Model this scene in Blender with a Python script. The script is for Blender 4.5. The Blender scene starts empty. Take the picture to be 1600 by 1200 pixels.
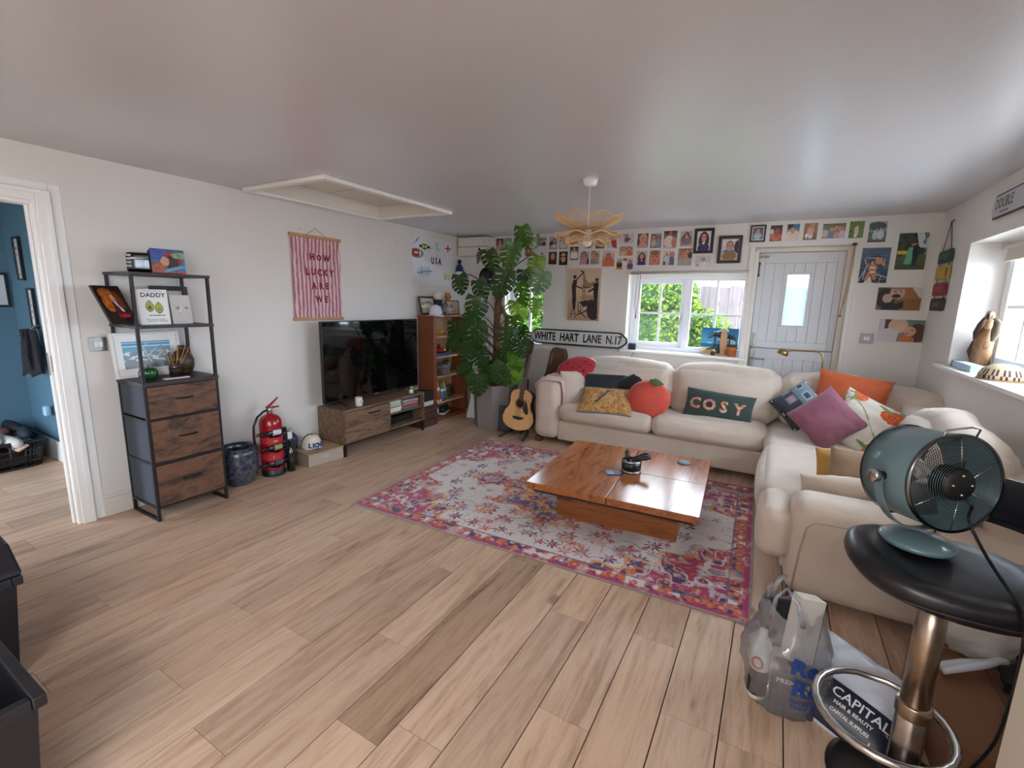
import bpy, math, random
import numpy as np
from mathutils import Vector, Matrix, noise, Euler

random.seed(7)
scene = bpy.context.scene
COL = scene.collection
PI = math.pi

# ---------------------------------------------------------------- camera
def cam_setup():
    yaw, pit, rol, f = -0.51586618, -0.17827996, 0.02444494, 722.228
    cy, sy, cp, sp, cr, sr = math.cos(yaw), math.sin(yaw), math.cos(pit), math.sin(pit), math.cos(rol), math.sin(rol)
    fw = Vector((sy*cp, cy*cp, sp)); r = Vector((cy, -sy, 0)); u = r.cross(fw)
    r2 = cr*r + sr*u; u2 = -sr*r + cr*u
    cam = bpy.data.cameras.new('camera'); o = bpy.data.objects.new('camera', cam)
    COL.objects.link(o)
    m = Matrix((r2, u2, -fw)).transposed().to_4x4(); m.translation = (0, 0, 1.5)
    o.matrix_world = m
    cam.sensor_width = 36; cam.lens = f/1600*36; cam.clip_start = 0.02; cam.clip_end = 200
    scene.camera = o
cam_setup()

# ---------------------------------------------------------------- world, lights, exposure
scene.view_settings.view_transform = 'Standard'
scene.view_settings.look = 'None'
scene.view_settings.exposure = 2.1
scene.view_settings.gamma = 1.0
scene.view_settings.use_curve_mapping = False
scene.cycles.max_bounces = 10
scene.cycles.diffuse_bounces = 6
scene.cycles.glossy_bounces = 4
scene.cycles.transparent_max_bounces = 16
scene.cycles.caustics_reflective = False
scene.cycles.caustics_refractive = False
scene.cycles.sample_clamp_indirect = 6.0
scene.cycles.use_denoising = True

SKY = 5.2
def world_setup():
    w = bpy.data.worlds.new('overcast'); scene.world = w; w.use_nodes = True
    nt = w.node_tree; nt.nodes.clear()
    out = nt.nodes.new('ShaderNodeOutputWorld'); bg = nt.nodes.new('ShaderNodeBackground')
    tc = nt.nodes.new('ShaderNodeTexCoord'); sep = nt.nodes.new('ShaderNodeSeparateXYZ')
    rmp = nt.nodes.new('ShaderNodeValToRGB')
    nt.links.new(tc.outputs['Generated'], sep.inputs[0]); nt.links.new(sep.outputs['Z'], rmp.inputs['Fac'])
    rmp.color_ramp.elements[0].position = 0.0; rmp.color_ramp.elements[0].color = (0.74, 0.86, 1.0, 1)
    rmp.color_ramp.elements[1].position = 0.9; rmp.color_ramp.elements[1].color = (0.82, 0.91, 1.0, 1)
    nt.links.new(rmp.outputs[0], bg.inputs['Color']); bg.inputs['Strength'].default_value = SKY
    nt.links.new(bg.outputs[0], out.inputs[0])
world_setup()

def portal(name, loc, rot, w, h):
    l = bpy.data.lights.new(name, 'AREA'); l.shape = 'RECTANGLE'; l.size = w; l.size_y = h
    l.cycles.is_portal = True
    o = bpy.data.objects.new(name, l); COL.objects.link(o); o.location = loc; o.rotation_euler = rot
portal('daylight_portal_back', (-0.9, 5.62, 1.4), (-PI/2, 0, 0), 1.25, 0.9)
portal('daylight_portal_narrow', (-2.85, 5.62, 1.4), (-PI/2, 0, 0), 0.6, 0.9)
portal('daylight_portal_right', (1.50, 3.43, 1.53), (0, PI/2, 0), 0.9, 2.2)
portal('daylight_portal_kitchen', (1.50, -1.6, 1.55), (0, PI/2, 0), 1.2, 2.0)
portal('daylight_portal_hall', (-4.95, -0.55, 0.95), (PI/2, 0, 0), 0.75, 1.5)

def area(name, loc, rot, w, h, power, col=(1, 1, 1)):
    l = bpy.data.lights.new(name, 'AREA'); l.shape = 'RECTANGLE'; l.size = w; l.size_y = h
    l.energy = power; l.color = col
    o = bpy.data.objects.new(name, l); COL.objects.link(o); o.location = loc; o.rotation_euler = rot
    return o
# added soft fill light above and behind the camera, not a known lamp
area('added_fill_light', (-0.2, -1.6, 2.27), (0, 0, 0), 1.6, 1.0, 24, (0.95, 0.98, 1.0))

# ---------------------------------------------------------------- helpers
def L1(c):
    c = c/255.0
    return c/12.92 if c <= 0.04045 else ((c+0.055)/1.055)**2.4
def C(r, g, b): return (L1(r), L1(g), L1(b), 1.0)

MATS = {}
def _base(name):
    m = bpy.data.materials.new(name); m.use_nodes = True
    nt = m.node_tree; b = nt.nodes['Principled BSDF']
    return m, nt, b
def N(nt, t): return nt.nodes.new(t)
def coords(nt, scale=(1, 1, 1), kind='Object'):
    tc = N(nt, 'ShaderNodeTexCoord'); mp = N(nt, 'ShaderNodeMapping')
    mp.inputs['Scale'].default_value = scale
    nt.links.new(tc.outputs[kind], mp.inputs[0]); return mp.outputs[0]
def noise_n(nt, vec, scale, detail=4, rough=0.55, dist=0.0):
    n = N(nt, 'ShaderNodeTexNoise'); n.inputs['Scale'].default_value = scale; n.inputs['Detail'].default_value = detail
    n.inputs['Roughness'].default_value = rough; n.inputs['Distortion'].default_value = dist
    nt.links.new(vec, n.inputs['Vector']); return n.outputs['Fac']
def ramp(nt, fac, stops):
    r = N(nt, 'ShaderNodeValToRGB'); e = r.color_ramp.elements
    while len(e) < len(stops): e.new(0.5)
    for i, (p, c) in enumerate(stops): e[i].position = p; e[i].color = c
    nt.links.new(fac, r.inputs['Fac']); return r.outputs['Color']
def bump_n(nt, b, h, strength, dist=0.01):
    bp = N(nt, 'ShaderNodeBump'); bp.inputs['Strength'].default_value = strength; bp.inputs['Distance'].default_value = dist
    nt.links.new(h, bp.inputs['Height']); nt.links.new(bp.outputs[0], b.inputs['Normal'])
def mat(name, col, rough=0.6, metal=0.0, var=None, bump=None, spec=None, sheen=0.0, coat=0.0, emit=0.0):
    if name in MATS: return MATS[name]
    m, nt, b = _base(name)
    b.inputs['Base Color'].default_value = col; b.inputs['Roughness'].default_value = rough; b.inputs['Metallic'].default_value = metal
    if spec is not None: b.inputs['Specular IOR Level'].default_value = spec
    if sheen: b.inputs['Sheen Weight'].default_value = sheen
    if coat: b.inputs['Coat Weight'].default_value = coat
    if emit: b.inputs['Emission Color'].default_value = col; b.inputs['Emission Strength'].default_value = emit
    if var:
        f = noise_n(nt, coords(nt), var[0], 5)
        a = var[1]; lo = tuple(max(0, c*(1-a)) for c in col[:3])+(1,); hi = tuple(min(1, c*(1+a)) for c in col[:3])+(1,)
        nt.links.new(ramp(nt, f, [(0.3, lo), (0.7, hi)]), b.inputs['Base Color'])
    if bump:
        bump_n(nt, b, noise_n(nt, coords(nt), bump[0], 6), bump[1], bump[2] if len(bump) > 2 else 0.01)
    MATS[name] = m; return m
def wood(name, stops, stretch=(1, 12, 12), scale=2.0, rough=0.45, bumpy=0.15, dist=1.2, fine=0.25, rnd=True, spec=None):
    """grain runs along the axis with the smallest stretch"""
    if name in MATS: return MATS[name]
    m, nt, b = _base(name)
    v = coords(nt, stretch)
    if rnd:
        oi = N(nt, 'ShaderNodeObjectInfo'); vm = N(nt, 'ShaderNodeVectorMath'); vm.operation = 'ADD'
        sc = N(nt, 'ShaderNodeVectorMath'); sc.operation = 'SCALE'; sc.inputs['Scale'].default_value = 60.0
        cmb = N(nt, 'ShaderNodeCombineXYZ')
        for k in range(3): nt.links.new(oi.outputs['Random'], cmb.inputs[k])
        nt.links.new(cmb.outputs[0], sc.inputs[0]); nt.links.new(v, vm.inputs[0]); nt.links.new(sc.outputs[0], vm.inputs[1]); v = vm.outputs[0]
    f1 = noise_n(nt, v, scale, 6, 0.6, dist); f2 = noise_n(nt, v, scale*7, 4, 0.7, 0.3)
    mx = N(nt, 'ShaderNodeMath'); mx.operation = 'MULTIPLY_ADD'
    nt.links.new(f2, mx.inputs[0]); mx.inputs[1].default_value = fine; nt.links.new(f1, mx.inputs[2])
    sb = N(nt, 'ShaderNodeMath'); sb.operation = 'SUBTRACT'; nt.links.new(mx.outputs[0], sb.inputs[0]); sb.inputs[1].default_value = fine*0.5
    nt.links.new(ramp(nt, sb.outputs[0], stops), b.inputs['Base Color'])
    b.inputs['Roughness'].default_value = rough
    if spec is not None: b.inputs['Specular IOR Level'].default_value = spec
    if bumpy: bump_n(nt, b, f2, bumpy, 0.003)
    MATS[name] = m; return m
def matcol(name, rough=0.6, bump=None, transl=0.0, sheen=0.0, spec=None):
    if name in MATS: return MATS[name]
    m, nt, b = _base(name)
    a = N(nt, 'ShaderNodeAttribute'); a.attribute_name = 'Col'
    nt.links.new(a.outputs['Color'], b.inputs['Base Color']); b.inputs['Roughness'].default_value = rough
    if sheen: b.inputs['Sheen Weight'].default_value = sheen
    if spec is not None: b.inputs['Specular IOR Level'].default_value = spec
    if bump: bump_n(nt, b, noise_n(nt, coords(nt), bump[0], 5), bump[1], bump[2] if len(bump) > 2 else 0.01)
    if transl:
        tr = N(nt, 'ShaderNodeBsdfTranslucent'); mx = N(nt, 'ShaderNodeMixShader'); mx.inputs[0].default_value = transl
        nt.links.new(a.outputs['Color'], tr.inputs['Color'])
        nt.links.new(b.outputs[0], mx.inputs[1]); nt.links.new(tr.outputs[0], mx.inputs[2])
        nt.links.new(mx.outputs[0], nt.nodes['Material Output'].inputs['Surface'])
    MATS[name] = m; return m
def glass(name, tint=(1, 1, 1, 1), refl=0.08, rough=0.02, milky=0.0, milk=(1, 1, 1, 1)):
    """thin sheet: mostly see-through, a little reflection, optional milky scatter"""
    if name in MATS: return MATS[name]
    m = bpy.data.materials.new(name); m.use_nodes = True; nt = m.node_tree; nt.nodes.clear()
    out = N(nt, 'ShaderNodeOutputMaterial'); t = N(nt, 'ShaderNodeBsdfTransparent'); t.inputs[0].default_value = tint
    g = N(nt, 'ShaderNodeBsdfGlossy'); g.inputs['Roughness'].default_value = rough
    fr = N(nt, 'ShaderNodeLayerWeight'); fr.inputs['Blend'].default_value = 0.12
    ad = N(nt, 'ShaderNodeMath'); ad.operation = 'MULTIPLY_ADD'; ad.inputs[1].default_value = 0.8; ad.inputs[2].default_value = refl*0.5
    ad.use_clamp = True
    nt.links.new(fr.outputs['Fresnel'], ad.inputs[0])
    mx = N(nt, 'ShaderNodeMixShader'); nt.links.new(ad.outputs[0], mx.inputs[0])
    nt.links.new(t.outputs[0], mx.inputs[1]); nt.links.new(g.outputs[0], mx.inputs[2])
    last = mx.outputs[0]
    if milky:
        d = N(nt, 'ShaderNodeBsdfTranslucent'); d.inputs[0].default_value = milk
        d2 = N(nt, 'ShaderNodeBsdfDiffuse'); d2.inputs[0].default_value = milk
        m0 = N(nt, 'ShaderNodeMixShader'); nt.links.new(d.outputs[0], m0.inputs[1]); nt.links.new(d2.outputs[0], m0.inputs[2])
        m2 = N(nt, 'ShaderNodeMixShader'); m2.inputs[0].default_value = milky
        nt.links.new(last, m2.inputs[1]); nt.links.new(m0.outputs[0], m2.inputs[2]); last = m2.outputs[0]
    nt.links.new(last, out.inputs[0]); MATS[name] = m; return m

def T(x=0, y=0, z=0): return Matrix.Translation((x, y, z))
def RX(a): return Matrix.Rotation(a, 4, 'X')
def RY(a): return Matrix.Rotation(a, 4, 'Y')
def RZ(a): return Matrix.Rotation(a, 4, 'Z')
def S(x, y, z): return Matrix.Diagonal((x, y, z, 1))

class G:
    def __init__(s): s.v = []; s.f = []; s.mi = []; s.sm = []; s.fc = []
    def add(s, v, f, mi=0, sm=False, M=None, fc=None):
        b = len(s.v)
        if M is not None: v = [M @ Vector(p) for p in v]
        s.v.extend([tuple(p) for p in v]); s.f.extend([tuple(i+b for i in q) for q in f])
        n = len(f); s.mi.extend([mi]*n); s.sm.extend([sm]*n); s.fc.extend(fc if fc is not None else [None]*n)
        return s
    def box(s, x0, x1, y0, y1, z0, z1, mi=0, M=None, fc=None):
        v = [(x0, y0, z0), (x1, y0, z0), (x1, y1, z0), (x0, y1, z0), (x0, y0, z1), (x1, y0, z1), (x1, y1, z1), (x0, y1, z1)]
        f = [(0, 3, 2, 1), (4, 5, 6, 7), (0, 1, 5, 4), (1, 2, 6, 5), (2, 3, 7, 6), (3, 0, 4, 7)]
        return s.add(v, f, mi, False, M, [fc]*6 if fc else None)
    def cbox(s, cx, cy, cz, sx, sy, sz, mi=0, M=None, fc=None):
        return s.box(cx-sx/2, cx+sx/2, cy-sy/2, cy+sy/2, cz-sz/2, cz+sz/2, mi, M, fc)
    def rbox(s, sx, sy, sz, r, n=5, bulge=0.0, mi=0, M=None, fn=None, mid=3):
        """rounded, optionally bulging box centred on the origin"""
        h = (sx/2, sy/2, sz/2); r = min(r, *h)
        def line(hh):
            inner = hh-r
            a = [-hh + r*(1-math.cos(k/n*PI/2)) for k in range(n)]
            m = [-inner + 2*inner*k/mid for k in range(mid+1)] if inner > 1e-6 else [0.0]
            return a+m+[-q for q in reversed(a)]
        ls = [line(q) for q in h]
        vid = {}; V = []; F = []
        def vert(p):
            k = (round(p[0], 6), round(p[1], 6), round(p[2], 6))
            if k in vid: return vid[k]
            q = [max(-(h[i]-r), min(h[i]-r, p[i])) for i in range(3)]
            d = Vector([p[i]-q[i] for i in range(3)])
            if d.length > 1e-9:
                # push onto the rounded surface
                d = d.normalized()*r
                P = [q[i]+d[i] for i in range(3)]
            else: P = list(p)
            if bulge:
                u = [p[i]/h[i] for i in range(3)]
                for i in range(3):
                    j, k2 = [(1, 2), (0, 2), (0, 1)][i]
                    P[i] += bulge*(u[i])*(1-u[j]**2)*(1-u[k2]**2)
            if fn: P = fn(P)
            vid[k] = len(V); V.append(tuple(P)); return vid[k]
        for ax in range(3):
            i, j = [(1, 2), (2, 0), (0, 1)][ax]
            for sg in (-1, 1):
                for a in range(len(ls[i])-1):
                    for b in range(len(ls[j])-1):
                        def pt(aa, bb):
                            p = [0, 0, 0]; p[ax] = sg*h[ax]; p[i] = ls[i][aa]; p[j] = ls[j][bb]; return vert(p)
                        q = [pt(a, b), pt(a+1, b), pt(a+1, b+1), pt(a, b+1)]
                        if sg < 0: q.reverse()
                        if len(set(q)) >= 3:
                            qq = []
                            for t in q:
                                if t not in qq: qq.append(t)
                            F.append(tuple(qq))
        return s.add(V, F, mi, True, M)
    def tube(s, pts, r, n=8, mi=0, M=None, closed=False, caps=True):
        P = [Vector(p) for p in pts]; m = len(P)
        R = r if isinstance(r, (list, tuple)) else [r]*m
        V = []; F = []
        up = None
        for i in range(m):
            if closed: d = (P[(i+1) % m]-P[i-1])
            else: d = P[min(i+1, m-1)]-P[max(i-1, 0)]
            d.normalize()
            if up is None:
                up = Vector((0, 0, 1)) if abs(d.z) < 0.9 else Vector((1, 0, 0))
            a = d.cross(up)
            if a.length < 1e-5: a = d.cross(Vector((0, 1, 0.3)))
            a.normalize(); b = a.cross(d); up = b.copy()
            for k in range(n):
                t = 2*PI*k/n; V.append(P[i]+R[i]*(math.cos(t)*a+math.sin(t)*b))
        for i in range(m if closed else m-1):
            i2 = (i+1) % m
            for k in range(n):
                k2 = (k+1) % n; F.append((i*n+k, i*n+k2, i2*n+k2, i2*n+k))
        if caps and not closed:
            F.append(tuple(range(n))[::-1]); F.append(tuple((m-1)*n+k for k in range(n)))
        return s.add(V, [q[::-1] for q in F], mi, True, M)
    def lathe(s, prof, n=24, mi=0, M=None, cap=True, sm=True):
        V = []; F = []; m = len(prof)
        for (r, z) in prof:
            for k in range(n):
                t = 2*PI*k/n; V.append((r*math.cos(t), r*math.sin(t), z))
        for i in range(m-1):
            for k in range(n):
                k2 = (k+1) % n; F.append((i*n+k, i*n+k2, (i+1)*n+k2, (i+1)*n+k))
        if cap:
            if prof[0][0] > 1e-5: F.append(tuple(range(n))[::-1])
            if prof[-1][0] > 1e-5: F.append(tuple((m-1)*n+k for k in range(n)))
        return s.add(V, F, mi, sm, M)
    def ball(s, r, n=14, m=10, mi=0, M=None):
        return s.lathe([(max(1e-5, r*math.sin(PI*k/m)), -r*math.cos(PI*k/m)) for k in range(m+1)], n, mi, M, cap=False)
    def prism(s, poly, z0, z1, mi=0, M=None, sm=False):
        n = len(poly)
        V = [(x, y, z0) for x, y in poly]+[(x, y, z1) for x, y in poly]
        F = [tuple(range(n))[::-1], tuple(range(n, 2*n))]+[(i, (i+1) % n, n+(i+1) % n, n+i) for i in range(n)]
        return s.add(V, F, mi, sm, M)
    def grid(s, fn, nu, nv, mi=0, M=None, sm=True, colfn=None, flip=False):
        V = [fn(i/nu, j/nv) for j in range(nv+1) for i in range(nu+1)]
        F = []; fc = []
        for j in range(nv):
            for i in range(nu):
                a = j*(nu+1)+i; q = (a, a+1, a+nu+2, a+nu+1)
                F.append(q[::-1] if flip else q)
                if colfn: fc.append(colfn((i+.5)/nu, (j+.5)/nv))
        return s.add(V, F, mi, sm, M, fc if colfn else None)
    def panel(s, w, h, t, nx, ny, fn, mi=0, M=None, edge=None, x0=None, z0=None):
        """flat sheet in XZ facing -Y; its printed face carries colours"""
        x0 = -w/2 if x0 is None else x0; z0 = 0 if z0 is None else z0
        s.grid(lambda u, v: (x0+w*u, -t/2, z0+h*v), nx, ny, mi, M, False, fn)
        ec = edge or (0.8, 0.8, 0.8, 1)
        a, b, c, d = x0, x0+w, z0, z0+h; y0 = -t/2; y1 = t/2
        V = [(a, y0, c), (b, y0, c), (b, y0, d), (a, y0, d), (a, y1, c), (b, y1, c), (b, y1, d), (a, y1, d)]
        F = [(0, 4, 5, 1), (1, 5, 6, 2), (2, 6, 7, 3), (3, 7, 4, 0), (5, 4, 7, 6)]
        return s.add(V, F, mi, False, M, [ec]*5)
    def text(s, txt, size, mi=0, M=None, bold=0.0, depth=0.0, fc=None, align='CENTER', sx=1.0):
        """flat lettering in the XZ plane facing -Y, centred on the origin"""
        cu = bpy.data.curves.new('t', 'FONT'); cu.body = txt; cu.size = size; cu.offset = bold; cu.extrude = depth
        cu.align_x = align; cu.align_y = 'CENTER'; cu.resolution_u = 2
        o = bpy.data.objects.new('t', cu); me = bpy.data.meshes.new_from_object(o)
        V = [(p.co.x*sx, -p.co.z, p.co.y) for p in me.vertices]; F = [tuple(p.vertices) for p in me.polygons]
        bpy.data.objects.remove(o); bpy.data.curves.remove(cu); bpy.data.meshes.remove(me)
        return s.add(V, F, mi, False, M, [fc]*len(F) if fc else None)
    def mesh(s, name, mats):
        me = bpy.data.meshes.new(name); me.from_pydata(s.v, [], s.f)
        for m in (mats if isinstance(mats, (list, tuple)) else [mats]): me.materials.append(m)
        n = len(s.f)
        me.polygons.foreach_set('material_index', s.mi); me.polygons.foreach_set('use_smooth', s.sm)
        if any(c is not None for c in s.fc):
            at = me.color_attributes.new('Col', 'FLOAT_COLOR', 'CORNER')
            arr = []
            for q, c in zip(s.f, s.fc):
                c = c or (0.8, 0.8, 0.8, 1.0); arr.extend(list(c)*len(q))
            at.data.foreach_set('color', arr)
        me.update(); return me
    def obj(s, name, mats, parent=None, bevel=0, sub=0, loc=None, rot=None):
        o = bpy.data.objects.new(name, s.mesh(name, mats)); COL.objects.link(o)
        if parent is not None: o.parent = parent
        if loc is not None: o.location = loc
        if rot is not None: o.rotation_euler = rot
        if bevel:
            b = o.modifiers.new('b', 'BEVEL'); b.width = bevel; b.segments = 2; b.limit_method = 'ANGLE'; b.angle_limit = 0.6
        if sub:
            b = o.modifiers.new('s', 'SUBSURF'); b.levels = sub; b.render_levels = sub
        return o

def tag(o, label=None, cat=None, group=None, kind=None):
    if label: o['label'] = label
    if cat: o['category'] = cat
    if group: o['group'] = group
    if kind: o['kind'] = kind
    return o
def thing(name, label, cat, loc=(0, 0, 0), rot=0, group=None):
    o = bpy.data.objects.new(name, None); COL.objects.link(o); o.location = loc; o.empty_display_size = 0.1
    o.rotation_euler = (0, 0, rot) if not isinstance(rot, (tuple, list)) else rot
    return tag(o, label, cat, group)
def struct(name, g, mats, bevel=0): return tag(g.obj(name, mats, bevel=bevel), kind='structure')
def copy_tree(o, parent=None):
    kids = list(o.children)
    c = o.copy(); COL.objects.link(c); c.parent = parent
    for k in kids: copy_tree(k, c)
    return c

# tiny painter: colours for printed faces (pictures, rugs, patterned cloth)
def lerp(a, b, t): return tuple(a[i]+(b[i]-a[i])*t for i in range(3))+(1.0,)
def inpoly(x, y, P):
    r = False; j = len(P)-1
    for i in range(len(P)):
        if (P[i][1] > y) != (P[j][1] > y) and x < (P[j][0]-P[i][0])*(y-P[i][1])/(P[j][1]-P[i][1])+P[i][0]: r = not r
        j = i
    return r
def paint(*ops):
    """ops: ('g',bottom,top) gradient, ('r',x0,y0,x1,y1,c), ('e',cx,cy,rx,ry,c), ('p',pts,c), ('n',freq,amount,seed), ('l',x0,y0,x1,y1,w,c)"""
    def fn(u, v):
        c = (0.8, 0.8, 0.8, 1)
        for o in ops:
            k = o[0]
            if k == 'g': c = lerp(o[1], o[2], v)
            elif k == 'r':
                if o[1] <= u <= o[3] and o[2] <= v <= o[4]: c = o[5]
            elif k == 'e':
                if ((u-o[1])/o[3])**2+((v-o[2])/o[4])**2 <= 1: c = o[5]
            elif k == 'p':
                if inpoly(u, v, o[1]): c = o[2]
            elif k == 'l':
                dx, dy = o[3]-o[1], o[4]-o[2]; t = max(0, min(1, ((u-o[1])*dx+(v-o[2])*dy)/(dx*dx+dy*dy+1e-9)))
                if (u-o[1]-t*dx)**2+(v-o[2]-t*dy)**2 <= o[5]**2: c = o[6]
            elif k == 'n':
                t = 1+o[2]*noise.noise((u*o[1], v*o[1], o[3]))*2
                c = (max(0, c[0]*t), max(0, c[1]*t), max(0, c[2]*t), 1)
            elif k == 'x': c = o[1](u, v, c)
        return c
    return fn

# ================================================================ the setting
XL, XR, YB, YF, ZC = -3.80, 1.11, 5.28, -3.0, 2.31
plaster = mat('warm_white_plaster', C(224, 219, 213), 0.75, bump=(60, 0.12, 0.003), var=(1.3, 0.02))
ceil_paint = mat('satin_ceiling_paint', C(200, 199, 203), 0.27, bump=(2.2, 0.10, 0.02), spec=0.75)
white_gloss = mat('white_woodwork', C(236, 234, 230), 0.35)
offwhite = mat('offwhite_woodwork', C(222, 216, 206), 0.4)
upvc = mat('white_window_plastic', C(238, 240, 244), 0.3)
blue_paint = mat('blue_hall_paint', C(84, 118, 138), 0.7, bump=(60, 0.1, 0.003))
pane_glass = glass('window_glass', (0.97, 0.985, 1.0, 1), 0.06)
black_metal = mat('black_metal', C(34, 31, 31), 0.45, 0.3)
chrome = mat('brushed_chrome', C(200, 198, 195), 0.22, 1.0)
steel = mat('satin_steel', C(165, 163, 160), 0.35, 1.0)
black_plastic = mat('black_plastic', C(20, 20, 23), 0.4)
black_gloss = mat('black_gloss', C(9, 9, 11), 0.08)
brass = mat('aged_brass', C(168, 140, 84), 0.3, 1.0)

def walled(name, axis, p0, p1, a0, a1, holes, m, z1=ZC):
    """wall slab between p0 and p1 on its normal axis, a0..a1 along, with rectangular holes (a0,a1,z0,z1)"""
    g = G(); xs = sorted({a0, a1, *[h[0] for h in holes], *[h[1] for h in holes]})
    for i in range(len(xs)-1):
        c = (xs[i]+xs[i+1])/2; z = 0.0
        for h in sorted([h for h in holes if h[0] < c < h[1]], key=lambda q: q[2])+[(0, 0, z1, z1)]:
            if h[2] > z:
                if axis == 'y': g.box(xs[i], xs[i+1], p0, p1, z, h[2])
                else: g.box(p0, p1, xs[i], xs[i+1], z, h[2])
            z = h[3]
    return struct(name, g, m)

W1 = (-1.515, -0.285, 0.975, 1.822); W2 = (-3.13, -2.575, 0.975, 1.80); D1 = (-0.27, 0.53, 0.0, 2.075)
walled('wall_back', 'y', YB, YB+0.32, XL-0.1, XR+0.3, [W1, W2, D1], plaster)
walled('wall_left', 'x', XL-0.1, XL, YF, YB, [(0.22, 1.075, 0.0, 2.04)], plaster)
W3 = (2.35, 4.51, 1.105, 1.972); W4 = (-2.6, -0.6, 0.95, 2.15)
walled('wall_right', 'x', XR, XR+0.3, YF, YB, [W3, W4], plaster)
walled('wall_front', 'y', YF-0.15, YF, XL-0.1, XR+0.3, [], plaster)
# hall seen through the doorway
walled('wall_hall_back', 'y', 1.44, 1.52, -6.08, XL-0.1, [], blue_paint)
walled('wall_hall_left', 'x', -6.08, -6.0, -0.6, 1.44, [], blue_paint)
walled('wall_hall_front', 'y', -0.6, -0.5, -6.0, XL-0.1, [(-5.3, -4.6, 0.2, 1.7)], blue_paint)
g = G(); HX0, HX1, HY0, HY1 = -3.64, -2.82, 2.29, 3.60
g.box(XL-0.1, HX0, YF-.15, YB+.32, ZC, ZC+0.1); g.box(HX1, XR+0.3, YF-.15, YB+.32, ZC, ZC+0.1)
g.box(HX0, HX1, YF-.15, HY0, ZC, ZC+0.1); g.box(HX0, HX1, HY1, YB+.32, ZC, ZC+0.1)
struct('ceiling', g, ceil_paint)
g = G(); g.box(-6.08, XL-0.1, -0.6, 1.52, ZC, ZC+0.1); struct('ceiling_hall', g, plaster)

# loft hatch: lining, moulding and two lids
g = G(); t = 0.02; H2 = ZC+0.20
g.box(HX0, HX0+t, HY0, HY1, ZC-0.012, H2); g.box(HX1-t, HX1, HY0, HY1, ZC-0.012, H2)
g.box(HX0+t, HX1-t, HY0, HY0+t, ZC-0.012, H2); g.box(HX0+t, HX1-t, HY1-t, HY1, ZC-0.012, H2)
hatch = struct('trim_1', g, offwhite)
g = G(); w = 0.06
g.box(HX0-w, HX1+w, HY0-w, HY0, ZC-0.03, ZC); g.box(HX0-w, HX1+w, HY1, HY1+w, ZC-0.03, ZC)
g.box(HX0-w, HX0, HY0, HY1, ZC-0.03, ZC); g.box(HX1, HX1+w, HY0, HY1, ZC-0.03, ZC)
g.obj('moulding', white_gloss, hatch, bevel=0.006)
G().box(HX0+t, HX1-t, HY0+t, HY1-t, ZC+.155, ZC+.16).obj('loft_shade_sheet', mat('painted_loft_shade', C(14, 12, 12), .9), hatch)  # black sheet standing in for the shade seen through the lid gaps
ym = 2.95
for (a, b) in ((HY0+t, ym), (ym, HY1-t)):
    G().box(HX0+t+.022, HX1-t-.015, a+.010, b-.010, ZC+0.095, ZC+0.115).obj('hatch_lid', offwhite, hatch, bevel=0.002)

# oak plank floor
oak_dark_gap = mat('floor_underlay', C(60, 44, 32), 0.9)
def oak(name, stops, tone):
    m = wood(name, stops, (9, 0.9, 9), 1.6, 0.42, 0.25, 1.6, 0.35, spec=0.4)
    nt = m.node_tree; b = nt.nodes['Principled BSDF']; src = b.inputs['Base Color'].links[0].from_socket
    oi = N(nt, 'ShaderNodeObjectInfo'); mx = N(nt, 'ShaderNodeMix'); mx.data_type = 'RGBA'; mx.blend_type = 'MULTIPLY'; mx.inputs[0].default_value = 1
    r = ramp(nt, oi.outputs['Random'], tone)
    nt.links.new(src, mx.inputs[6]); nt.links.new(r, mx.inputs[7])
    # pale worn knots and grey stains
    st = noise_n(nt, coords(nt, (1.6, 0.7, 1)), 3.0, 3, 0.5)
    m2 = N(nt, 'ShaderNodeMix'); m2.data_type = 'RGBA'
    fr = ramp(nt, st, [(0.64, (0, 0, 0, 1)), (0.78, (0.55, 0.55, 0.55, 1))])
    nt.links.new(fr, m2.inputs[0]); nt.links.new(mx.outputs[2], m2.inputs[6]); m2.inputs[7].default_value = C(122, 108, 96)
    vo = N(nt, 'ShaderNodeTexVoronoi'); vo.inputs['Scale'].default_value = 2.1; nt.links.new(coords(nt, (1.0, .62, .1)), vo.inputs['Vector'])
    ad = N(nt, 'ShaderNodeVectorMath'); ad.operation = 'ADD'; sc2 = N(nt, 'ShaderNodeVectorMath'); sc2.operation = 'SCALE'; sc2.inputs['Scale'].default_value = 37.0
    cb = N(nt, 'ShaderNodeCombineXYZ'); oi2 = N(nt, 'ShaderNodeObjectInfo'); nt.links.new(oi2.outputs['Random'], cb.inputs[0]); nt.links.new(oi2.outputs['Random'], cb.inputs[1]); nt.links.new(cb.outputs[0], sc2.inputs[0])
    nt.links.new(coords(nt, (1.0, .62, .1)), ad.inputs[0]); nt.links.new(sc2.outputs[0], ad.inputs[1]); nt.links.new(ad.outputs[0], vo.inputs['Vector'])
    kn = ramp(nt, vo.outputs['Distance'], [(.035, (.62, .62, .62, 1)), (.075, (0, 0, 0, 1))])
    m3 = N(nt, 'ShaderNodeMix'); m3.data_type = 'RGBA'; nt.links.new(kn, m3.inputs[0]); nt.links.new(m2.outputs[2], m3.inputs[6]); m3.inputs[7].default_value = C(96, 78, 66)
    nt.links.new(m3.outputs[2], b.inputs['Base Color'])
    return m
oak_m = oak('oiled_oak', [(0.25, C(158, 130, 108)), (0.45, C(194, 164, 140)), (0.62, C(208, 180, 156)), (0.8, C(182, 152, 128))],
            [(0.0, (0.80, 0.77, 0.76, 1)), (0.35, (0.98, 0.95, 0.93, 1)), (0.7, (1.0, 1.0, 1.0, 1)), (1.0, (1.0, 0.93, 0.86, 1))])
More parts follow.
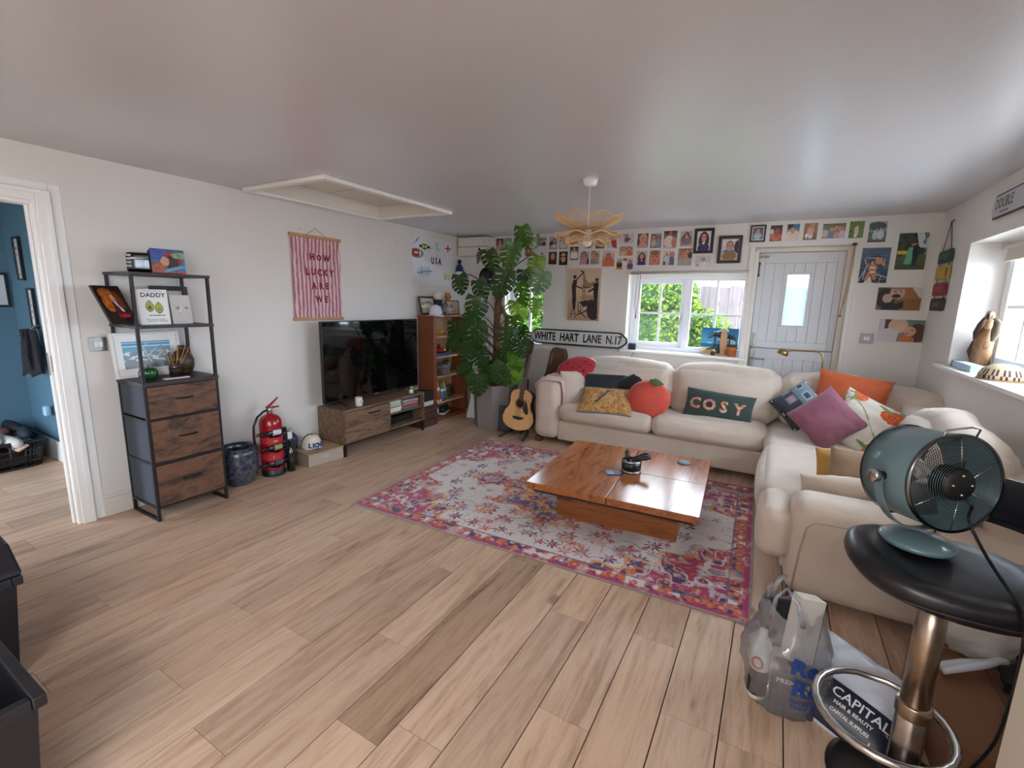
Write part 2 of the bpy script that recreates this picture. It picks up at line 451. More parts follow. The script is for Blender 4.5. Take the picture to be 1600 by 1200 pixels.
oak_old = oak('weathered_oak', [(0.25, C(92, 72, 58)), (0.42, C(156, 126, 102)), (0.6, C(176, 146, 122)), (0.8, C(132, 104, 82))],
              [(0, (0.95, 0.95, 0.95, 1)), (1, (1, 1, 1, 1))])
g = G(); g.box(-6.1, XR, YF-.1, YB+.3, -0.06, -0.021, 0); g.box(XL, XR, YF, -0.62, -0.021, 0.0, 1)
floor = struct('floor', g, [oak_dark_gap, oak_m])
fixed = {-1.1255: .942, -1.3255: 1.333, -1.7255: 1.143, -1.5255: 1.896, -2.3255: 1.816, -0.3255: 1.948, -0.7255: 1.896,
         -0.5255: 1.365, -1.9255: .728, -2.5255: 1.29, -2.7255: .794}
rr = random.Random(5); k = 0
while True:
    x1 = 1.1745-0.2*k; x0 = x1-0.2; k += 1
    if x1 < -6.0: break
    xa, xb = max(x0, -6.0), min(x1, XR)
    cx = round((x0+x1)/2, 4); f0 = fixed.get(cx, rr.uniform(0.3, 2.0))
    ye = YB+0.13 if (x0 > -3.85) else 1.44
    ys = [f0]
    while ys[-1] < ye: ys.append(ys[-1]+rr.uniform(1.0, 1.9))
    y = f0
    while y > -0.62: y -= rr.uniform(1.0, 1.8); ys.insert(0, y)
    for a, b in zip(ys[:-1], ys[1:]):
        a, b = max(a, -0.62), min(b, ye)
        if b-a < 0.03: continue
        hy = (b-a)/2; hx = (xb-xa)/2; dz = rr.uniform(-0.0008, 0.0006)
        gg = G(); gg.box(-hx+.0023, hx-.0023, -hy+.0008, hy-.0008, -0.021, dz)
        old = abs(cx+1.1255) < .01 and a > 0.9
        gg.obj('plank', oak_old if old else oak_m, floor, loc=((xa+xb)/2, (a+b)/2, 0))

# skirting boards and door casing
g = G(); g.box(XL, XL+0.016, 1.18, YB, 0, 0.125); g.box(XL, XL+0.010, 1.18, YB, 0.125, 0.147); struct('baseboard_left', g, offwhite, 0.003)
g = G(); g.box(XL, D1[0]-.06, YB-0.016, YB, 0, 0.14); g.box(D1[1]+.02, XR, YB-0.016, YB, 0, 0.14); struct('baseboard_back', g, offwhite, 0.003)
g = G(); g.box(XR-0.016, XR, YF, YB-.02, 0, 0.14); struct('baseboard_right', g, offwhite, 0.003)
g = G(); g.box(-6.0, XL-0.1, 1.424, 1.44, 0, 0.18); struct('baseboard_hall', g, white_gloss, 0.004)
g = G()
g.box(XL-0.1, XL+0.004, 1.045, 1.075, 0, 2.01); g.box(XL-0.1, XL+0.004, 0.22, 1.045, 1.98, 2.01)       # jamb lining
g.box(XL-0.075, XL-0.04, 1.033, 1.045, 0, 1.98)                                                          # door stop
g.box(XL, XL+0.022, 1.062, 1.128, 0, 2.065); g.box(XL, XL+0.022, 0.17, 1.062, 2.0, 2.065)               # architrave
g.box(XL, XL+0.030, 1.100, 1.128, 0, 2.065); g.box(XL, XL+0.030, 0.17, 1.100, 2.04, 2.065)
g.box(XL, XL+0.008, 1.128, 1.182, 0, 2.11); g.box(XL, XL+0.008, 0.17, 1.128, 2.065, 2.11)
tr2 = struct('trim_2', g, white_gloss, 0.004)
g = G(); g.box(XL-0.05, XL-0.044, 1.026, 1.033, 0.98, 1.12); g.box(XL-0.1, XL-0.04, 1.040, 1.0465, 1.0, 1.1); g.obj('strike_plate', steel, tr2)

# ---------------------------------------------------------------- windows
def pane_grid(parent, x0, x1, z0, z1, y, nx, nz, bar, fr, mfr, th=0.05, M=None):
    """casement: frame, glazing bars and one pane per light"""
    g = G(); g.box(x0, x0+fr, y-th/2, y+th/2, z0, z1); g.box(x1-fr, x1, y-th/2, y+th/2, z0, z1)
    g.box(x0+fr, x1-fr, y-th/2, y+th/2, z0, z0+fr); g.box(x0+fr, x1-fr, y-th/2, y+th/2, z1-fr, z1)
    if M is not None: g.v = [tuple(M @ Vector(p)) for p in g.v]
    sash = g.obj('sash', mfr, parent, bevel=0.004)
    a0, a1, c0, c1 = x0+fr, x1-fr, z0+fr, z1-fr
    for i in range(1, nx):
        xx = a0+(a1-a0)*i/nx; q = G().box(xx-bar/2, xx+bar/2, y-.016, y+.016, c0, c1)
        if M is not None: q.v = [tuple(M @ Vector(p)) for p in q.v]
        q.obj('glazing_bar', mfr, sash)
    for j in range(1, nz):
        zz = c0+(c1-c0)*j/nz; q = G().box(a0, a1, y-.014, y+.014, zz-bar/2, zz+bar/2)
        if M is not None: q.v = [tuple(M @ Vector(p)) for p in q.v]
        q.obj('glazing_bar', mfr, sash)
    for i in range(nx):
        for j in range(nz):
            q = G().box(a0+(a1-a0)*i/nx, a0+(a1-a0)*(i+1)/nx, y-.003, y+.003, c0+(c1-c0)*j/nz, c0+(c1-c0)*(j+1)/nz)
            if M is not None: q.v = [tuple(M @ Vector(p)) for p in q.v]
            q.obj('pane', pane_glass, sash)
    return sash
yf = YB+0.20
g = G(); x0, x1, z0, z1 = W1; f = 0.045
g.box(x0, x0+f, yf-.03, yf+.04, z0, z1); g.box(x1-f, x1, yf-.03, yf+.04, z0, z1); g.box(x0+f, x1-f, yf-.03, yf+.04, z1-f, z1); g.box(x0+f, x1-f, yf-.03, yf+.04, z0, z0+f)
g.box(-0.925, -0.875, yf-.03, yf+.04, z0+f, z1-f)
win1 = struct('window_1', g, upvc, 0.004)
hinge = T(x0+f, yf, 0) @ RZ(0.10) @ T(-(x0+f), -yf, 0)
sash1 = pane_grid(win1, x0+f, -0.925, z0+f, z1-f, yf, 2, 2, 0.024, 0.05, upvc, M=hinge)
pane_grid(win1, -0.875, x1-f, z0+f, z1-f, yf, 2, 2, 0.024, 0.018, upvc)
g = G(); p = hinge @ Vector((-0.955, yf-.03, 1.37)); g.tube([p, p+Vector((0, -.03, 0)), p+Vector((-.01, -.035, -.09))], 0.007); g.obj('casement_handle', steel, sash1)
g = G(); g.box(W1[0]-.04, W1[1]+.03, YB-0.06, yf-.031, z0-0.022, z0+.004); struct('trim_3', g, white_gloss, 0.005)
g = G(); x0, x1, z0, z1 = W2
g.box(x0, x0+f, yf-.03, yf+.04, z0, z1); g.box(x1-f, x1, yf-.03, yf+.04, z0, z1); g.box(x0+f, x1-f, yf-.03, yf+.04, z1-f, z1); g.box(x0+f, x1-f, yf-.03, yf+.04, z0, z0+f)
win2 = struct('window_2', g, upvc, 0.004)
pane_grid(win2, x0+f, x1-f, z0+f, z1-f, yf, 2, 2, 0.024, 0.04, upvc)
g = G(); g.box(W2[0]-.03, W2[1]+.03, YB-0.05, yf-.031, z0-0.022, z0+.004); struct('trim_4', g, white_gloss, 0.005)
# right-hand window, built facing -Y then turned
M3 = T(XR+0.24, 0, 0) @ RZ(-PI/2)
def rot_all(o):
    o.data.transform(M3)
    for c in o.children: rot_all(c)
g = G(); a0, a1, z0, z1 = -W3[1], -W3[0], W3[2], W3[3]
g.box(a0, a0+f, -.03, .04, z0, z1); g.box(a1-f, a1, -.03, .04, z0, z1); g.box(a0+f, a1-f, -.03, .04, z1-f, z1); g.box(a0+f, a1-f, -.03, .04, z0, z0+f)
n = 3; ww = (a1-a0-2*f)/n
for i in range(1, n): g.box(a0+f+ww*i-.02, a0+f+ww*i+.02, -.03, .04, z0+f, z1-f)
win3 = struct('window_3', g, upvc, 0.004)
for i in range(n): pane_grid(win3, a0+f+ww*i+(.02 if i else 0), a0+f+ww*(i+1)-(.02 if i < n-1 else 0), z0+f, z1-f, 0.0, 2, 2, 0.022, 0.045, upvc)
rot_all(win3)
g = G(); g.box(XR-0.05, XR+0.21, W3[0]-.15, W3[1]+.15, W3[2]-0.022, W3[2]+.004)
struct('trim_5', g, white_gloss, 0.005)
g = G(); a0, a1, z0, z1 = -W4[1], -W4[0], W4[2], W4[3]
g.box(a0, a0+f, -.03, .04, z0, z1); g.box(a1-f, a1, -.03, .04, z0, z1); g.box(a0+f, a1-f, -.03, .04, z1-f, z1); g.box(a0+f, a1-f, -.03, .04, z0, z0+f)
win4 = struct('window_4', g, upvc)
pane_grid(win4, a0+f, a1-f, z0+f, z1-f, 0.0, 3, 1, 0.05, 0.05, upvc); rot_all(win4)

# ---------------------------------------------------------------- the stable door
door_paint = mat('grey_white_door_paint', C(214, 214, 216), 0.45, bump=(30, .06, .002))
g = G(); yd = YB+0.14; DX0_, DX1_ = -0.232, 0.482
g.box(D1[0], -0.235, YB-.008, yd+.05, 0, 2.035); g.box(0.485, D1[1], yd-.012, yd+.05, 0, 2.035); g.box(D1[0], D1[1], yd-.012, yd+.05, 2.035, D1[3])
g.box(D1[1]-.004, D1[1]+.03, YB-.012, yd-.012, 0, D1[3]); g.box(D1[0]-.05, D1[0], YB-.014, YB, 0, D1[3])
g.box(DX0_-.02, DX1_+.02, yd+.052, yd+.075, 1.03, 1.14); g.box(DX0_-.03, DX0_+.02, yd+.052, yd+.075, 0, 2.07); g.box(DX1_-.02, DX1_+.03, yd+.052, yd+.075, 0, 2.07); g.box(DX0_-.03, DX1_+.03, yd+.052, yd+.075, 2.0, 2.07)  # unseen strips added behind the leaf joints to keep daylight from leaking
struct('trim_6', g, offwhite, 0.004)
g = G(); DX0, DX1 = -0.232, 0.482
def leaf(g, z0, z1, top, bot, st=0.055):
    g.box(DX0, DX0+st, yd, yd+.045, z0, z1); g.box(DX1-st, DX1, yd, yd+.045, z0, z1)
    g.box(DX0+st, DX1-st, yd, yd+.045, z0, z0+bot); g.box(DX0+st, DX1-st, yd, yd+.045, z1-top, z1)
leaf(g, 1.088, 2.03, 0.10, 0.07); leaf(g, 0.01, 1.080, 0.10, 0.1)
door = struct('door_1', g, door_paint, 0.003)
GX0, GX1, GZ0, GZ1 = 0.031, 0.213, 1.325, 1.819
nb = 7; bx0, bx1 = DX0+.055, DX1-.055; bw = (bx1-bx0)/nb
cuts = sorted([bx0+bw*i for i in range(nb+1)])
for i in range(nb):
    a, b = cuts[i]+.0012, cuts[i+1]-.0012
    G().box(a, b, yd+.006, yd+.04, 0.11, 0.98).obj('board', door_paint, door, bevel=0.002)
    if b < GX0-.01 or a > GX1+.01: G().box(a, b, yd+.006, yd+.04, 1.158, 1.93).obj('board', door_paint, door, bevel=0.002)
    else:
        G().box(a, b, yd+.006, yd+.04, 1.158, GZ0-.012).obj('board', door_paint, door, bevel=0.002)
        G().box(a, b, yd+.006, yd+.04, GZ1+.012, 1.93).obj('board', door_paint, door, bevel=0.002)
        if a < GX0-.012: G().box(a, GX0-.012, yd+.006, yd+.04, GZ0-.012, GZ1+.012).obj('board', door_paint, door)
        if b > GX1+.012: G().box(GX1+.012, b, yd+.006, yd+.04, GZ0-.012, GZ1+.012).obj('board', door_paint, door)
g = G(); q = .014
g.box(GX0-q, GX0, yd-.002, yd+.042, GZ0-q, GZ1+q); g.box(GX1, GX1+q, yd-.002, yd+.042, GZ0-q, GZ1+q); g.box(GX0, GX1, yd-.002, yd+.042, GZ0-q, GZ0); g.box(GX0, GX1, yd-.002, yd+.042, GZ1, GZ1+q)
g.obj('glazing_bead', door_paint, door, bevel=.003)
frost = glass('reeded_frosted_glass', (0.45, 0.56, 0.58, 1), 0.05, 0.3, 0.85, (0.22, 0.30, 0.31, 1))
g = G(); g.grid(lambda u, v: (GX0+(GX1-GX0)*u, yd+.02+.003*math.cos(u*PI*28), GZ0+(GZ1-GZ0)*v), 112, 1); g.obj('pane', frost, door)
# backing sheet added behind the boards so no daylight shows through
g = G(); g.box(DX0+.01, DX1-.01, yd+.041, yd+.049, .02, 1.075)
for a, b, c, d in ((DX0+.01, GX0-q, 1.095, 2.02), (GX1+q, DX1-.01, 1.095, 2.02), (GX0-q, GX1+q, 1.095, GZ0-q), (GX0-q, GX1+q, GZ1+q, 2.02)): g.box(a, b, yd+.041, yd+.049, c, d)
g.obj('backing', door_paint, door)
# furniture of the door
g = G(); g.box(-.213, -.183, yd-.012, yd, 1.10, 1.235); g.lathe([(.016, 0), (.016, .02), (.011, .026), (1e-4, .027)], 14, 0, T(-.205, yd-.01, 1.09) @ RX(PI/2)); g.obj('upper_lock_plate', steel, door, bevel=.004)
lp = G().box(-.225, -.187, yd-.012, yd, 0.86, 1.05).obj('lower_lock_plate', steel, door, bevel=.004)
g = G(); g.tube([(-.205, yd-.012, .975), (-.205, yd-.05, .975), (-.18, yd-.055, .973), (-.085, yd-.055, .972)], [.011, .010, .009, .007], 8); g.obj('lever_handle', steel, lp)
g = G(); g.lathe([(.019, 0), (.019, .012), (.008, .014)], 14, 0, T(-.207, yd-.012, .895) @ RX(PI/2)); g.obj('keyhole', steel, lp)
g = G(); g.box(-.236, -.15, yd-.012, yd, 1.985, 2.005); g.obj('top_bolt', mat('tarnished_brass', C(150, 135, 110), .4, .8), door, bevel=.003)
g = G(); g.box(-.232, -.222, yd-.014, yd, 1.80, 1.94); g.box(-.236, -.218, yd-.016, yd, 1.80, 1.825); g.box(-.236, -.218, yd-.016, yd, 1.915, 1.94); g.obj('hinge', black_metal, door)

# ---------------------------------------------------------------- outside
paving = mat('pale_paving', C(206, 202, 194), 0.9, var=(2, .12))
g = G(); g.box(-40, 40, YB+.4, 60, -0.2, -0.1); g.box(XR+.35, 40, -30, YB+.4, -0.2, -0.1); g.box(-40, XR+.35, -30, -3.3, -.2, -.1)
struct('ground_outside', g, paving)
leafm = []
for i, (c, d) in enumerate([((94, 118, 18), .5), ((58, 96, 22), .45), ((34, 70, 22), .4)]):
    m = mat('hedge_leaf_%d' % i, C(*c), .55); nt = m.node_tree; b = nt.nodes['Principled BSDF']
    tr = N(nt, 'ShaderNodeBsdfTranslucent'); tr.inputs[0].default_value = C(*c); mx = N(nt, 'ShaderNodeMixShader'); mx.inputs[0].default_value = .35
    nt.links.new(b.outputs[0], mx.inputs[1]); nt.links.new(tr.outputs[0], mx.inputs[2]); nt.links.new(mx.outputs[0], nt.nodes['Material Output'].inputs[0]); leafm.append(m)
bark = mat('bush_bark', C(82, 66, 50), .9)
def bush(name, label, x, y, blobs, n, seed, mix):
    r = random.Random(seed); g = G()
    for i in range(n):
        bx, by, bz, rx, ry, rz = blobs[r.randrange(len(blobs))]
        while True:
            p = Vector((r.uniform(-1, 1), r.uniform(-1, 1), r.uniform(-1, 1)))
            if 0.55 < p.length < 1: break
        p = Vector((bx+p.x*rx, by+p.y*ry, bz+p.z*rz)); s = r.uniform(.030, .058)
        if p.z < 0.02: continue
        M = T(*p) @ Euler((r.uniform(-1.2, 1.2), r.uniform(-1, 1), r.uniform(0, 6.28))).to_matrix().to_4x4() @ S(s, s, s)
        g.add([(-1, 0, 0), (-.2, -.55, .1), (1, 0, -.1), (-.2, .55, .1)], [(0, 1, 2, 3)], r.choices((0, 1, 2), mix)[0], False, M)
    t = thing(name, label, 'bush', (x, y, -0.1))
    for (bx, by, bz, rx, ry, rz) in blobs: g.ball(1, 14, 10, 2, T(bx, by, bz) @ S(rx*.74, ry*.74, rz*.78))
    tag(g.obj('foliage', leafm, t), kind='stuff')
    g = G()
    for (bx, by, bz, rx, ry, rz) in blobs: g.tube([(bx*.3, by*.3, 0), (bx*.7, by*.7, bz*.5), (bx, by, bz)], [.05, .035, .012], 7)
    g.obj('stem', bark, t)
bush('garden_bush', 'pale green leafy bush outside the left casement of the wide back window', -2.35, 8.35,
     [(-.3, 0, .7, .55, .4, .7), (.35, -.1, .9, .5, .4, .8), (-.2, 0, 1.7, .5, .4, .55), (.4, 0, 1.75, .45, .4, .5), (0, .1, 2.3, .7, .4, .5)], 9000, 3, (2, 3, 2))
bush('garden_bush', 'yellow-green bush outside the right casement of the wide back window, below the fence top', -1.12, 7.1,
     [(0, 0, .6, .42, .4, .6), (-.1, 0, 1.25, .38, .35, .5), (.25, 0, 1.05, .38, .3, .5), (-.2, .05, 1.75, .28, .3, .3), (.5, 0, .85, .3, .3, .4)], 7000, 4, (5, 3, 1))
bush('garden_bush', 'green bush outside the narrow window behind the monstera', -4.2, 7.8,
     [(0, 0, .8, .7, .4, .8), (-.2, 0, 1.6, .6, .4, .6), (.3, 0, 1.9, .5, .4, .6), (.55, 0, .8, .5, .4, .7)], 8000, 6, (3, 3, 1))
fwood = wood('weathered_fence', [(0.3, C(62, 53, 53)), (0.6, C(84, 75, 76)), (0.8, C(72, 63, 63))], (14, 14, 1), 2, .85)
ft = thing('garden_fence', 'weathered vertical-board fence outside the right casement of the wide back window', 'fence', (0, 9, -.1))
for i in range(16):
    x = -1.75+.16*i; G().box(x, x+.158, -.012+.014*(i % 2), .012+.014*(i % 2), 0, 1.93+.012*math.sin(i*2.3)).obj('fence_board', fwood, ft)
for z in (.4, 1.6): G().box(-1.75, .8, .026, .066, z, z+.07).obj('fence_rail', fwood, ft)
ft = thing('garden_wall', 'low pale rendered garden wall far outside the right-hand window', 'wall', (8.0, 2.5, -.1))
gm = mat('pale_render', C(212, 206, 214), .9, var=(4, .05), bump=(40, .3, .01))
G().box(-.1, .1, -5, 6, 0, 1.35).obj('masonry', gm, ft); G().box(-.15, .15, -5.02, 6.02, 1.35, 1.41).obj('coping', gm, ft, bevel=.01)

# ================================================================ left wall
def framed(g, w, h, d, border, art, mats_idx=(0, 1, 2), mount=0.0, mountcol=None, nx=24, nz=30, M=None):
    """picture frame standing in XZ facing -Y, base at z=0; material 0 frame, 1 printed sheet"""
    M = M or Matrix()
    g.box(-w/2, -w/2+border, -d/2, d/2, 0, h, 0, M); g.box(w/2-border, w/2, -d/2, d/2, 0, h, 0, M)
    g.box(-w/2+border, w/2-border, -d/2, d/2, 0, border, 0, M); g.box(-w/2+border, w/2-border, -d/2, d/2, h-border, h, 0, M)
    g.box(-w/2+border, w/2-border, d/2-.004, d/2, border, h-border, 0, M)
def picture(name, label, w, h, loc, rz, art, border=.02, d=.02, fm=None, tilt=0, nx=24, nz=30, mount=0.0, mcol=(0.85, 0.85, 0.83, 1), group=None, roll=0, glossy=True, cat='picture frame'):
    """a framed picture: frame, mount and print are parts"""
    t = thing(name, label, cat, loc, group=group)
    M = RZ(rz) @ RX(tilt) @ RY(roll)
    g = G(); framed(g, w, h, d, border, None, M=M); g.obj('frame', fm or black_wood, t, bevel=.0015)
    iw, ih = w-2*border, h-2*border
    if mount:
        g = G(); g.panel(iw, ih, .003, 1, 1, lambda u, v: mcol, 0, M @ T(0, d/2-.007, border), mcol); g.obj('mount', printed, t)
    g = G(); g.panel(iw-2*mount, ih-2*mount, .002, nx, nz, art, 0, M @ T(0, d/2-.0105, border+mount)); g.obj('print', printed_gloss if glossy else printed, t)
    return t
printed = matcol('printed_paper', .6)
printed_gloss = matcol('printed_photo_paper', .3)
black_wood = mat('black_painted_wood', C(26, 22, 22), .4)
W_ = (0.86, 0.85, 0.83, 1)

# --- fabric wall hanging
t = thing('wall_hanging', 'pink and red wavy-striped fabric wall hanging reading HOW LUCKY ARE WE', 'wall hanging', (XL+.012, 2.945, 1.28), PI/2)
w, h = .53, .745
def stripes(u, v):
    x = u*13+.35*noise.noise((u*3, v*2.2, 1))+.22*noise.noise((u*14, v*7, 4))
    k = x % 1.0; a = .5+.16*noise.noise((math.floor(x)*3.1, v*3, 2))
    return C(176, 112, 122) if k < a else C(224, 194, 194)
linen = matcol('printed_linen', .9, (300, .2, .001))
clo = G().panel(w, h, .003, 130, 60, stripes, 0, T(0, 0, .005), C(200, 150, 150)).obj('cloth', linen, t)
red_ink = mat('dark_red_ink', C(128, 36, 38), .85)
g = G()
for s_, x, z, sz in (('H', -.070, .565, .085), ('O', .005, .562, .072), ('W', .088, .562, .085), ('L', -.125, .43, .085), ('U', -.062, .432, .08), ('C', .005, .428, .08), ('K', .070, .428, .082), ('Y', .138, .426, .085),
                     ('A', -.062, .306, .082), ('R', .015, .305, .082), ('E', .082, .305, .08), ('W', -.015, .182, .08), ('E', .065, .182, .08)):
    g.text(s_, sz, 0, T(x+.015, -.0035, z+.005) @ RY(random.uniform(-.06, .06)), bold=.004, sx=.85)
tag(g.obj('lettering', red_ink, clo), kind='stuff')
dowel = wood('pale_batten', [(.3, C(176, 124, 82)), (.7, C(206, 160, 112))], (1, 12, 12), 4, .5)
for z in (0, h): G().box(-w/2-.012, w/2+.012, -.009, .009, z-.008, z+.02).obj('batten', dowel, t, bevel=.003)
string = mat('string', C(120, 100, 84), .9)
G().tube([(-.10, 0, h+.02), (0, .004, h+.085), (.10, 0, h+.02)], .0018, 5).obj('hanging_string', string, t)
# --- child's drawing
def draw(u, v):
    c = lerp(C(232, 232, 238), C(226, 226, 230), v)
    def el(cx, cy, rx, ry): return ((u-cx)/rx)**2+((v-cy)/ry)**2
    if el(.10, .64, .17, .095) < 1: c = C(120, 150, 130)
    if el(.09, .645, .13, .075) < 1: c = C(160, 48, 40) if abs(u-.19) > .02 and not (abs(v-.65) < .012 and u > .05 and u < .15) else C(235, 230, 225)
    if el(.30, .79, .13, .055) < 1:
        a = abs((v-.79)/.055); b = abs((u-.30)/.13)
        c = C(225, 205, 120) if abs(a-b) < .25 else (C(20, 24, 22) if b > a else C(40, 92, 50))
    if .82 < u < .98 and .76 < v < .90:
        c = C(232, 230, 232)
        if abs(u-.90) < .018 or abs(v-.825) < .016: c = C(196, 40, 52)
    d = abs(v-(.36+.05*math.sin((u-.12)*6)))
    if .10 < u < .46 and .15 < v < .40: c = lerp(c, C(150, 190, 210), .5*max(0, 1-el(.28, .28, .2, .14)))
    if .12 < u < .47 and abs(v-(.24+.32*(u-.12)-.42*(u-.12)**2)) < .012: c = C(110, 140, 160)
    if (abs(u-.22) < .01 or abs(u-.38) < .01) and .22 < v < .38: c = C(120, 150, 165)
    if .52 < u < .68 and .62 < v < .92 and noise.noise((u*14, v*8, 3)) > .0: c = lerp(c, C(150, 176, 196), .45)
    if .40 < u < .52 and .70 < v < .82 and abs((u-.40)-(v-.70)) < .015 and noise.noise((u*60, v*60, 1)) > 0: c = C(180, 90, 100)
    if .04 < u < .17 and .82 < v < .97 and abs((u-.04)*1.1-(v-.82)) < .02 and noise.noise((u*70, v*60, 1)) > -.1: c = C(90, 90, 130)
    if (el(.83, .22, .035, .07) < 1 or el(.93, .22, .035, .07) < 1) and v < .27: c = C(224, 208, 130)
    for cx in (.83, .93):
        if abs(el(cx, .235, .045, .09)-1) < .12: c = C(170, 170, 176)
    return c
t = thing('childs_drawing', "white sheet of children's drawings with flags and USA, taped to the wall", 'drawing', (XL+.006, 4.628, 1.66), PI/2)
g = G(); g.panel(.755, .575, .002, 110, 90, draw, 0, None, C(225, 225, 228)); sh = g.obj('sheet', printed, t)
g = G()
for ch, x, col in (('U', -.035, 0), ('S', .035, 1), ('A', .105, 2)): g.text(ch, .105, col, T(x+.03, -.002, .30), bold=.006, sx=.8)
tag(g.obj('lettering', [mat('blue_ink', C(40, 84, 140), .7), mat('red_ink', C(196, 60, 66), .7), mat('navy_ink', C(40, 62, 128), .7)], sh), kind='stuff')
# --- light switch by the door, and picture nail
def plate(name, label, w, h, loc, rz, rockers, col, cat='light switch'):
    t = thing(name, label, cat, loc, rz)
    G().box(-w/2, w/2, -.004, .004, -h/2, h/2).obj('plate', col, t, bevel=.002)
    for i in range(rockers): G().box(-.012*rockers+.024*i+.002, -.012*rockers+.024*i+.022, -.008, -.003, -.018, .018).obj('rocker', white_gloss, t, bevel=.002)
    return t
plate('light_switch', 'brushed steel light switch on the left wall between door casing and shelf unit', .086, .088, (XL+.012, 1.262, 1.16), PI/2, 2, steel)
plate('light_switch', 'grey steel light switch below the photos to the right of the stable door', .098, .088, (.712, YB-.006, 1.238), 0, 2, mat('grey_plate', C(150, 150, 152), .4, .5))

# --- metal shelf unit with three drawers (front faces +X)
t = thing('shelf_unit', 'tall black metal shelf unit with three rustic wood drawers by the left doorway', 'shelf unit', (-3.60, 1.555, 0), PI/2)
w, dp = .452, .37; x0, x1, y0, y1 = -w/2, w/2, -.185, .17; tb = .018
g = G()
for x in (x0, x1-tb):
    for y in (y0, y1-tb): g.box(x, x+tb, y, y+tb, 0, 1.612)
    for z in (0.0, .085, .385, .67): g.box(x, x+tb, y0+tb, y1-tb, z, z+tb)
for y in (y0, y1-tb):
    for z in (.085, .385, .68, 1.275): g.box(x0+tb, x1-tb, y, y+tb, z, z+.012)
g.obj('frame', black_metal, t, bevel=.001)
dark_board = wood('dark_brown_board', [(.3, C(38, 28, 26)), (.7, C(60, 46, 40))], (1, 10, 10), 3, .5)
for z in (.925, 1.285, 1.612):
    G().box(x0-.004, x1+.004, y0-.004, y1+.004, z-(.012 if z > 1 else .02), z+.006).obj('shelf', dark_board, t, bevel=.001)
rustic = wood('rustic_drawer_wood', [(.28, C(36, 25, 21)), (.42, C(78, 52, 37)), (.58, C(112, 76, 53)), (.75, C(66, 44, 33))], (1.2, 7, 3.5), 2.4, .55, .2, 2.2, .45)
fab = mat('grey_fabric', C(72, 76, 88), .95, bump=(400, .2, .001))
for i, z in enumerate((.105, .405, .70)):
    hh = .272 if i < 2 else .20
    d = G().box(x0+tb+.003, x1-tb-.003, y0+.016, y1-tb-.003, z, z+hh).obj('drawer', fab, t)
    f = G().box(x0+tb+.001, x1-tb-.001, y0-.003, y0+.016, z-.004, z+hh).obj('drawer_front', rustic, d, bevel=.001)
    g = G(); zc = z+hh*.55; g.tube([(-.055, y0-.003, zc), (-.045, y0-.020, zc), (0, y0-.026, zc-.002), (.045, y0-.020, zc), (.055, y0-.003, zc)], [.004, .006, .007, .006, .004], 8); g.obj('handle', black_metal, d)
# fabric side panels
for z, hh in ((.105, .278), (.405, .262), (.70, .20)):
    G().box(x0+tb*.3, x0+tb*.8, y0+tb, y1-tb, z, z+hh).obj('side_panel', fab, t)
SH = Matrix.Translation((-3.60, 1.555, 0)) @ RZ(PI/2)
def on(x, y, z): return tuple(SH @ Vector((x, y, z)))
# things on it
t = thing('lunch_box', 'colourful picture tin tilted on top of the shelf unit', 'tin', on(.02, -.09, 1.6185), PI/2-.12)
tinart = paint(('g', C(60, 130, 180), C(60, 70, 130)), ('e', .3, .15, .5, .3, C(160, 90, 66)), ('e', .62, .52, .30, .36, C(160, 44, 36)), ('e', .60, .45, .22, .28, C(64, 30, 34)), ('e', .40, .48, .13, .2, C(196, 150, 130)), ('e', .85, .75, .25, .14, C(120, 160, 110)), ('e', .2, .85, .3, .1, C(70, 80, 160)), ('l', .4, .1, .95, .3, .06, C(80, 170, 210)), ('r', .8, .0, 1, .1, C(200, 50, 40)), ('n', 9, .3, 3))
g = G(); g.panel(.185, .152, .006, 64, 52, tinart, 0, T(0, -.042, .003) @ RX(-.10), C(70, 40, 40)); g.obj('front', printed_gloss, t)
g = G(); g.rbox(.185, .062, .150, .022, 4, 0, 0, T(0, .014, .077)); g.obj('body', mat('dark_tin', C(40, 40, 60), .3, .5), t)
t = thing('black_tin', 'black tin with pale lettering behind the colourful tin on the shelf unit top', 'tin', on(-.085, -.01, 1.6185), PI/2-.5)
g = G(); g.rbox(.15, .10, .125, .022, 4, 0, 0, T(0, 0, .0635)); g.obj('body', black_gloss, t)
g = G()
for i in range(4): g.box(-.072+.0, -.045, -.0515, -.050, .034+.022*i, .046+.022*i)
tag(g.obj('lettering', mat('silver_print', C(160, 165, 165), .5), t), kind='stuff')
redart = paint(('g', C(40, 22, 16), C(60, 34, 20)), ('e', .35, .85, .3, .15, C(170, 96, 40)), ('e', .3, .55, .25, .25, C(190, 104, 36)), ('e', .75, .6, .2, .3, C(120, 62, 28)), ('e', .55, .68, .10, .12, C(214, 166, 140)), ('p', [(.42, .6), (.7, .6), (.85, .15), (.4, .15)], C(96, 28, 40)), ('p', [(.5, .6), (.62, .6), (.8, .3), (.7, .3)], C(225, 225, 230)), ('r', .45, .12, .9, .22, C(190, 30, 40)), ('n', 10, .35, 2))
picture('framed_photo', 'black-framed orange and red photograph leaning out at the left of the upper shelf', .20, .25, on(-.245, -.10, 1.30), PI/2+.55, redart, .016, .014, tilt=-.42, nx=40, nz=50)
picture('framed_photo', 'black box frame standing behind the two greeting cards on the upper shelf', .225, .25, on(.09, .05, 1.292), PI/2, paint(('g', C(150, 146, 142), C(200, 196, 190)),), .03, .03, tilt=-.12)
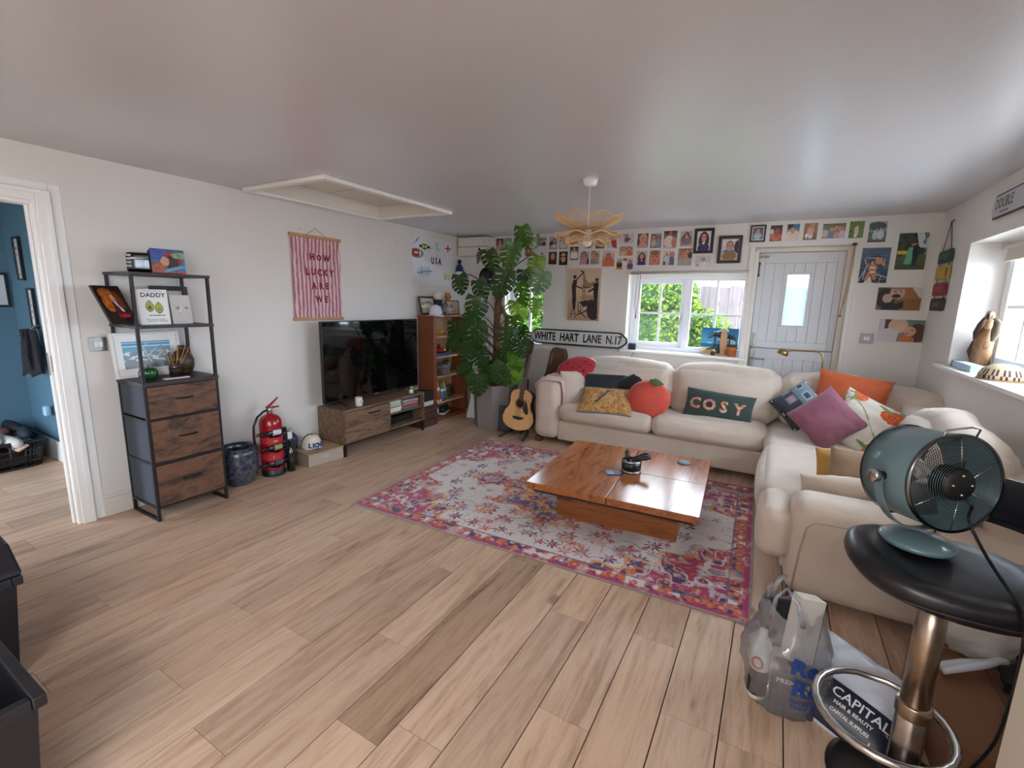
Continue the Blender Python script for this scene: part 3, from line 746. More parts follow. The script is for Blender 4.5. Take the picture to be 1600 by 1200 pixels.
def avo(u, v):
    c = C(240, 240, 238)
    def el(cx, cy, rx, ry): return ((u-cx)/rx)**2+((v-cy)/ry)**2
    for cx, cy, k in ((.36, .53, 0), (.66, .48, 1)):
        dy = v-cy; wid = .145-.05*max(0, dy)/.14*1.0
        dd = ((u-cx)/wid)**2+(dy/.165)**2
        if dd < 1: c = C(66, 92, 40)
        if dd < .74: c = C(168, 180, 84)
        if el(cx+(.01 if k else .0), cy-.05, .065, .055) < 1: c = C(120, 84, 46) if k == 0 else C(150, 158, 70)
    if .30 < u < .84 and abs(v-.26) < .012 and noise.noise((u*50, 1, 1)) > -.2: c = C(90, 90, 90)
    if .2 < u < .9 and (abs(v-.10) < .008 or abs(v-.15) < .008) and noise.noise((u*70, v*9, 1)) > -.15: c = C(150, 150, 150)
    if .2 < u < .84 and abs(v-.955) < .008 and noise.noise((u*70, 5, 1)) > -.15: c = C(120, 120, 120)
    return c
t = thing('greeting_card', 'white DADDY greeting card with two avocados on the upper shelf', 'card', on(-.07, -.085, 1.2915), PI/2)
cm = RX(-.10)
G().panel(.168, .225, .001, 60, 80, avo, 0, cm, W_).obj('front_leaf', printed, t)
G().panel(.168, .225, .001, 1, 1, lambda u, v: W_, 0, T(0, .062, 0) @ RX(.12), W_).obj('back_leaf', printed, t)
tag(G().text('DADDY', .040, 0, cm @ T(.002, -.0015, .188), bold=.0008, sx=.98).obj('lettering', black_plastic, t), kind='stuff')
t = thing('greeting_card', 'pale grey greeting card with a faint animal, right of the avocado card', 'card', on(.095, -.07, 1.2915), PI/2+.1)
cart = paint(('g', C(205, 200, 194), C(212, 206, 200)), ('e', .35, .55, .10, .05, C(150, 140, 128)), ('e', .5, .48, .1, .08, C(226, 222, 216)), ('e', .78, .55, .09, .03, C(120, 116, 110)), ('l', .2, .55, .3, .52, .015, C(190, 120, 70)), ('l', .4, .35, .6, .5, .012, C(160, 150, 140)))
G().panel(.128, .192, .001, 26, 36, cart, 0, RX(-.1), W_).obj('front_leaf', printed, t)
G().panel(.128, .192, .001, 1, 1, lambda u, v: C(190, 186, 180), 0, T(0, .05, 0) @ RX(.12), W_).obj('back_leaf', printed, t)
def sea(u, v):
    c = lerp(C(86, 110, 130), C(120, 150, 168), v) if v < .62 else lerp(C(96, 160, 190), C(40, 120, 172), (v-.62)/.38)
    if .2 < v < .62 and noise.noise((u*7, v*12, 2)) > .1: c = C(214, 222, 226)
    if .80 < v < .83 or .93 < v < .96: c = C(190, 220, 232)
    if v < .25+.12*noise.noise((u*5, 3, 1)): c = lerp(C(60, 64, 70), C(150, 150, 150), .5+.5*noise.noise((u*30, v*30, 1)))
    return c
white_frame = mat('white_frame', C(226, 224, 220), .4)
def dead_tree(u, v):
    c = sea(u, v)
    for (a, b, cc, d, w) in ((.55, .2, .42, .75, .02), (.46, .6, .30, .66, .014), (.50, .45, .68, .72, .016), (.42, .75, .5, .92, .012), (.6, .3, .8, .55, .012), (.25, .35, .4, .28, .02)):
        dx, dy = cc-a, d-b; t2 = max(0, min(1, ((u-a)*dx+(v-b)*dy)/(dx*dx+dy*dy)))
        if (u-a-t2*dx)**2+(v-b-t2*dy)**2 < w*w: c = C(190, 190, 186)
    return c
picture('framed_print', 'white-framed seascape with driftwood leaning at the back of the middle shelf', .40, .30, on(-.055, .10, .9315), PI/2, dead_tree, .018, .02, white_frame, tilt=-.13, nx=60, nz=44, mount=.042)
t = thing('glass_apple', 'round green glass apple ornament on the middle shelf', 'ornament', on(-.135, -.05, .9315))
g = G(); g.lathe([(.001, .004), (.03, 0), (.05, .022), (.055, .048), (.045, .074), (.02, .083), (.004, .076)], 20); gg = mat('green_glass', C(28, 96, 44), .08, coat=1.0); gg.node_tree.nodes['Principled BSDF'].inputs['Transmission Weight'].default_value = .45; g.obj('body', gg, t)
G().tube([(0, 0, .075), (.004, .002, .10)], .003, 6).obj('stalk', bark, t)
t = thing('reed_diffuser', 'amber glass reed diffuser with tan sticks on the middle shelf', 'reed diffuser', on(.035, -.03, .9315))
amber = mat('amber_glass', C(52, 28, 24), .1, coat=.6)
G().lathe([(.034, 0), (.037, .004), (.037, .075), (.026, .092), (.026, .104), (.022, .104)], 20).obj('jar', amber, t)
reedm = mat('reed', C(196, 140, 88), .8)
for i in range(9):
    a = i*.7; r = .045+.03*(i % 3)*.6
    G().tube([(0.006*math.cos(a), .006*math.sin(a), .02), (r*math.cos(a)*1.2, r*math.sin(a)*1.2, .205+.01*(i % 2))], .0022, 5).obj('reed', reedm, t)
G().lathe([(.0375, .02), (.0378, .02), (.0378, .062), (.0375, .062)], 20).obj('label', mat('dark_label', C(40, 22, 24), .6), t)
t = thing('jug_vase', 'round brown mottled jug with a small handle behind the reed diffuser', 'vase', on(.125, .06, .9315))
G().lathe([(.03, 0), (.052, .01), (.070, .05), (.072, .10), (.055, .145), (.028, .17), (.022, .185), (.026, .198), (.018, .2)], 24).obj('body', mat('mottled_brown', C(72, 56, 34), .35, var=(20, .5)), t)
G().tube([(.045, 0, .15), (.068, 0, .17), (.075, 0, .19), (.055, 0, .20), (.022, 0, .19)], .006, 8).obj('handle', mat('mottled_brown', C(72, 56, 34)), t)
t = thing('smartphone', 'white slab phone lying flat at the front edge of the middle shelf', 'phone', on(-.01, -.13, .9315), PI/2-.05)
G().box(-.075, .075, -.02, .02, 0, .008).obj('body', mat('white_plastic', C(210, 216, 226), .3), t, bevel=.003)

# --- floor things along the left wall
t = thing('plant_pot', 'dark blue glazed empty plant pot on the floor beside the shelf unit', 'plant pot', (-3.635, 1.995, 0))
glaze = mat('blue_reactive_glaze', C(58, 66, 84), .18, coat=.4)
nt = glaze.node_tree; b = nt.nodes['Principled BSDF']; f1 = noise_n(nt, coords(nt), 28, 6, .7, .6)
nt.links.new(ramp(nt, f1, [(.3, C(20, 22, 32)), (.44, C(38, 46, 70)), (.54, C(66, 74, 88)), (.62, C(96, 88, 76)), (.74, C(30, 32, 42))]), b.inputs['Base Color'])
bump_n(nt, b, f1, .4, .006)
G().lathe([(.088, 0), (.112, .02), (.138, .10), (.146, .19), (.138, .26), (.128, .305), (.120, .305), (.126, .25), (.13, .15), (.10, .06), (1e-4, .05)], 40).obj('body', glaze, t)
G().lathe([(.123, .235), (1e-4, .24)], 28, 0, None, False).obj('soil', mat('dark_soil', C(24, 22, 22), .95, bump=(40, .6, .02)), t)

red_enam = mat('red_enamel', C(152, 16, 28), .25, coat=.3)
t = thing('fire_extinguisher', 'red fire extinguisher with wine bottles pushed through three cut-outs, beside the blue pot', 'fire extinguisher', (-3.60, 2.262, 0))
R = .087
def exsurf(th, z): return (R*math.cos(th), R*math.sin(th), z)
holes = [(.075, .135), (.21, .275), (.335, .40)]
g = G(); nth, nz = 48, 62; V = []; F = []
prof = [(R, .04+i*.4/nz) for i in range(nz+1)]
for (r, z) in prof:
    for k in range(nth): a = 2*PI*k/nth; V.append((r*math.cos(a), r*math.sin(a), z))
for i in range(nz):
    for k in range(nth):
        a = 2*PI*(k+.5)/nth; z = prof[i][1]+.2/nz; cut = False
        da = (a-(-.12)+PI) % (2*PI)-PI
        for (h0, h1) in holes:
            zc = (h0+h1)/2+.035*0; hz = (h1-h0)/2
            if (da/.95)**2+((z-zc)/hz)**2 < 1: cut = True
        if not cut: k2 = (k+1) % nth; F.append((i*nth+k, i*nth+k2, (i+1)*nth+k2, (i+1)*nth+k))
g.add(V, F, 0, True)
g.lathe([(R, .44), (.082, .475), (.066, .50), (.042, .515), (.022, .522), (.022, .54)], 48, 0, None, False)
g.obj('cylinder', [red_enam, mat('dark_inside', C(24, 10, 12), .6)], t)
G().lathe([(R+.004, 0), (R+.004, .055), (R, .058), (R, .0)], 40, 0, None, False).obj('base_ring', black_plastic, t)
for z0 in (.145, .285): G().lathe([(R+.0006, z0), (R+.0006, z0+.05)], 48, 0, None, False).obj('label_band', mat('faded_red_label', C(176, 40, 50), .5), t)
g = G(); g.text('FIRE', .022, 0, RZ(PI/2) @ T(-.02, -R-.001, .305), .0006); g.text('1', .03, 0, RZ(PI/2) @ T(-.045, -R-.001, .17), .001)
tag(g.obj('lettering', mat('pale_print', C(215, 190, 186), .6), t), kind='stuff')
G().lathe([(.018, .535), (.022, .54), (.022, .575), (.016, .58)], 16).obj('valve', steel, t)
g = G(); g.tube([(0, -.02, .565), (0, .03, .575), (0, .085, .572)], [.010, .009, .007], 8); g.obj('carry_handle', red_enam, t)
g = G(); g.tube([(0, -.025, .575), (0, .02, .605), (0, .08, .65)], [.012, .010, .006], 8); g.obj('squeeze_lever', red_enam, t)
g = G(); g.tube([(0, -.018, .558), (.01, -.06, .553), (.02, -.12, .52), (.02, -.155, .45), (.015, -.158, .36), (.01, -.145, .27), (0, -.12, .22)], .0095, 10); g.obj('hose', black_plastic, t)
# the bottles in it
bglass = mat('dark_bottle_glass', C(14, 18, 14), .06, coat=.5)
def bottle_prof(s=1.0): return [(.030*s, 0), (.036*s, .006*s), (.036*s, .18*s), (.030*s, .205*s), (.016*s, .23*s), (.0135*s, .29*s), (.0155*s, .292*s), (.0155*s, .305*s), (.012*s, .306*s)]
def wine(label, loc, M, capc, labc, cat='bottle', group=None, s=.84):
    t = thing('wine_bottle', label, cat, loc, group=group)
    G().lathe(bottle_prof(s), 20, 0, M).obj('body', bglass, t)
    G().lathe([(.0145*s, .245*s), (.0145*s, .292*s), (.0165*s, .292*s), (.0165*s, .308*s), (1e-4, .309*s)], 16, 0, M, False).obj('capsule', capc, t)
    G().lathe([(.0366*s, .06*s), (.0366*s, .145*s)], 20, 0, M, False).obj('paper_label', labc, t)
    return t
wl = mat('white_paper_label', C(220, 220, 222), .6)
wine('wine bottle with copper capsule in the top cut-out of the fire extinguisher', (-3.60, 2.262, .372), RZ(-.05) @ T(.042, .10, 0) @ RX(PI/2), mat('copper_foil', C(150, 92, 60), .35, .7), wl)
wine('wine bottle with red capsule and olive label in the middle cut-out of the fire extinguisher', (-3.60, 2.262, .243), T(.042, .10, 0) @ RX(PI/2), mat('red_foil', C(120, 36, 40), .4, .5), mat('olive_label', C(150, 156, 100), .6))
wine('wine bottle with dark capsule in the lowest cut-out of the fire extinguisher', (-3.60, 2.262, .107), T(.042, .10, 0) @ RX(PI/2), black_gloss, mat('grey_label', C(70, 78, 90), .5))
t = thing('standing_bottle', 'black wine bottle standing on the floor in front of the dark cap', 'bottle', (-3.535, 2.385, 0))
G().lathe([(.030, 0), (.034, .006), (.0345, .155), (.030, .18), (.016, .205), (.0125, .262), (.0145, .264), (.0145, .28), (1e-4, .281)], 22).obj('body', bglass, t)
g = G(); g.text('A', .02, 0, RZ(PI/2-.3) @ T(0, -.0352, .12)); g.text('wine', .012, 0, RZ(PI/2-.3) @ T(0, -.0352, .10)); tag(g.obj('lettering', mat('grey_print', C(120, 124, 130), .6), t), kind='stuff')

# caps
def cap_mesh(name, label, loc, M, crown_fn, brim_m, crown_m, extra=None, cat='cap'):
    t = thing(name, label, cat, loc)
    g = G(); n = 36
    V = []; F = []; fc = []
    rings = 12
    for i in range(rings+1):
        a = PI/2*i/rings; r = .088*math.cos(a)**.75 if i < rings else 1e-4; z = .115*math.sin(a)
        for k in range(n):
            th = 2*PI*k/n; e = 1.12 if True else 1; V.append((r*math.cos(th), r*math.sin(th)*e, z))
    for i in range(rings):
        for k in range(n):
            k2 = (k+1) % n; F.append((i*n+k, i*n+k2, (i+1)*n+k2, (i+1)*n+k)); fc.append(crown_fn((k+.5)/n, (i+.5)/rings))
    g.add(V, F, 0, True, M, fc); g.obj('crown', crown_m, t)
    g = G(); V = []; F = []; m = 16
    for j in range(2):
        for i in range(m+1):
            a = -PI*.42+PI*.84*i/m
            for rr_, dz in ((.086, 0), (.13, -.006), (.165*(.72+.28*math.cos(a*1.1)), -.018)):
                V.append((rr_*math.sin(a)*.98, -rr_*math.cos(a)*1.1, dz+.008*math.cos(a)+(.004 if j else 0)-.012*abs(math.sin(a))))
    o = (m+1)*3
    for i in range(m):
        for q in range(2):
            a = i*3+q; F.append((a, a+3, a+4, a+1)); F.append((o+a, o+a+1, o+a+4, o+a+3))
        F.append((i*3+2, i*3+5, o+i*3+5, o+i*3+2))
    g.add(V, F, 0, True, M); g.obj('brim', brim_m, t)
    G().ball(.008, 10, 6, 0, M @ T(0, 0, .115)).obj('button', brim_m, t)
    return t
navy = mat('navy_twill', C(28, 44, 88), .9, bump=(300, .2, .001))
clothcol = matcol('cap_cloth', .9, (300, .2, .001))
dgrey = mat('charcoal_twill', C(52, 54, 66), .9, bump=(300, .2, .001))
MB = RZ(.55)
t = cap_mesh('baseball_cap', 'cream and navy cap reading LIONS on the woven lidded box', (-3.63, 2.665, .128), RZ(PI/2-.2) @ RX(.12), lambda u, v: C(222, 214, 196) if (abs(((u-.75+.5) % 1)-.5) < .27 or v > .95) else C(40, 52, 92), navy, clothcol)
g = G(); CM = RZ(PI/2-.2) @ RX(.12)
for i, ch in enumerate('LIONS'):
    a = (-2+i)*.30; g.text(ch, .058, 0, CM @ RZ(a) @ T(0, -.0985, .042) @ RX(-.22), bold=.003)
for i, ch in enumerate('DETROIT'):
    a = (-3+i)*.13; g.text(ch, .014, 0, CM @ RZ(a) @ T(0, -.0985, .012) @ RX(-.05), bold=.0006)
tag(g.obj('lettering', mat('blue_felt', C(34, 70, 130), .9), t), kind='stuff')
t = cap_mesh('baseball_cap', 'charcoal cap with a swing tag standing on edge behind the black bottle', (-3.70, 2.465, .215), RZ(PI/2) @ RX(1.25) @ T(0, 0, -.02), lambda u, v: C(54, 56, 68), navy, clothcol)
G().ball(.03, 12, 6, 0, T(.085, .0, .02) @ S(.25, 1, 1)).obj('badge', mat('blue_badge', C(50, 90, 160), .7), t)
g = G(); g.box(.10, .1015, -.055, -.012, .05, .115); g.obj('swing_tag', wl, t)
G().tube([(.10, -.034, .115), (.095, -.03, .135), (.10, -.022, .15), (.10, -.012, .14)], .002, 6).obj('tag_hook', black_plastic, t)
# woven box
t = thing('storage_box', 'low cream woven storage box with a tan wooden lid left of the TV cabinet', 'box', (-3.585, 2.69, 0), PI/2-.10)
weave = mat('cream_paper_weave', C(196, 184, 166), .9)
nt = weave.node_tree; b = nt.nodes['Principled BSDF']; wv = N(nt, 'ShaderNodeTexWave'); wv.inputs['Scale'].default_value = 14; wv.bands_direction = 'X'
nt.links.new(coords(nt, (4, 4, 4)), wv.inputs['Vector']); nt.links.new(ramp(nt, wv.outputs['Fac'], [(.25, C(128, 110, 94)), (.6, C(214, 202, 184))]), b.inputs['Base Color']); bump_n(nt, b, wv.outputs['Fac'], .5, .004)
G().box(-.175, .175, -.145, .15, 0, .108).obj('body', weave, t, bevel=.006)
G().box(-.18, .18, -.15, .155, .109, .122).obj('lid', wood('tan_lid', [(.3, C(150, 122, 92)), (.7, C(182, 152, 118))], (1, 12, 12), 3, .6), t, bevel=.003)
G().box(-.04, .035, -.149, -.144, .055, .09).obj('label_holder', mat('tin_holder', C(190, 196, 204), .4, .5), t, bevel=.001)

# ================================================================ TV corner
cabw = wood('grey_brown_oak_effect', [(.26, C(58, 44, 36)), (.42, C(104, 80, 62)), (.58, C(134, 106, 84)), (.76, C(96, 74, 58))], (1.1, 9, 7), 2.0, .5, .15, 2.0, .4)
t = thing('tv_cabinet', 'low wood-effect TV cabinet with one drawer and open shelves on black legs', 'TV cabinet', (-3.605, 3.44, 0), PI/2)
x0, x1, y0, y1, z0, z1 = -.575, .565, -.185, .18, .125, .45
g = G(); g.box(x0, x1, y0, y1, z1-.022, z1); g.box(x0, x1, y0, y1, z0, z0+.02); g.box(x0, x0+.02, y0, y1, z0+.02, z1-.022); g.box(x1-.02, x1, y0, y1, z0+.02, z1-.022)
g.box(.005, .025, y0+.01, y1, z0+.02, z1-.022); g.box(x0+.02, x1-.02, y1-.01, y1, z0+.02, z1-.022)
g.obj('carcass', cabw, t, bevel=.001)
G().box(.026, x1-.021, y0+.012, y1-.011, .282, .297).obj('shelf', cabw, t)
d = G().box(x0+.003, .012, y0-.016, y0-.001, z0+.012, z1-.024).obj('drawer_front', cabw, t, bevel=.001)
g = G(); g.box(-.285, -.14, y0-.034, y0-.028, z1-.078, z1-.066); g.box(-.285, -.278, y0-.029, y0-.016, z1-.078, z1-.066); g.box(-.147, -.14, y0-.029, y0-.016, z1-.078, z1-.066); g.obj('handle', black_metal, d)
for x in (x0+.004, x1-.024):
    for y in (y0+.004, y1-.024): G().box(x, x+.02, y, y+.02, 0, z0).obj('leg', black_metal, t)
g = G(); g.box(x0+.024, x1-.024, y0+.004, y0+.018, z0-.014, z0); g.obj('rail', black_metal, t)
TC = T(-3.605, 3.44, 0) @ RZ(PI/2)
def tc(x, y, z): return tuple(TC @ Vector((x, y, z)))
t = thing('television', 'large flat black television on the wood-effect TV cabinet', 'television', (-3.60, 3.447, .4505), PI/2)
scr = mat('screen_glass', C(4, 4, 6), .05, spec=.6)
G().box(-.645, .645, -.008, .028, .050, .82).obj('casing', black_plastic, t, bevel=.003)
G().box(-.637, .637, -.0095, -.0075, .064, .812).obj('screen', scr, t)
G().box(-.35, .35, .028, .065, .15, .55).obj('back_housing', black_plastic, t, bevel=.01)
for s in (-1, 1):
    g = G()
    g.tube([(s*.47, .0, .058), (s*.47, -.03, .03), (s*.475, -.15, .008)], .009, 6); g.tube([(s*.47, .0, .058), (s*.47, .04, .03), (s*.475, .145, .008)], .009, 6)
    g.obj('foot', black_plastic, t)
G().box(-.02, .02, -.0105, -.009, .053, .061).obj('badge', mat('grey_badge', C(150, 150, 154), .4), t)
t = thing('jar_candle', 'small white jar candle on the front edge of the TV cabinet', 'candle', tc(-.335, -.125, .4505))
G().lathe([(.032, 0), (.035, .004), (.035, .085), (.031, .086), (.031, .06), (1e-4, .06)], 22).obj('jar', mat('white_jar', C(226, 222, 220), .15, coat=.4), t)
g = G(); g.box(-.02, .02, -.0362, -.0352, .03, .06); g.v = [tuple(RZ(PI/2+.1) @ Vector(p)) for p in g.v]; g.obj('label', mat('pale_label', C(200, 186, 180), .7), t)
t = thing('owl_figure', 'tiny green and white bird figure under the right end of the television', 'figurine', tc(.42, -.12, .4505))
G().lathe([(.018, 0), (.026, .01), (.027, .03), (.02, .045), (.021, .055), (.018, .072), (.006, .082), (1e-4, .083)], 16).obj('body', mat('white_ceramic', C(220, 218, 210), .25), t)
G().lathe([(.0215, .048), (.0225, .056), (.019, .073), (.007, .0835), (1e-4, .084)], 16).obj('head', mat('green_glaze', C(110, 140, 66), .3), t)
def book(name, label, loc, rz, w, d, h, cov, group=None, title=None, pages=True):
    """flat-lying book, spine along X at -Y"""
    t = thing(name, label, 'book', loc, rz, group)
    g = G(); g.box(-w/2, w/2, -d/2, d/2, 0, .0025); g.box(-w/2, w/2, -d/2, d/2, h-.0025, h); g.box(-w/2, w/2, -d/2, -d/2+.003, .0025, h-.0025); g.obj('cover', cov, t)
    G().box(-w/2+.003, w/2-.003, -d/2+.004, d/2-.004, .003, h-.003).obj('pages', paper, t)
    return t
paper = mat('page_edges', C(214, 208, 196), .85)
bc = lambda n, *c: mat('cover_'+n, C(*c), .5)
zz = .2975
for i, (nm, c, h, dx) in enumerate((('white', (220, 220, 222), .030, 0), ('white', (206, 206, 210), .018, .01), ('crimson', (150, 44, 66), .008, 0), ('sage', (180, 196, 150), .022, .005), ('mint', (176, 200, 180), .020, -.005), ('pale', (206, 212, 214), .024, .0))):
    ds = ['thick white book at the bottom of the left pile', 'off-white book second in the left pile', 'thin crimson book in the left pile', 'sage green book in the left pile', 'mint green book in the left pile', 'pale grey book topping the left pile'][i]
    book('book', ds+' on the TV cabinet shelf', tc(.13+dx, -.03, zz), PI/2, .185, .24, h, bc(nm, *c), 'books on the TV cabinet shelf'); zz += h+.0005
zz = .2975
for i, (nm, c, h, dx) in enumerate((('blue', (60, 130, 176), .018, 0), ('red', (190, 40, 48), .022, .006), ('tan', (170, 140, 110), .020, -.01), ('grey', (140, 138, 142), .018, 0), ('silver', (186, 184, 190), .014, .0))):
    ds = ['blue book at the bottom of the right pile', 'red book in the right pile', 'tan book in the right pile', 'grey book in the right pile', 'silver book topping the right pile'][i]
    book('book', ds+' on the TV cabinet shelf', tc(.40+dx, -.03, zz), PI/2-.08, .22, .22, h, bc(nm, *c), 'books on the TV cabinet shelf'); zz += h+.0005
t = thing('soundbar', 'long black soundbar lying in the bottom of the TV cabinet', 'speaker', tc(.27, .0, .1455), PI/2)
g = G(); g.rbox(.44, .15, .075, .012, 3, 0, 0, T(0, 0, .0375)); g.obj('body', black_plastic, t)
G().box(-.2, .2, -.0765, -.0735, .012, .063).obj('grille', mat('speaker_cloth', C(26, 26, 28), .95, bump=(600, .3, .001)), t)
# white framed thing behind the TV, bag, brown wood box
picture('framed_print', 'white framed sheet with black edge leaning between television and bookcase', .12, .26, (-3.69, 4.15, .452), PI/2, paint(('g', C(206, 204, 206), C(216, 214, 216)), ('r', .15, .05, .9, .10, C(90, 90, 96))), .006, .012, tilt=-.05)
t = thing('wooden_crate', 'dark brown wooden crate on the floor between TV cabinet and bookcase', 'crate', (-3.62, 4.165, 0), PI/2)
dk = wood('dark_crate', [(.3, C(54, 32, 26)), (.7, C(86, 54, 40))], (1, 10, 10), 3, .6)
for i in range(3): G().box(-.14, .14, -.15, -.138, .005+.085*i, .085+.085*i).obj('slat', dk, t, bevel=.001)
g = G(); g.box(-.14, .14, .13, .142, 0, .255); g.box(-.14, -.128, -.138, .13, 0, .255); g.box(.128, .14, -.138, .13, 0, .255); g.box(-.128, .128, -.138, .13, 0, .012); g.obj('body', dk, t)
t = thing('file_box', 'white paper carton with a black strap standing in the dark crate by the bookcase', 'box', (-3.60, 4.165, .013), PI/2)
G().box(-.09, .10, -.10, .10, 0, .38).obj('body', mat('white_card', C(206, 200, 194), .8), t, bevel=.003)
G().box(-.095, .105, -.105, .105, .29, .40).obj('flap', mat('black_card', C(30, 28, 32), .6), t, bevel=.004)

# --- pine bookcase
pine_o = wood('red_stained_pine', [(.3, C(104, 54, 32)), (.5, C(136, 76, 46)), (.75, C(116, 62, 38))], (10, 10, 1), 2.4, .45, .1, 1.5)
pine_i = wood('pale_pine', [(.3, C(168, 122, 86)), (.6, C(204, 164, 124)), (.8, C(184, 140, 100))], (10, 10, 1), 2.4, .55, .1, 1.2)
pine_s = wood('pale_pine_shelf', [(.3, C(168, 122, 86)), (.6, C(204, 164, 124)), (.8, C(184, 140, 100))], (1, 10, 10), 2.4, .55, .1, 1.2)
t = thing('bookcase', 'red-stained pine bookcase full of ornaments between television and monstera', 'bookcase', (-3.66, 4.66, 0), PI/2)
x0, x1, y0, y1 = -.34, .34, -.12, .115
g = G(); g.box(x0, x0+.022, y0, y1, 0, 1.28); g.box(x1-.022, x1, y0, y1, 0, 1.28); g.box(x0-.012, x0+.05, y0-.012, y0, .05, 1.28); g.box(x1-.05, x1+.012, y0-.012, y0, .05, 1.28); g.obj('side', pine_o, t, bevel=.002)
G().box(x0-.02, x1+.02, y0-.022, y1, 1.281, 1.306).obj('top', pine_o, t, bevel=.005)
for i in range(6): G().box(x0+.024+.1055*i, x0+.1265+.1055*i, y1-.012, y1, .055, 1.278).obj('back_plank', pine_i, t, bevel=.002)
for z in (.235, .562, .806, 1.053): G().box(x0+.023, x1-.023, y0+.004, y1-.013, z-.02, z).obj('shelf', pine_s, t, bevel=.001)
G().box(x0+.023, x1-.023, y0+.004, y1-.013, .025, .05).obj('shelf', pine_o, t); G().box(x0+.023, x1-.023, y0-.002, y0+.014, 0, .05).obj('plinth', pine_o, t)
BC = T(-3.66, 4.66, 0) @ RZ(PI/2)
def bk(x, y, z): return tuple(BC @ Vector((x, y, z)))
guin = paint(('g', C(196, 186, 166), C(188, 196, 188)), ('e', .5, .36, .13, .16, C(176, 130, 70)), ('e', .5, .38, .09, .12, C(200, 190, 170)))
f = picture('framed_mirror_sign', 'brown-framed pub mirror reading GUINNESS on top of the bookcase', .29, .225, bk(-.215, .045, 1.3065), PI/2, guin, .024, .02, mat('mahogany_frame', C(74, 38, 26), .35), tilt=-.22, cat='sign')
g = G()
for i, ch in enumerate('GUINNESS'): a = (-3.5+i); g.text(ch, .042, 0, RZ(PI/2) @ RX(-.22) @ T(a*.027, -.0035, .150-.0016*a*a) @ RY(a*.035), bold=.0016)
tag(g.obj('lettering', mat('dark_green_ink', C(30, 44, 36), .5), f), kind='stuff')
cap_mesh('baseball_cap', 'white cap with a navy tab in front of the pub mirror on the bookcase', bk(-.20, -.045, 1.312), RZ(PI/2-1.15) @ S(.9, .9, 1), lambda u, v: C(30, 50, 100) if (v < .3 and abs(u-.25) < .05) else C(222, 222, 232), mat('white_twill', C(216, 216, 226), .9), clothcol)
t = thing('glass_tankard', 'glass beer tankard with printed sides on top of the bookcase', 'mug', bk(-.02, -.045, 1.3065))
clear = glass('clear_glass', (.86, .88, .90, 1), .25, .03, .12, (.8, .82, .85, 1))
G().lathe([(.036, 0), (.040, .004), (.042, .135), (.039, .135), (.036, .012), (1e-4, .012)], 24).obj('body', clear, t)
g = G(); g.tube([(.02, .036, .115), (.03, .07, .11), (.032, .078, .07), (.025, .06, .03), (.018, .036, .028)], .006, 8); g.obj('handle', clear, t)
G().lathe([(.0425, .035), (.0432, .105)], 24, 0, None, False).obj('print', mat('orange_print', C(120, 100, 90), .5, var=(60, .7)), t)
t = thing('ball_trophy', 'round white ball ornament on a black base behind the tankard', 'ornament', bk(-.045, .05, 1.3065))
G().lathe([(.05, 0), (.05, .07), (.03, .09), (.055, .14), (.058, .18), (.03, .185)], 20).obj('base', black_plastic, t)
G().ball(.058, 18, 12, 0, T(0, 0, .232)).obj('ball', mat('cream_ball', C(226, 220, 208), .6), t)
t = thing('wooden_bear', 'orange-brown carved animal figure at the back of the bookcase top', 'figurine', bk(.16, .05, 1.3065))
ob = mat('orange_wood', C(182, 112, 50), .5, var=(14, .3))
G().lathe([(.03, 0), (.045, .03), (.05, .11), (.035, .17), (.028, .19)], 18).obj('body', ob, t)
g = G(); g.ball(.04, 16, 10, 0, T(0, 0, .225)); g.ball(.014, 8, 6, 0, T(.0, .03, .262)); g.ball(.014, 8, 6, 0, T(0, -.03, .262)); g.ball(.018, 10, 6, 0, T(.036, 0, .215)); g.obj('head', ob, t)
picture('framed_print', 'brown-framed sepia house print at the right end of the bookcase top', .27, .18, bk(.185, -.02, 1.3065), PI/2, paint(('g', C(150, 120, 96), C(176, 150, 122)), ('p', [(.2, .4), (.5, .4), (.5, .68), (.35, .82), (.2, .68)], C(96, 70, 56)), ('l', .2, .2, .8, .2, .03, C(110, 84, 66)), ('n', 14, .2, 1)), .016, .016, mat('brown_frame', C(84, 58, 42), .5), tilt=-.12)
# ornaments inside
S1, S2, S3, S4 = 1.054, .807, .563, .236
t = thing('bowl', 'yellow ochre dish on the top inner shelf of the bookcase', 'bowl', bk(-.16, -.02, S1))
G().lathe([(.04, 0), (.05, .006), (.085, .05), (.088, .07), (.082, .07), (.05, .016), (1e-4, .014)], 26).obj('body', mat('ochre_glaze', C(186, 130, 50), .3), t)
t = thing('plate', 'cream plate leaning inside the left end of the top inner shelf', 'plate', bk(-.245, .05, S1+.002))
G().lathe([(1e-4, 0), (.05, .0), (.085, .012), (.085, .016), (.05, .006), (1e-4, .006)], 28, 0, T(0, 0, .085) @ RZ(PI/2) @ RX(PI/2-.25)).obj('body', mat('cream_glaze', C(206, 180, 130), .3), t)
book('book', 'navy blue book lying on the second shelf of the bookcase', bk(-.10, -.03, S2), PI/2, .30, .16, .038, bc('navy', 40, 56, 96))
t = thing('tagine', 'red glazed lidded dish standing on the navy book in the bookcase', 'dish', bk(-.10, -.025, S2+.0385))
rg = mat('red_glaze', C(150, 44, 30), .2, coat=.4)
G().lathe([(.06, 0), (.09, .012), (.095, .03), (.08, .032), (1e-4, .03)], 26).obj('base', rg, t)
G().lathe([(.092, .031), (.075, .05), (.035, .066), (.02, .08), (.026, .09), (.018, .098), (1e-4, .1)], 26).obj('lid', rg, t)
t = thing('candle_tin', 'small red and white tin at the left end of the second bookcase shelf', 'tin', bk(-.275, -.06, S2))
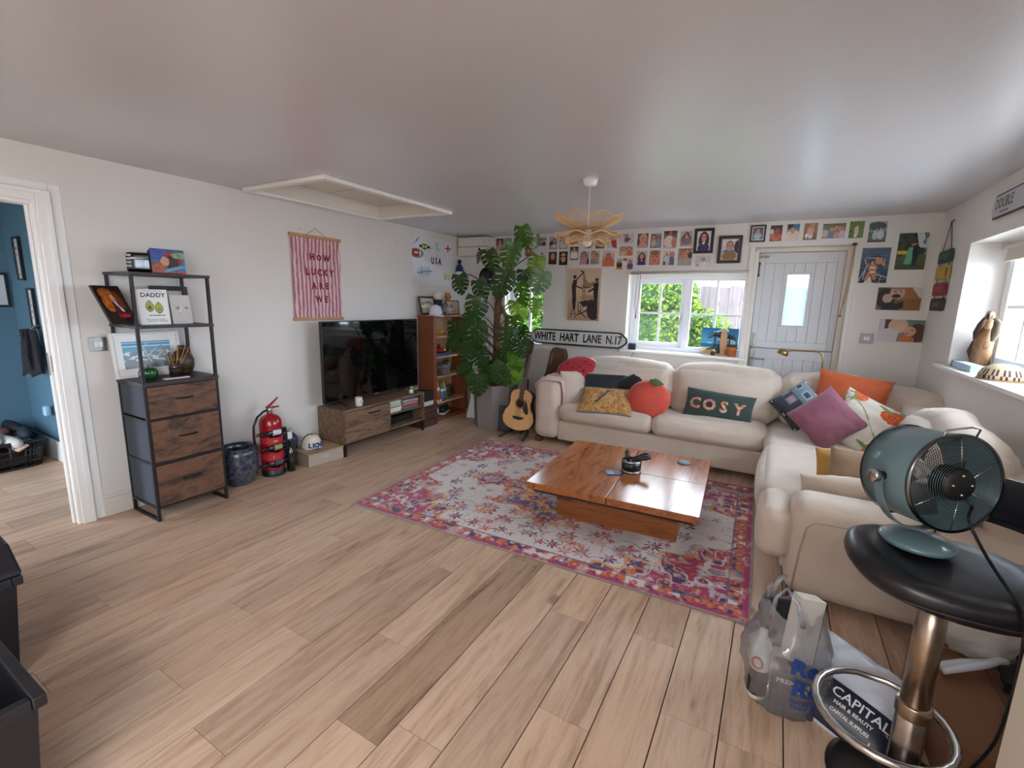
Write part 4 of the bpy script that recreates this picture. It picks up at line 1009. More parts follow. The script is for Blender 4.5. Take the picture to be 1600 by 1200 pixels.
G().lathe([(.026, 0), (.026, .07), (1e-4, .07)], 18).obj('body', mat('red_tin', C(160, 60, 60), .4), t); G().lathe([(.0265, .02), (.0265, .05)], 18, 0, None, False).obj('label', wl, t)
t = thing('clear_box', 'clear plastic box of small things on the third bookcase shelf', 'box', bk(-.09, -.03, S3))
G().box(-.095, .095, -.07, .07, 0, .125).obj('body', glass('clear_plastic', (.8, .82, .84, 1), .2, .1, .25, (.6, .58, .58, 1)), t, bevel=.004)
G().box(-.08, .08, -.055, .055, .004, .085).obj('contents', mat('mixed_contents', C(130, 104, 100), .7, var=(50, .8)), t)
t = thing('red_figure', 'small red figure at the left end of the third bookcase shelf', 'figurine', bk(-.265, -.05, S3))
G().lathe([(.02, 0), (.03, .01), (.026, .05), (.012, .07)], 14).obj('body', mat('red_paint', C(150, 44, 44), .5), t); G().ball(.02, 12, 8, 0, T(0, 0, .085)).obj('head', mat('flesh_paint', C(206, 160, 136), .6), t)
t = thing('round_clock', 'round dark bubble vase at the right of the third bookcase shelf', 'vase', bk(.08, .02, S3)); G().lathe([(.03, 0), (.06, .03), (.075, .08), (.06, .13), (.03, .155), (.02, .17)], 22).obj('body', glass('smoked_glass', (.5, .5, .55, 1), .3, .05, .3, (.3, .3, .34, 1)), t)
def gnome(label, x, y, hat, coat_, s, z=S4):
    t = thing('garden_gnome', label, 'gnome', bk(x, y, z), PI/2-.1, group='gnomes in the bookcase')
    G().lathe([(.03*s, 0), (.042*s, .006), (.05*s, .05*s), (.045*s, .10*s), (.026*s, .128*s), (.02*s, .135*s)], 18).obj('body', mat('gnome_'+coat_[0], C(*coat_[1]), .5), t)
    G().ball(.030*s, 16, 10, 0, T(0, 0, .150*s)).obj('head', mat('flesh_paint', C(206, 160, 136), .6), t)
    g = G(); g.lathe([(.001, -.062), (.02, -.045), (.034, -.012), (.03, .006), (.001, .012)], 14, 0, T(0, -.016*s, .142*s) @ S(s*.9, s*.7, s)); g.obj('beard', wl, t)
    G().lathe([(.036*s, .155*s), (.030*s, .172*s), (.014*s, .215*s), (.001, .24*s)], 16).obj('hat', mat('gnome_'+hat[0], C(*hat[1]), .5), t)
    g = G()
    for q in (-1, 1): g.ball(.017*s, 10, 6, 0, T(q*.02*s, -.032*s, .014*s) @ S(1, 1.5, .8))
    g.obj('boots', mat('gnome_'+('white' if s > 1.05 else 'brown'), C(*((220, 214, 206) if s > 1.05 else (110, 66, 40))), .5), t)
gnome('largest gnome, orange coat and white beard, leftmost in the bookcase', -.215, -.055, ('orange', (190, 84, 40)), ('warm_brown', (150, 70, 44)), 1.22)
gnome('gnome in blue coat and green hat in the middle of the three in the bookcase', -.115, -.055, ('green', (70, 120, 66)), ('blue', (60, 110, 160)), 1.0)
gnome('gnome in green coat and yellow hat, right of the other two in the bookcase', -.035, -.03, ('yellow', (196, 164, 84)), ('moss', (84, 130, 70)), .95)
t = thing('red_ball', 'orange-red ball held above the largest gnome in the bookcase', 'ball', bk(-.165, .04, S4)); G().lathe([(.012, 0), (.012, .2), (.001, .21)], 10).obj('post', pine_i, t); G().ball(.034, 14, 10, 0, T(0, 0, .236)).obj('ball', mat('orange_gloss', C(196, 84, 44), .3), t)
t = thing('display_plate', 'round picture plate standing right of the gnomes in the bookcase', 'plate', bk(.10, .0, S4))
G().lathe([(1e-4, 0), (.06, 0), (.088, .01), (.088, .014), (1e-4, .008)], 30, 0, T(0, 0, .09) @ RZ(PI/2) @ RX(PI/2-.15)).obj('body', mat('picture_glaze', C(110, 106, 96), .25, var=(18, .7)), t)
t = thing('football', 'white ball at the left of the bottom bookcase shelf', 'ball', bk(-.235, -.03, .0515)); G().ball(.066, 18, 12, 0, T(0, 0, .066)).obj('body', mat('pale_lilac_ball', C(206, 204, 224), .5), t)
def shoe_part(t, up, so, L, M=None):
    g = G(); g.rbox(L, .085, .022, .010, 3, 0, 0, (M or Matrix()) @ T(0, 0, .011)); g.obj('sole', so, t)
    def fn(P):
        k = (P[0]/L+.5); return [P[0], P[1]*(1-.25*abs(2*k-1)**2), P[2]*(1.0-.55*max(0, k-.35)) if P[2] > 0 else P[2]]
    g = G(); g.rbox(L*.97, .08, .085, .036, 5, .004, 0, (M or Matrix()) @ T(0, 0, .058), fn); g.obj('upper', up, t)
    g = G()
    for k in range(3): g.tube([(L*(.02+.09*k), -.022, .084-.013*k), (L*(.03+.09*k), 0, .090-.013*k), (L*(.02+.09*k), .022, .084-.013*k)], .004, 5, 0, M)
    g.obj('laces', wl, t)
def shoe(label, loc, rz, up, so, L=.27, group=None, tilt=0):
    t = thing('shoe', label, 'shoe', loc, rz if not tilt else (tilt, 0, rz), group); shoe_part(t, up, so, L); return t
shoe('black trainer with white marks on the bottom bookcase shelf', bk(-.03, -.035, .052), PI/2+.35, mat('black_mesh', C(24, 24, 28), .7, var=(40, .8)), mat('white_sole', C(214, 210, 206), .6), .24)
t = thing('umbrella', 'folded mauve umbrella lying across the bottom bookcase shelf', 'umbrella', bk(.02, .06, .075), 0)
g = G(); g.tube([tuple(RZ(PI/2) @ Vector(p)) for p in ((-.24, 0, .0), (-.2, 0, .004), (.12, -.02, .09), (.20, -.024, .112))], [.004, .022, .026, .006], 10); g.obj('canopy', mat('mauve_cloth', C(132, 96, 112), .8), t)
t = thing('white_lantern', 'tapered white metal lantern standing on the floor between bookcase and plant pot', 'lantern', (-3.33, 4.90, 0), .5)
lw = mat('mint_white_metal', C(186, 196, 190), .4)
g = G(); V = [(-.10, -.10, .0), (.10, -.10, 0), (.10, .10, 0), (-.10, .10, 0), (-.045, -.045, .30), (.045, -.045, .30), (.045, .045, .30), (-.045, .045, .30)]
g.add(V, [(0, 3, 2, 1), (4, 5, 6, 7), (0, 1, 5, 4), (1, 2, 6, 5), (2, 3, 7, 6), (3, 0, 4, 7)]); g.obj('body', lw, t, bevel=.003)
g = G(); g.box(-.055, .055, -.055, .055, .302, .318); g.obj('cap', lw, t, bevel=.003)
g = G(); g.tube([(-.04, 0, .318), (-.035, 0, .36), (0, 0, .38), (.035, 0, .36), (.04, 0, .318)], .004, 6); g.obj('handle', lw, t)

# --- hats on the corner hooks, air conditioner
t = thing('bobble_hat', 'navy and white knitted hat hanging on the left wall near the back corner', 'hat', (-3.745, 5.12, 1.66))
g = G(); nc = lambda u, v: C(214, 216, 222) if .50 < v < .62 else C(34, 50, 92)
V = []; F = []; fc = []; prof = [(.02, 0), (.05, .02), (.058, .12), (.055, .2), (.045, .26), (.02, .30), (.012, .31)]
g2 = G(); g2.lathe(prof, 20); 
for q in g2.f: z = sum(g2.v[i][2] for i in q)/len(q)/.31; fc.append(nc(0, z))
g.add(g2.v, g2.f, 0, True, None, fc); g.obj('knit', clothcol, t); G().ball(.028, 12, 8, 0, T(0, 0, .33)).obj('bobble', navy, t)
t = thing('round_hat', 'dark round brimmed hat hanging on the back wall behind the monstera', 'hat', (-3.40, YB-.012, 1.80))
dh = mat('dark_felt', C(36, 28, 36), .9)
G().lathe([(.02, -.004), (.125, .0), (.13, .006), (.02, .008)], 30, 0, RX(PI/2)).obj('brim', dh, t); G().lathe([(.08, .004), (.078, .06), (.06, .085), (1e-4, .09)], 26, 0, RX(PI/2)).obj('crown', dh, t)
t = thing('air_conditioner', 'white wall-mounted air conditioner in the back left corner under the ceiling', 'air conditioner', (-3.535, YB, 2.06))
acw = mat('ac_cream', C(214, 206, 196), .4)
G().box(-.235, .235, -.17, -.003, .115, .235).obj('upper_casing', acw, t, bevel=.012); G().box(-.235, .235, -.175, -.003, 0, .111).obj('front_flap', acw, t, bevel=.012)
G().box(.185, .19, -.178, -.175, .15, .20).obj('indicator', mat('tan_badge', C(150, 120, 100), .5), t)

# ================================================================ monstera
t = thing('monstera_plant', 'tall monstera with large split leaves in an octagonal grey planter', 'potted plant', (-2.87, 4.66, 0))
conc = mat('grey_concrete', C(132, 124, 122), .85, var=(5, .06), bump=(60, .15, .003))
po = [(.275*math.cos(PI/8+k*PI/4), .275*math.sin(PI/8+k*PI/4)) for k in range(8)]; pb = [(x*.9, y*.9) for x, y in po]; pi_ = [(x*.9, y*.9) for x, y in po]
g = G(); V = [(x, y, 0) for x, y in pb]+[(x, y, .53) for x, y in po]+[(x*.91, y*.91, .53) for x, y in po]+[(x*.86, y*.86, .46) for x, y in po]
F = [tuple(range(8))[::-1]]+[(i+o, (i+1) % 8+o, (i+1) % 8+8+o, i+8+o) for o in (0, 8, 16) for i in range(8)]
g.add(V, F); g.obj('planter', conc, t, bevel=.004)
G().add([(x*.87, y*.87, .465) for x, y in po], [tuple(range(8))]).obj('soil', mat('brown_soil', C(48, 34, 26), .95, bump=(60, .8, .02)), t)
stemm = mat('monstera_trunk', C(96, 66, 44), .85, var=(12, .4), bump=(40, .5, .01)); pet = mat('petiole_green', C(58, 70, 34), .5)
O = Vector((-2.87, 4.66, 0))
trunk = [Vector(p)-O for p in ((-2.88, 4.66, .45), (-2.85, 4.64, .83), (-2.84, 4.62, 1.13), (-2.83, 4.60, 1.42), (-2.76, 4.58, 1.62), (-2.63, 4.56, 1.88), (-2.59, 4.55, 2.03))]
G().tube(trunk, [.05, .045, .042, .038, .032, .024, .012], 10).obj('trunk', stemm, t)
trunk2 = [Vector(p)-O for p in ((-2.80, 4.70, .45), (-2.76, 4.68, .9), (-2.72, 4.65, 1.3), (-2.84, 4.62, 1.5), (-2.90, 4.62, 1.75))]
G().tube(trunk2, [.035, .03, .026, .02, .01], 8).obj('trunk', stemm, t)
rr = random.Random(11); g = G()
for i in range(16):
    k = rr.randrange(1, 5); p = trunk[k]; a = rr.uniform(0, 6.28); q = p+Vector((math.cos(a), math.sin(a), 0))*rr.uniform(.05, .13)
    g.tube([p, (p+q)/2+Vector((0, 0, .05)), q, q+Vector((0, 0, -rr.uniform(.15, .5)))], [.006, .005, .0045, .003], 5)
tag(g.obj('aerial_roots', mat('root_tan', C(140, 108, 78), .9), t), kind='stuff')
def monstera_leaf(seed, lobes=5):
    """unit leaf: stalk end at origin, tip along -Z, facing -Y; deep slits and holes are cut in the geometry"""
    r = random.Random(seed); g = G(); K = 6; ns = lobes*K; rs = [0, .16, .32, .50, .68, .86, 1.0]
    def half(tt): return .47*max(0, math.sin(PI*min(1, (tt+.07)/1.07)**.62))**.72
    for sd in (-1, 1):
        V = []; F = []
        for i in range(ns+1):
            tt = i/ns; u = (i % K)/(K-1.0)
            for r_ in rs:
                w = half(tt)*r_*(1-.10*r_*(abs(2*u-1)**2))
                fwd = .30*r_*r_*min(1, tt/.15)-.20*r_*max(0, 1-tt/.16)
                z = -(tt*.92+fwd*.55*(1-tt*.55))
                y = .30*w*(.35+.65*r_)*(-.35)+.17*tt**2+.10*(w/.47)**2*1.3+.012*math.sin(i*2*PI/K)*r_
                V.append((sd*w, y, z))
        m = len(rs); off = 0 if sd > 0 else 2
        for i in range(ns):
            gap = ((i+off) % K == K-1) and 2 <= i < ns-2
            hole = ((i+off) % K == 2) and 5 < i < ns-8 and (i//K+seed+sd) % 2 == 0
            for q in range(m-1):
                if gap and q >= 2: continue
                if hole and q == 1: continue
                a = i*m+q; F.append((a, a+1, a+m+1, a+m) if sd > 0 else (a, a+m, a+m+1, a+1))
        g.add(V, F, 0, True)
    g.tube([(0, -.004, 0), (0, .05*.9, -.5), (0, .165, -.95)], [.012, .008, .003], 5, 1)
    return g
def leafmat(name, c, ct, tr):
    m = mat(name, C(*c), .22, spec=.6, var=(3, .22)); nt = m.node_tree; b = nt.nodes['Principled BSDF']
    tl = N(nt, 'ShaderNodeBsdfTranslucent'); tl.inputs[0].default_value = C(*ct); mx = N(nt, 'ShaderNodeMixShader'); mx.inputs[0].default_value = tr
    nt.links.new(b.outputs[0], mx.inputs[1]); nt.links.new(tl.outputs[0], mx.inputs[2]); nt.links.new(mx.outputs[0], nt.nodes['Material Output'].inputs[0]); return m
lm = [leafmat('monstera_dark', (38, 66, 32), (70, 120, 30), .22), leafmat('monstera_mid', (62, 98, 40), (110, 160, 40), .32), leafmat('monstera_fresh', (92, 130, 46), (150, 190, 50), .4), leafmat('monstera_underside', (98, 122, 96), (120, 150, 90), .3)]
rib = mat('leaf_rib', C(92, 118, 62), .5)
LM = [[monstera_leaf(s_).mesh('leaf', [lm[k], rib]) for s_ in (1, 2, 3)] for k in range(4)]
LEAVES = [(-2.454,4.5,2.153,0.339,5,1,0),(-2.307,4.5,2.095,0.218,-35,1,70),(-2.766,4.35,1.902,0.344,8,0,0),(-2.557,4.4,1.955,0.413,-5,1,25),(-2.331,4.55,1.863,0.327,-20,2,-10),(-2.178,4.35,1.674,0.355,-15,3,45),(-3.017,4.5,1.975,0.219,-10,0,75),(-3.055,4.2,1.65,0.317,15,0,20),(-2.853,4.3,1.594,0.332,20,0,0),(-2.502,4.15,1.645,0.426,-10,0,10),(-2.471,4.6,1.731,0.29,10,0,-15),(-2.486,4.55,1.557,0.381,10,1,-10),(-2.884,4.25,1.393,0.393,0,0,5),(-2.392,4.7,1.434,0.249,-5,2,10),(-2.632,4.75,1.369,0.369,10,2,0),(-3.031,4.1,1.134,0.347,0,0,10),(-2.761,4.05,1.124,0.437,-8,0,0),(-2.52,4.5,1.192,0.384,5,1,-15),(-3.131,4.2,1.03,0.311,-15,0,15),(-2.802,4.15,0.978,0.359,10,0,-5),(-2.491,4.3,1.079,0.357,5,0,10),(-2.359,4.35,0.981,0.327,10,0,-10),(-3.052,4.3,0.897,0.347,-10,0,0),(-2.775,4.2,0.857,0.333,20,0,20),(-2.488,4.15,0.708,0.396,40,0,0),(-2.755,4.1,0.575,0.36,0,0,-10),(-3.122,4.35,0.693,0.29,-20,0,20),(-2.461,4.4,0.821,0.334,5,1,-15),(-2.452,4.45,0.68,0.292,10,2,-10),(-2.66,4.5,0.852,0.315,0,0,20),(-2.753,4.3,0.662,0.294,0,0,10),(-3.345,4.4,0.957,0.247,-20,0,50),(-3.134,4.45,1.267,0.273,-30,0,35),(-3.092,4.45,0.592,0.278,15,0,-20),(-2.597,4.55,0.606,0.303,-10,1,15),(-2.927,4.5,0.717,0.291,-30,0,30),(-2.404,4.5,1.107,0.305,20,0,-20),]
rr = random.Random(21)
for i, (x, y, z, s, a, tone, fy) in enumerate(LEAVES):
    fy += rr.uniform(-28, 28)
    s *= .74
    view = math.atan2(x, y)           # leaves roughly face the room
    M = RZ(-view*.6+math.radians(fy)) @ RY(-math.radians(a)) @ RX(rr.uniform(.05, .35))
    M4 = M @ S(s*1.02, s, s)
    c = M4 @ Vector((0, .05, -.5)); base = Vector((x, y, z))-O-c
    o = bpy.data.objects.new('leaf', LM[tone][i % 3]); COL.objects.link(o); o.parent = t
    o.location = base; o.rotation_euler = M.to_euler(); o.scale = (s*1.02, s, s)
    # stalk back to the trunk
    zt = min(max(base.z-.22, .5), 1.95); best = min(range(len(trunk)-1), key=lambda k: abs((trunk[k].z+trunk[k+1].z)/2-zt))
    f_ = max(0, min(1, (zt-trunk[best].z)/(trunk[best+1].z-trunk[best].z))); p = trunk[best].lerp(trunk[best+1], f_)
    mid = (p+base)/2+Vector((0, 0, .07)); G().tube([p, p.lerp(mid, .6)+Vector((0, 0, .02)), mid.lerp(base, .5)+Vector((0, 0, .03)), base], [.008, .0065, .006, .006], 6).obj('leaf_stalk', pet, t)

# ================================================================ guitar corner
t = thing('acoustic_guitar', 'pale-topped acoustic guitar standing between the planter and the sofa arm', 'guitar', (-2.41, 4.40, .075))
GM = RZ(.12) @ RX(-.17) @ RY(.085)
spruce = wood('spruce_top', [(.3, C(206, 150, 92)), (.6, C(220, 170, 112)), (.8, C(212, 158, 100))], (14, 14, 1), 2, .3, .03, .4)
ros = mat('dark_rosewood', C(62, 38, 30), .35); shell = mat('pickguard_black', C(24, 18, 18), .25)
def outline(n=72):
    P = []
    for i in range(n):
        a = 2*PI*i/n; zz = -math.cos(a); zc = .235+.235*zz
        k = (zc/.47)
        pts_ = [(0, .150), (.12, .178), (.28, .188), (.42, .172), (.56, .132), (.66, .122), (.76, .130), (.86, .138), (.94, .132), (1.0, .105)]
        w = .1
        for (k0, w0), (k1, w1) in zip(pts_[:-1], pts_[1:]):
            if k0 <= k <= k1: q_ = (k-k0)/(k1-k0); q_ = q_*q_*(3-2*q_); w = w0+(w1-w0)*q_
        cap_ = math.sqrt(max(0, 1-(abs(.5-k)/.5)**6))
        P.append((math.copysign(w*cap_, math.sin(a)), zc))
    return P
ol = outline()
g = G(); hole = (0, .305, .046); top = [(x, -.052, z) for x, z in ol]; n = len(ol); hv = [(hole[2]*math.sin(2*PI*i/n), -.052, hole[1]-hole[2]*math.cos(2*PI*i/n)) for i in range(n)]
g.add(top+hv, [(i, n+i, n+(i+1) % n, (i+1) % n) for i in range(n)], 0, False, GM); g.obj('soundboard', spruce, t)
g = G(); g.add([(x, -.0515, z) for x, z in ol]+[(x*.99, .045, z) for x, z in ol], [(i, (i+1) % n, n+(i+1) % n, n+i) for i in range(n)]+[tuple(range(n, 2*n))], 0, False, GM); g.obj('body', ros, t)
g = G(); g.tube([(x*1.0, -.052, z) for x, z in ol], .004, 6, 0, GM, closed=True); g.obj('binding', mat('binding', C(60, 40, 30), .4), t)
g = G(); g.tube([(.055*math.sin(2*PI*i/40), -.0525, hole[1]+.055*math.cos(2*PI*i/40)) for i in range(40)], .0045, 6, 0, GM, closed=True); g.obj('rosette', mat('rosette', C(70, 50, 38), .4), t)
g = G(); g.prism([(.048, .30), (.052, .345), (.075, .32), (.105, .25), (.108, .20), (.09, .19), (.06, .21), (.035, .255)], .0, .002, 0, GM @ T(0, -.0525, 0) @ RX(PI/2)); g.obj('pickguard', shell, t)
g = G(); g.prism([(-.065, .155), (.065, .155), (.06, .135), (.02, .12), (-.02, .12), (-.06, .135)], 0, .008, 0, GM @ T(0, -.053, 0) @ RX(PI/2)); g.obj('bridge', shell, t)
g = G(); g.box(-.026, .026, -.066, -.052, .335, .47, 0, GM); g.box(-.024, .024, -.066, -.036, .47, .86, 0, GM); nk = g.obj('neck', mat('dark_neck', C(70, 44, 34), .35), t, bevel=.002)
for k in range(14): G().box(-.0255, .0255, -.0672, -.0658, .36+.0365*k, .3625+.0365*k, 0, GM).obj('fret', steel, nk)
g = G(); g.prism([(-.026, .86), (-.036, .90), (-.034, .995), (-.016, 1.01), (.016, 1.01), (.034, .995), (.036, .90), (.026, .86)], .034, .054, 0, GM @ RX(PI/2)); g.obj('headstock', mat('red_brown_head', C(80, 44, 34), .3), t)
for sx in (-1, 1):
    for k in range(3): g = G(); g.tube([(sx*.034, -.044, .905+.036*k), (sx*.05, -.044, .905+.036*k)], .0035, 6, 0, GM); g.ball(.008, 8, 6, 0, GM @ T(sx*.054, -.044, .905+.036*k)); g.obj('tuning_peg', chrome, t)
for k in range(6): x = -.02+.008*k; G().tube([(x*1.2, -.0665, .14), (x, -.0705, .86)], .0009, 4, 0, GM).obj('string', steel, t)
t = thing('guitar_stand', 'black tubular guitar stand under the acoustic guitar', 'stand', (-2.41, 4.46, 0))
for s in (-1, 1):
    G().tube([(s*.03, .10, .12), (s*.10, 0, .045), (s*.145, -.20, .012)], .013, 8).obj('leg', black_metal, t)
    G().tube([(s*.06, -.02, .062), (s*.075, -.13, .062), (s*.075, -.145, .075)], .010, 8).obj('rest', black_metal, t)
G().tube([(0, .10, .04), (0, .14, .35), (0, .16, .62)], .011, 8).obj('spine', black_metal, t)
t = thing('flat_case', 'dark grey flat case leaning against the planter behind the guitar', 'case', (-2.565, 4.485, 0), .30)
g = G(); g.rbox(.27, .055, .30, .012, 3, 0, 0, RX(-.2) @ T(0, .0, .155)); g.obj('body', mat('slate_case', C(54, 56, 66), .6), t)
g = G(); g.box(-.10, .10, -.032, -.027, .06, .25, 0, RX(-.2)); g.obj('panel', black_plastic, t)
t = thing('guitar_case', 'brown soft guitar case standing behind the sofa arm below the street sign', 'guitar case', (-2.32, 5.13, 0))
cs = mat('brown_case', C(96, 66, 52), .8, bump=(200, .2, .002))
g = G(); g.prism([(-.19, .01), (.19, .01), (.205, .2), (.15, .38), (.17, .5), (.105, .68), (.115, .88), (.085, .945), (-.055, .955), (-.09, .90), (-.12, .68), (-.17, .5), (-.15, .38), (-.205, .2)], -.05, .05, 0, RX(PI/2) @ RZ(-.05)); g.obj('body', cs, t, bevel=.012)
tag(G().text('Guitars', .05, 0, RY(-.05) @ T(.02, -.0515, .82) @ RY(-PI/2+.25), sx=1.0).obj('lettering', mat('tan_stitch', C(170, 140, 120), .8), t), kind='stuff')

# ================================================================ photographs on the back wall
sk, sk2, wh, dk_, gy = C(206, 150, 120), C(186, 116, 88), C(226, 224, 224), C(30, 26, 28), C(140, 138, 140)
hair, jean, grn, blu, red_, org, purp = C(48, 32, 26), C(70, 84, 120), C(86, 116, 52), C(70, 104, 150), C(176, 40, 44), C(212, 120, 66), C(60, 44, 104)
def head(x, y, r, h=hair, s=sk): return [('e', x, y+r*.25, r*1.15, r*1.15, h), ('e', x, y, r*.9, r*1.1, s), ('e', x-r*.35, y+r*.15, r*.16, r*.12, dk_), ('e', x+r*.35, y+r*.15, r*.16, r*.12, dk_), ('r', x-r*.3, y-r*.5, x+r*.3, y-r*.38, C(150, 70, 66))]
def body(x, y, w, h, c): return [('e', x, y, w, h, c)]
def ph(bg0, bg1, *ops):
    L = [('g', bg0, bg1)]
    for o in ops:
        if isinstance(o, list): L.extend(o)
        else: L.append(o)
    L.append(('n', 9, .16, 3)); return paint(*L)
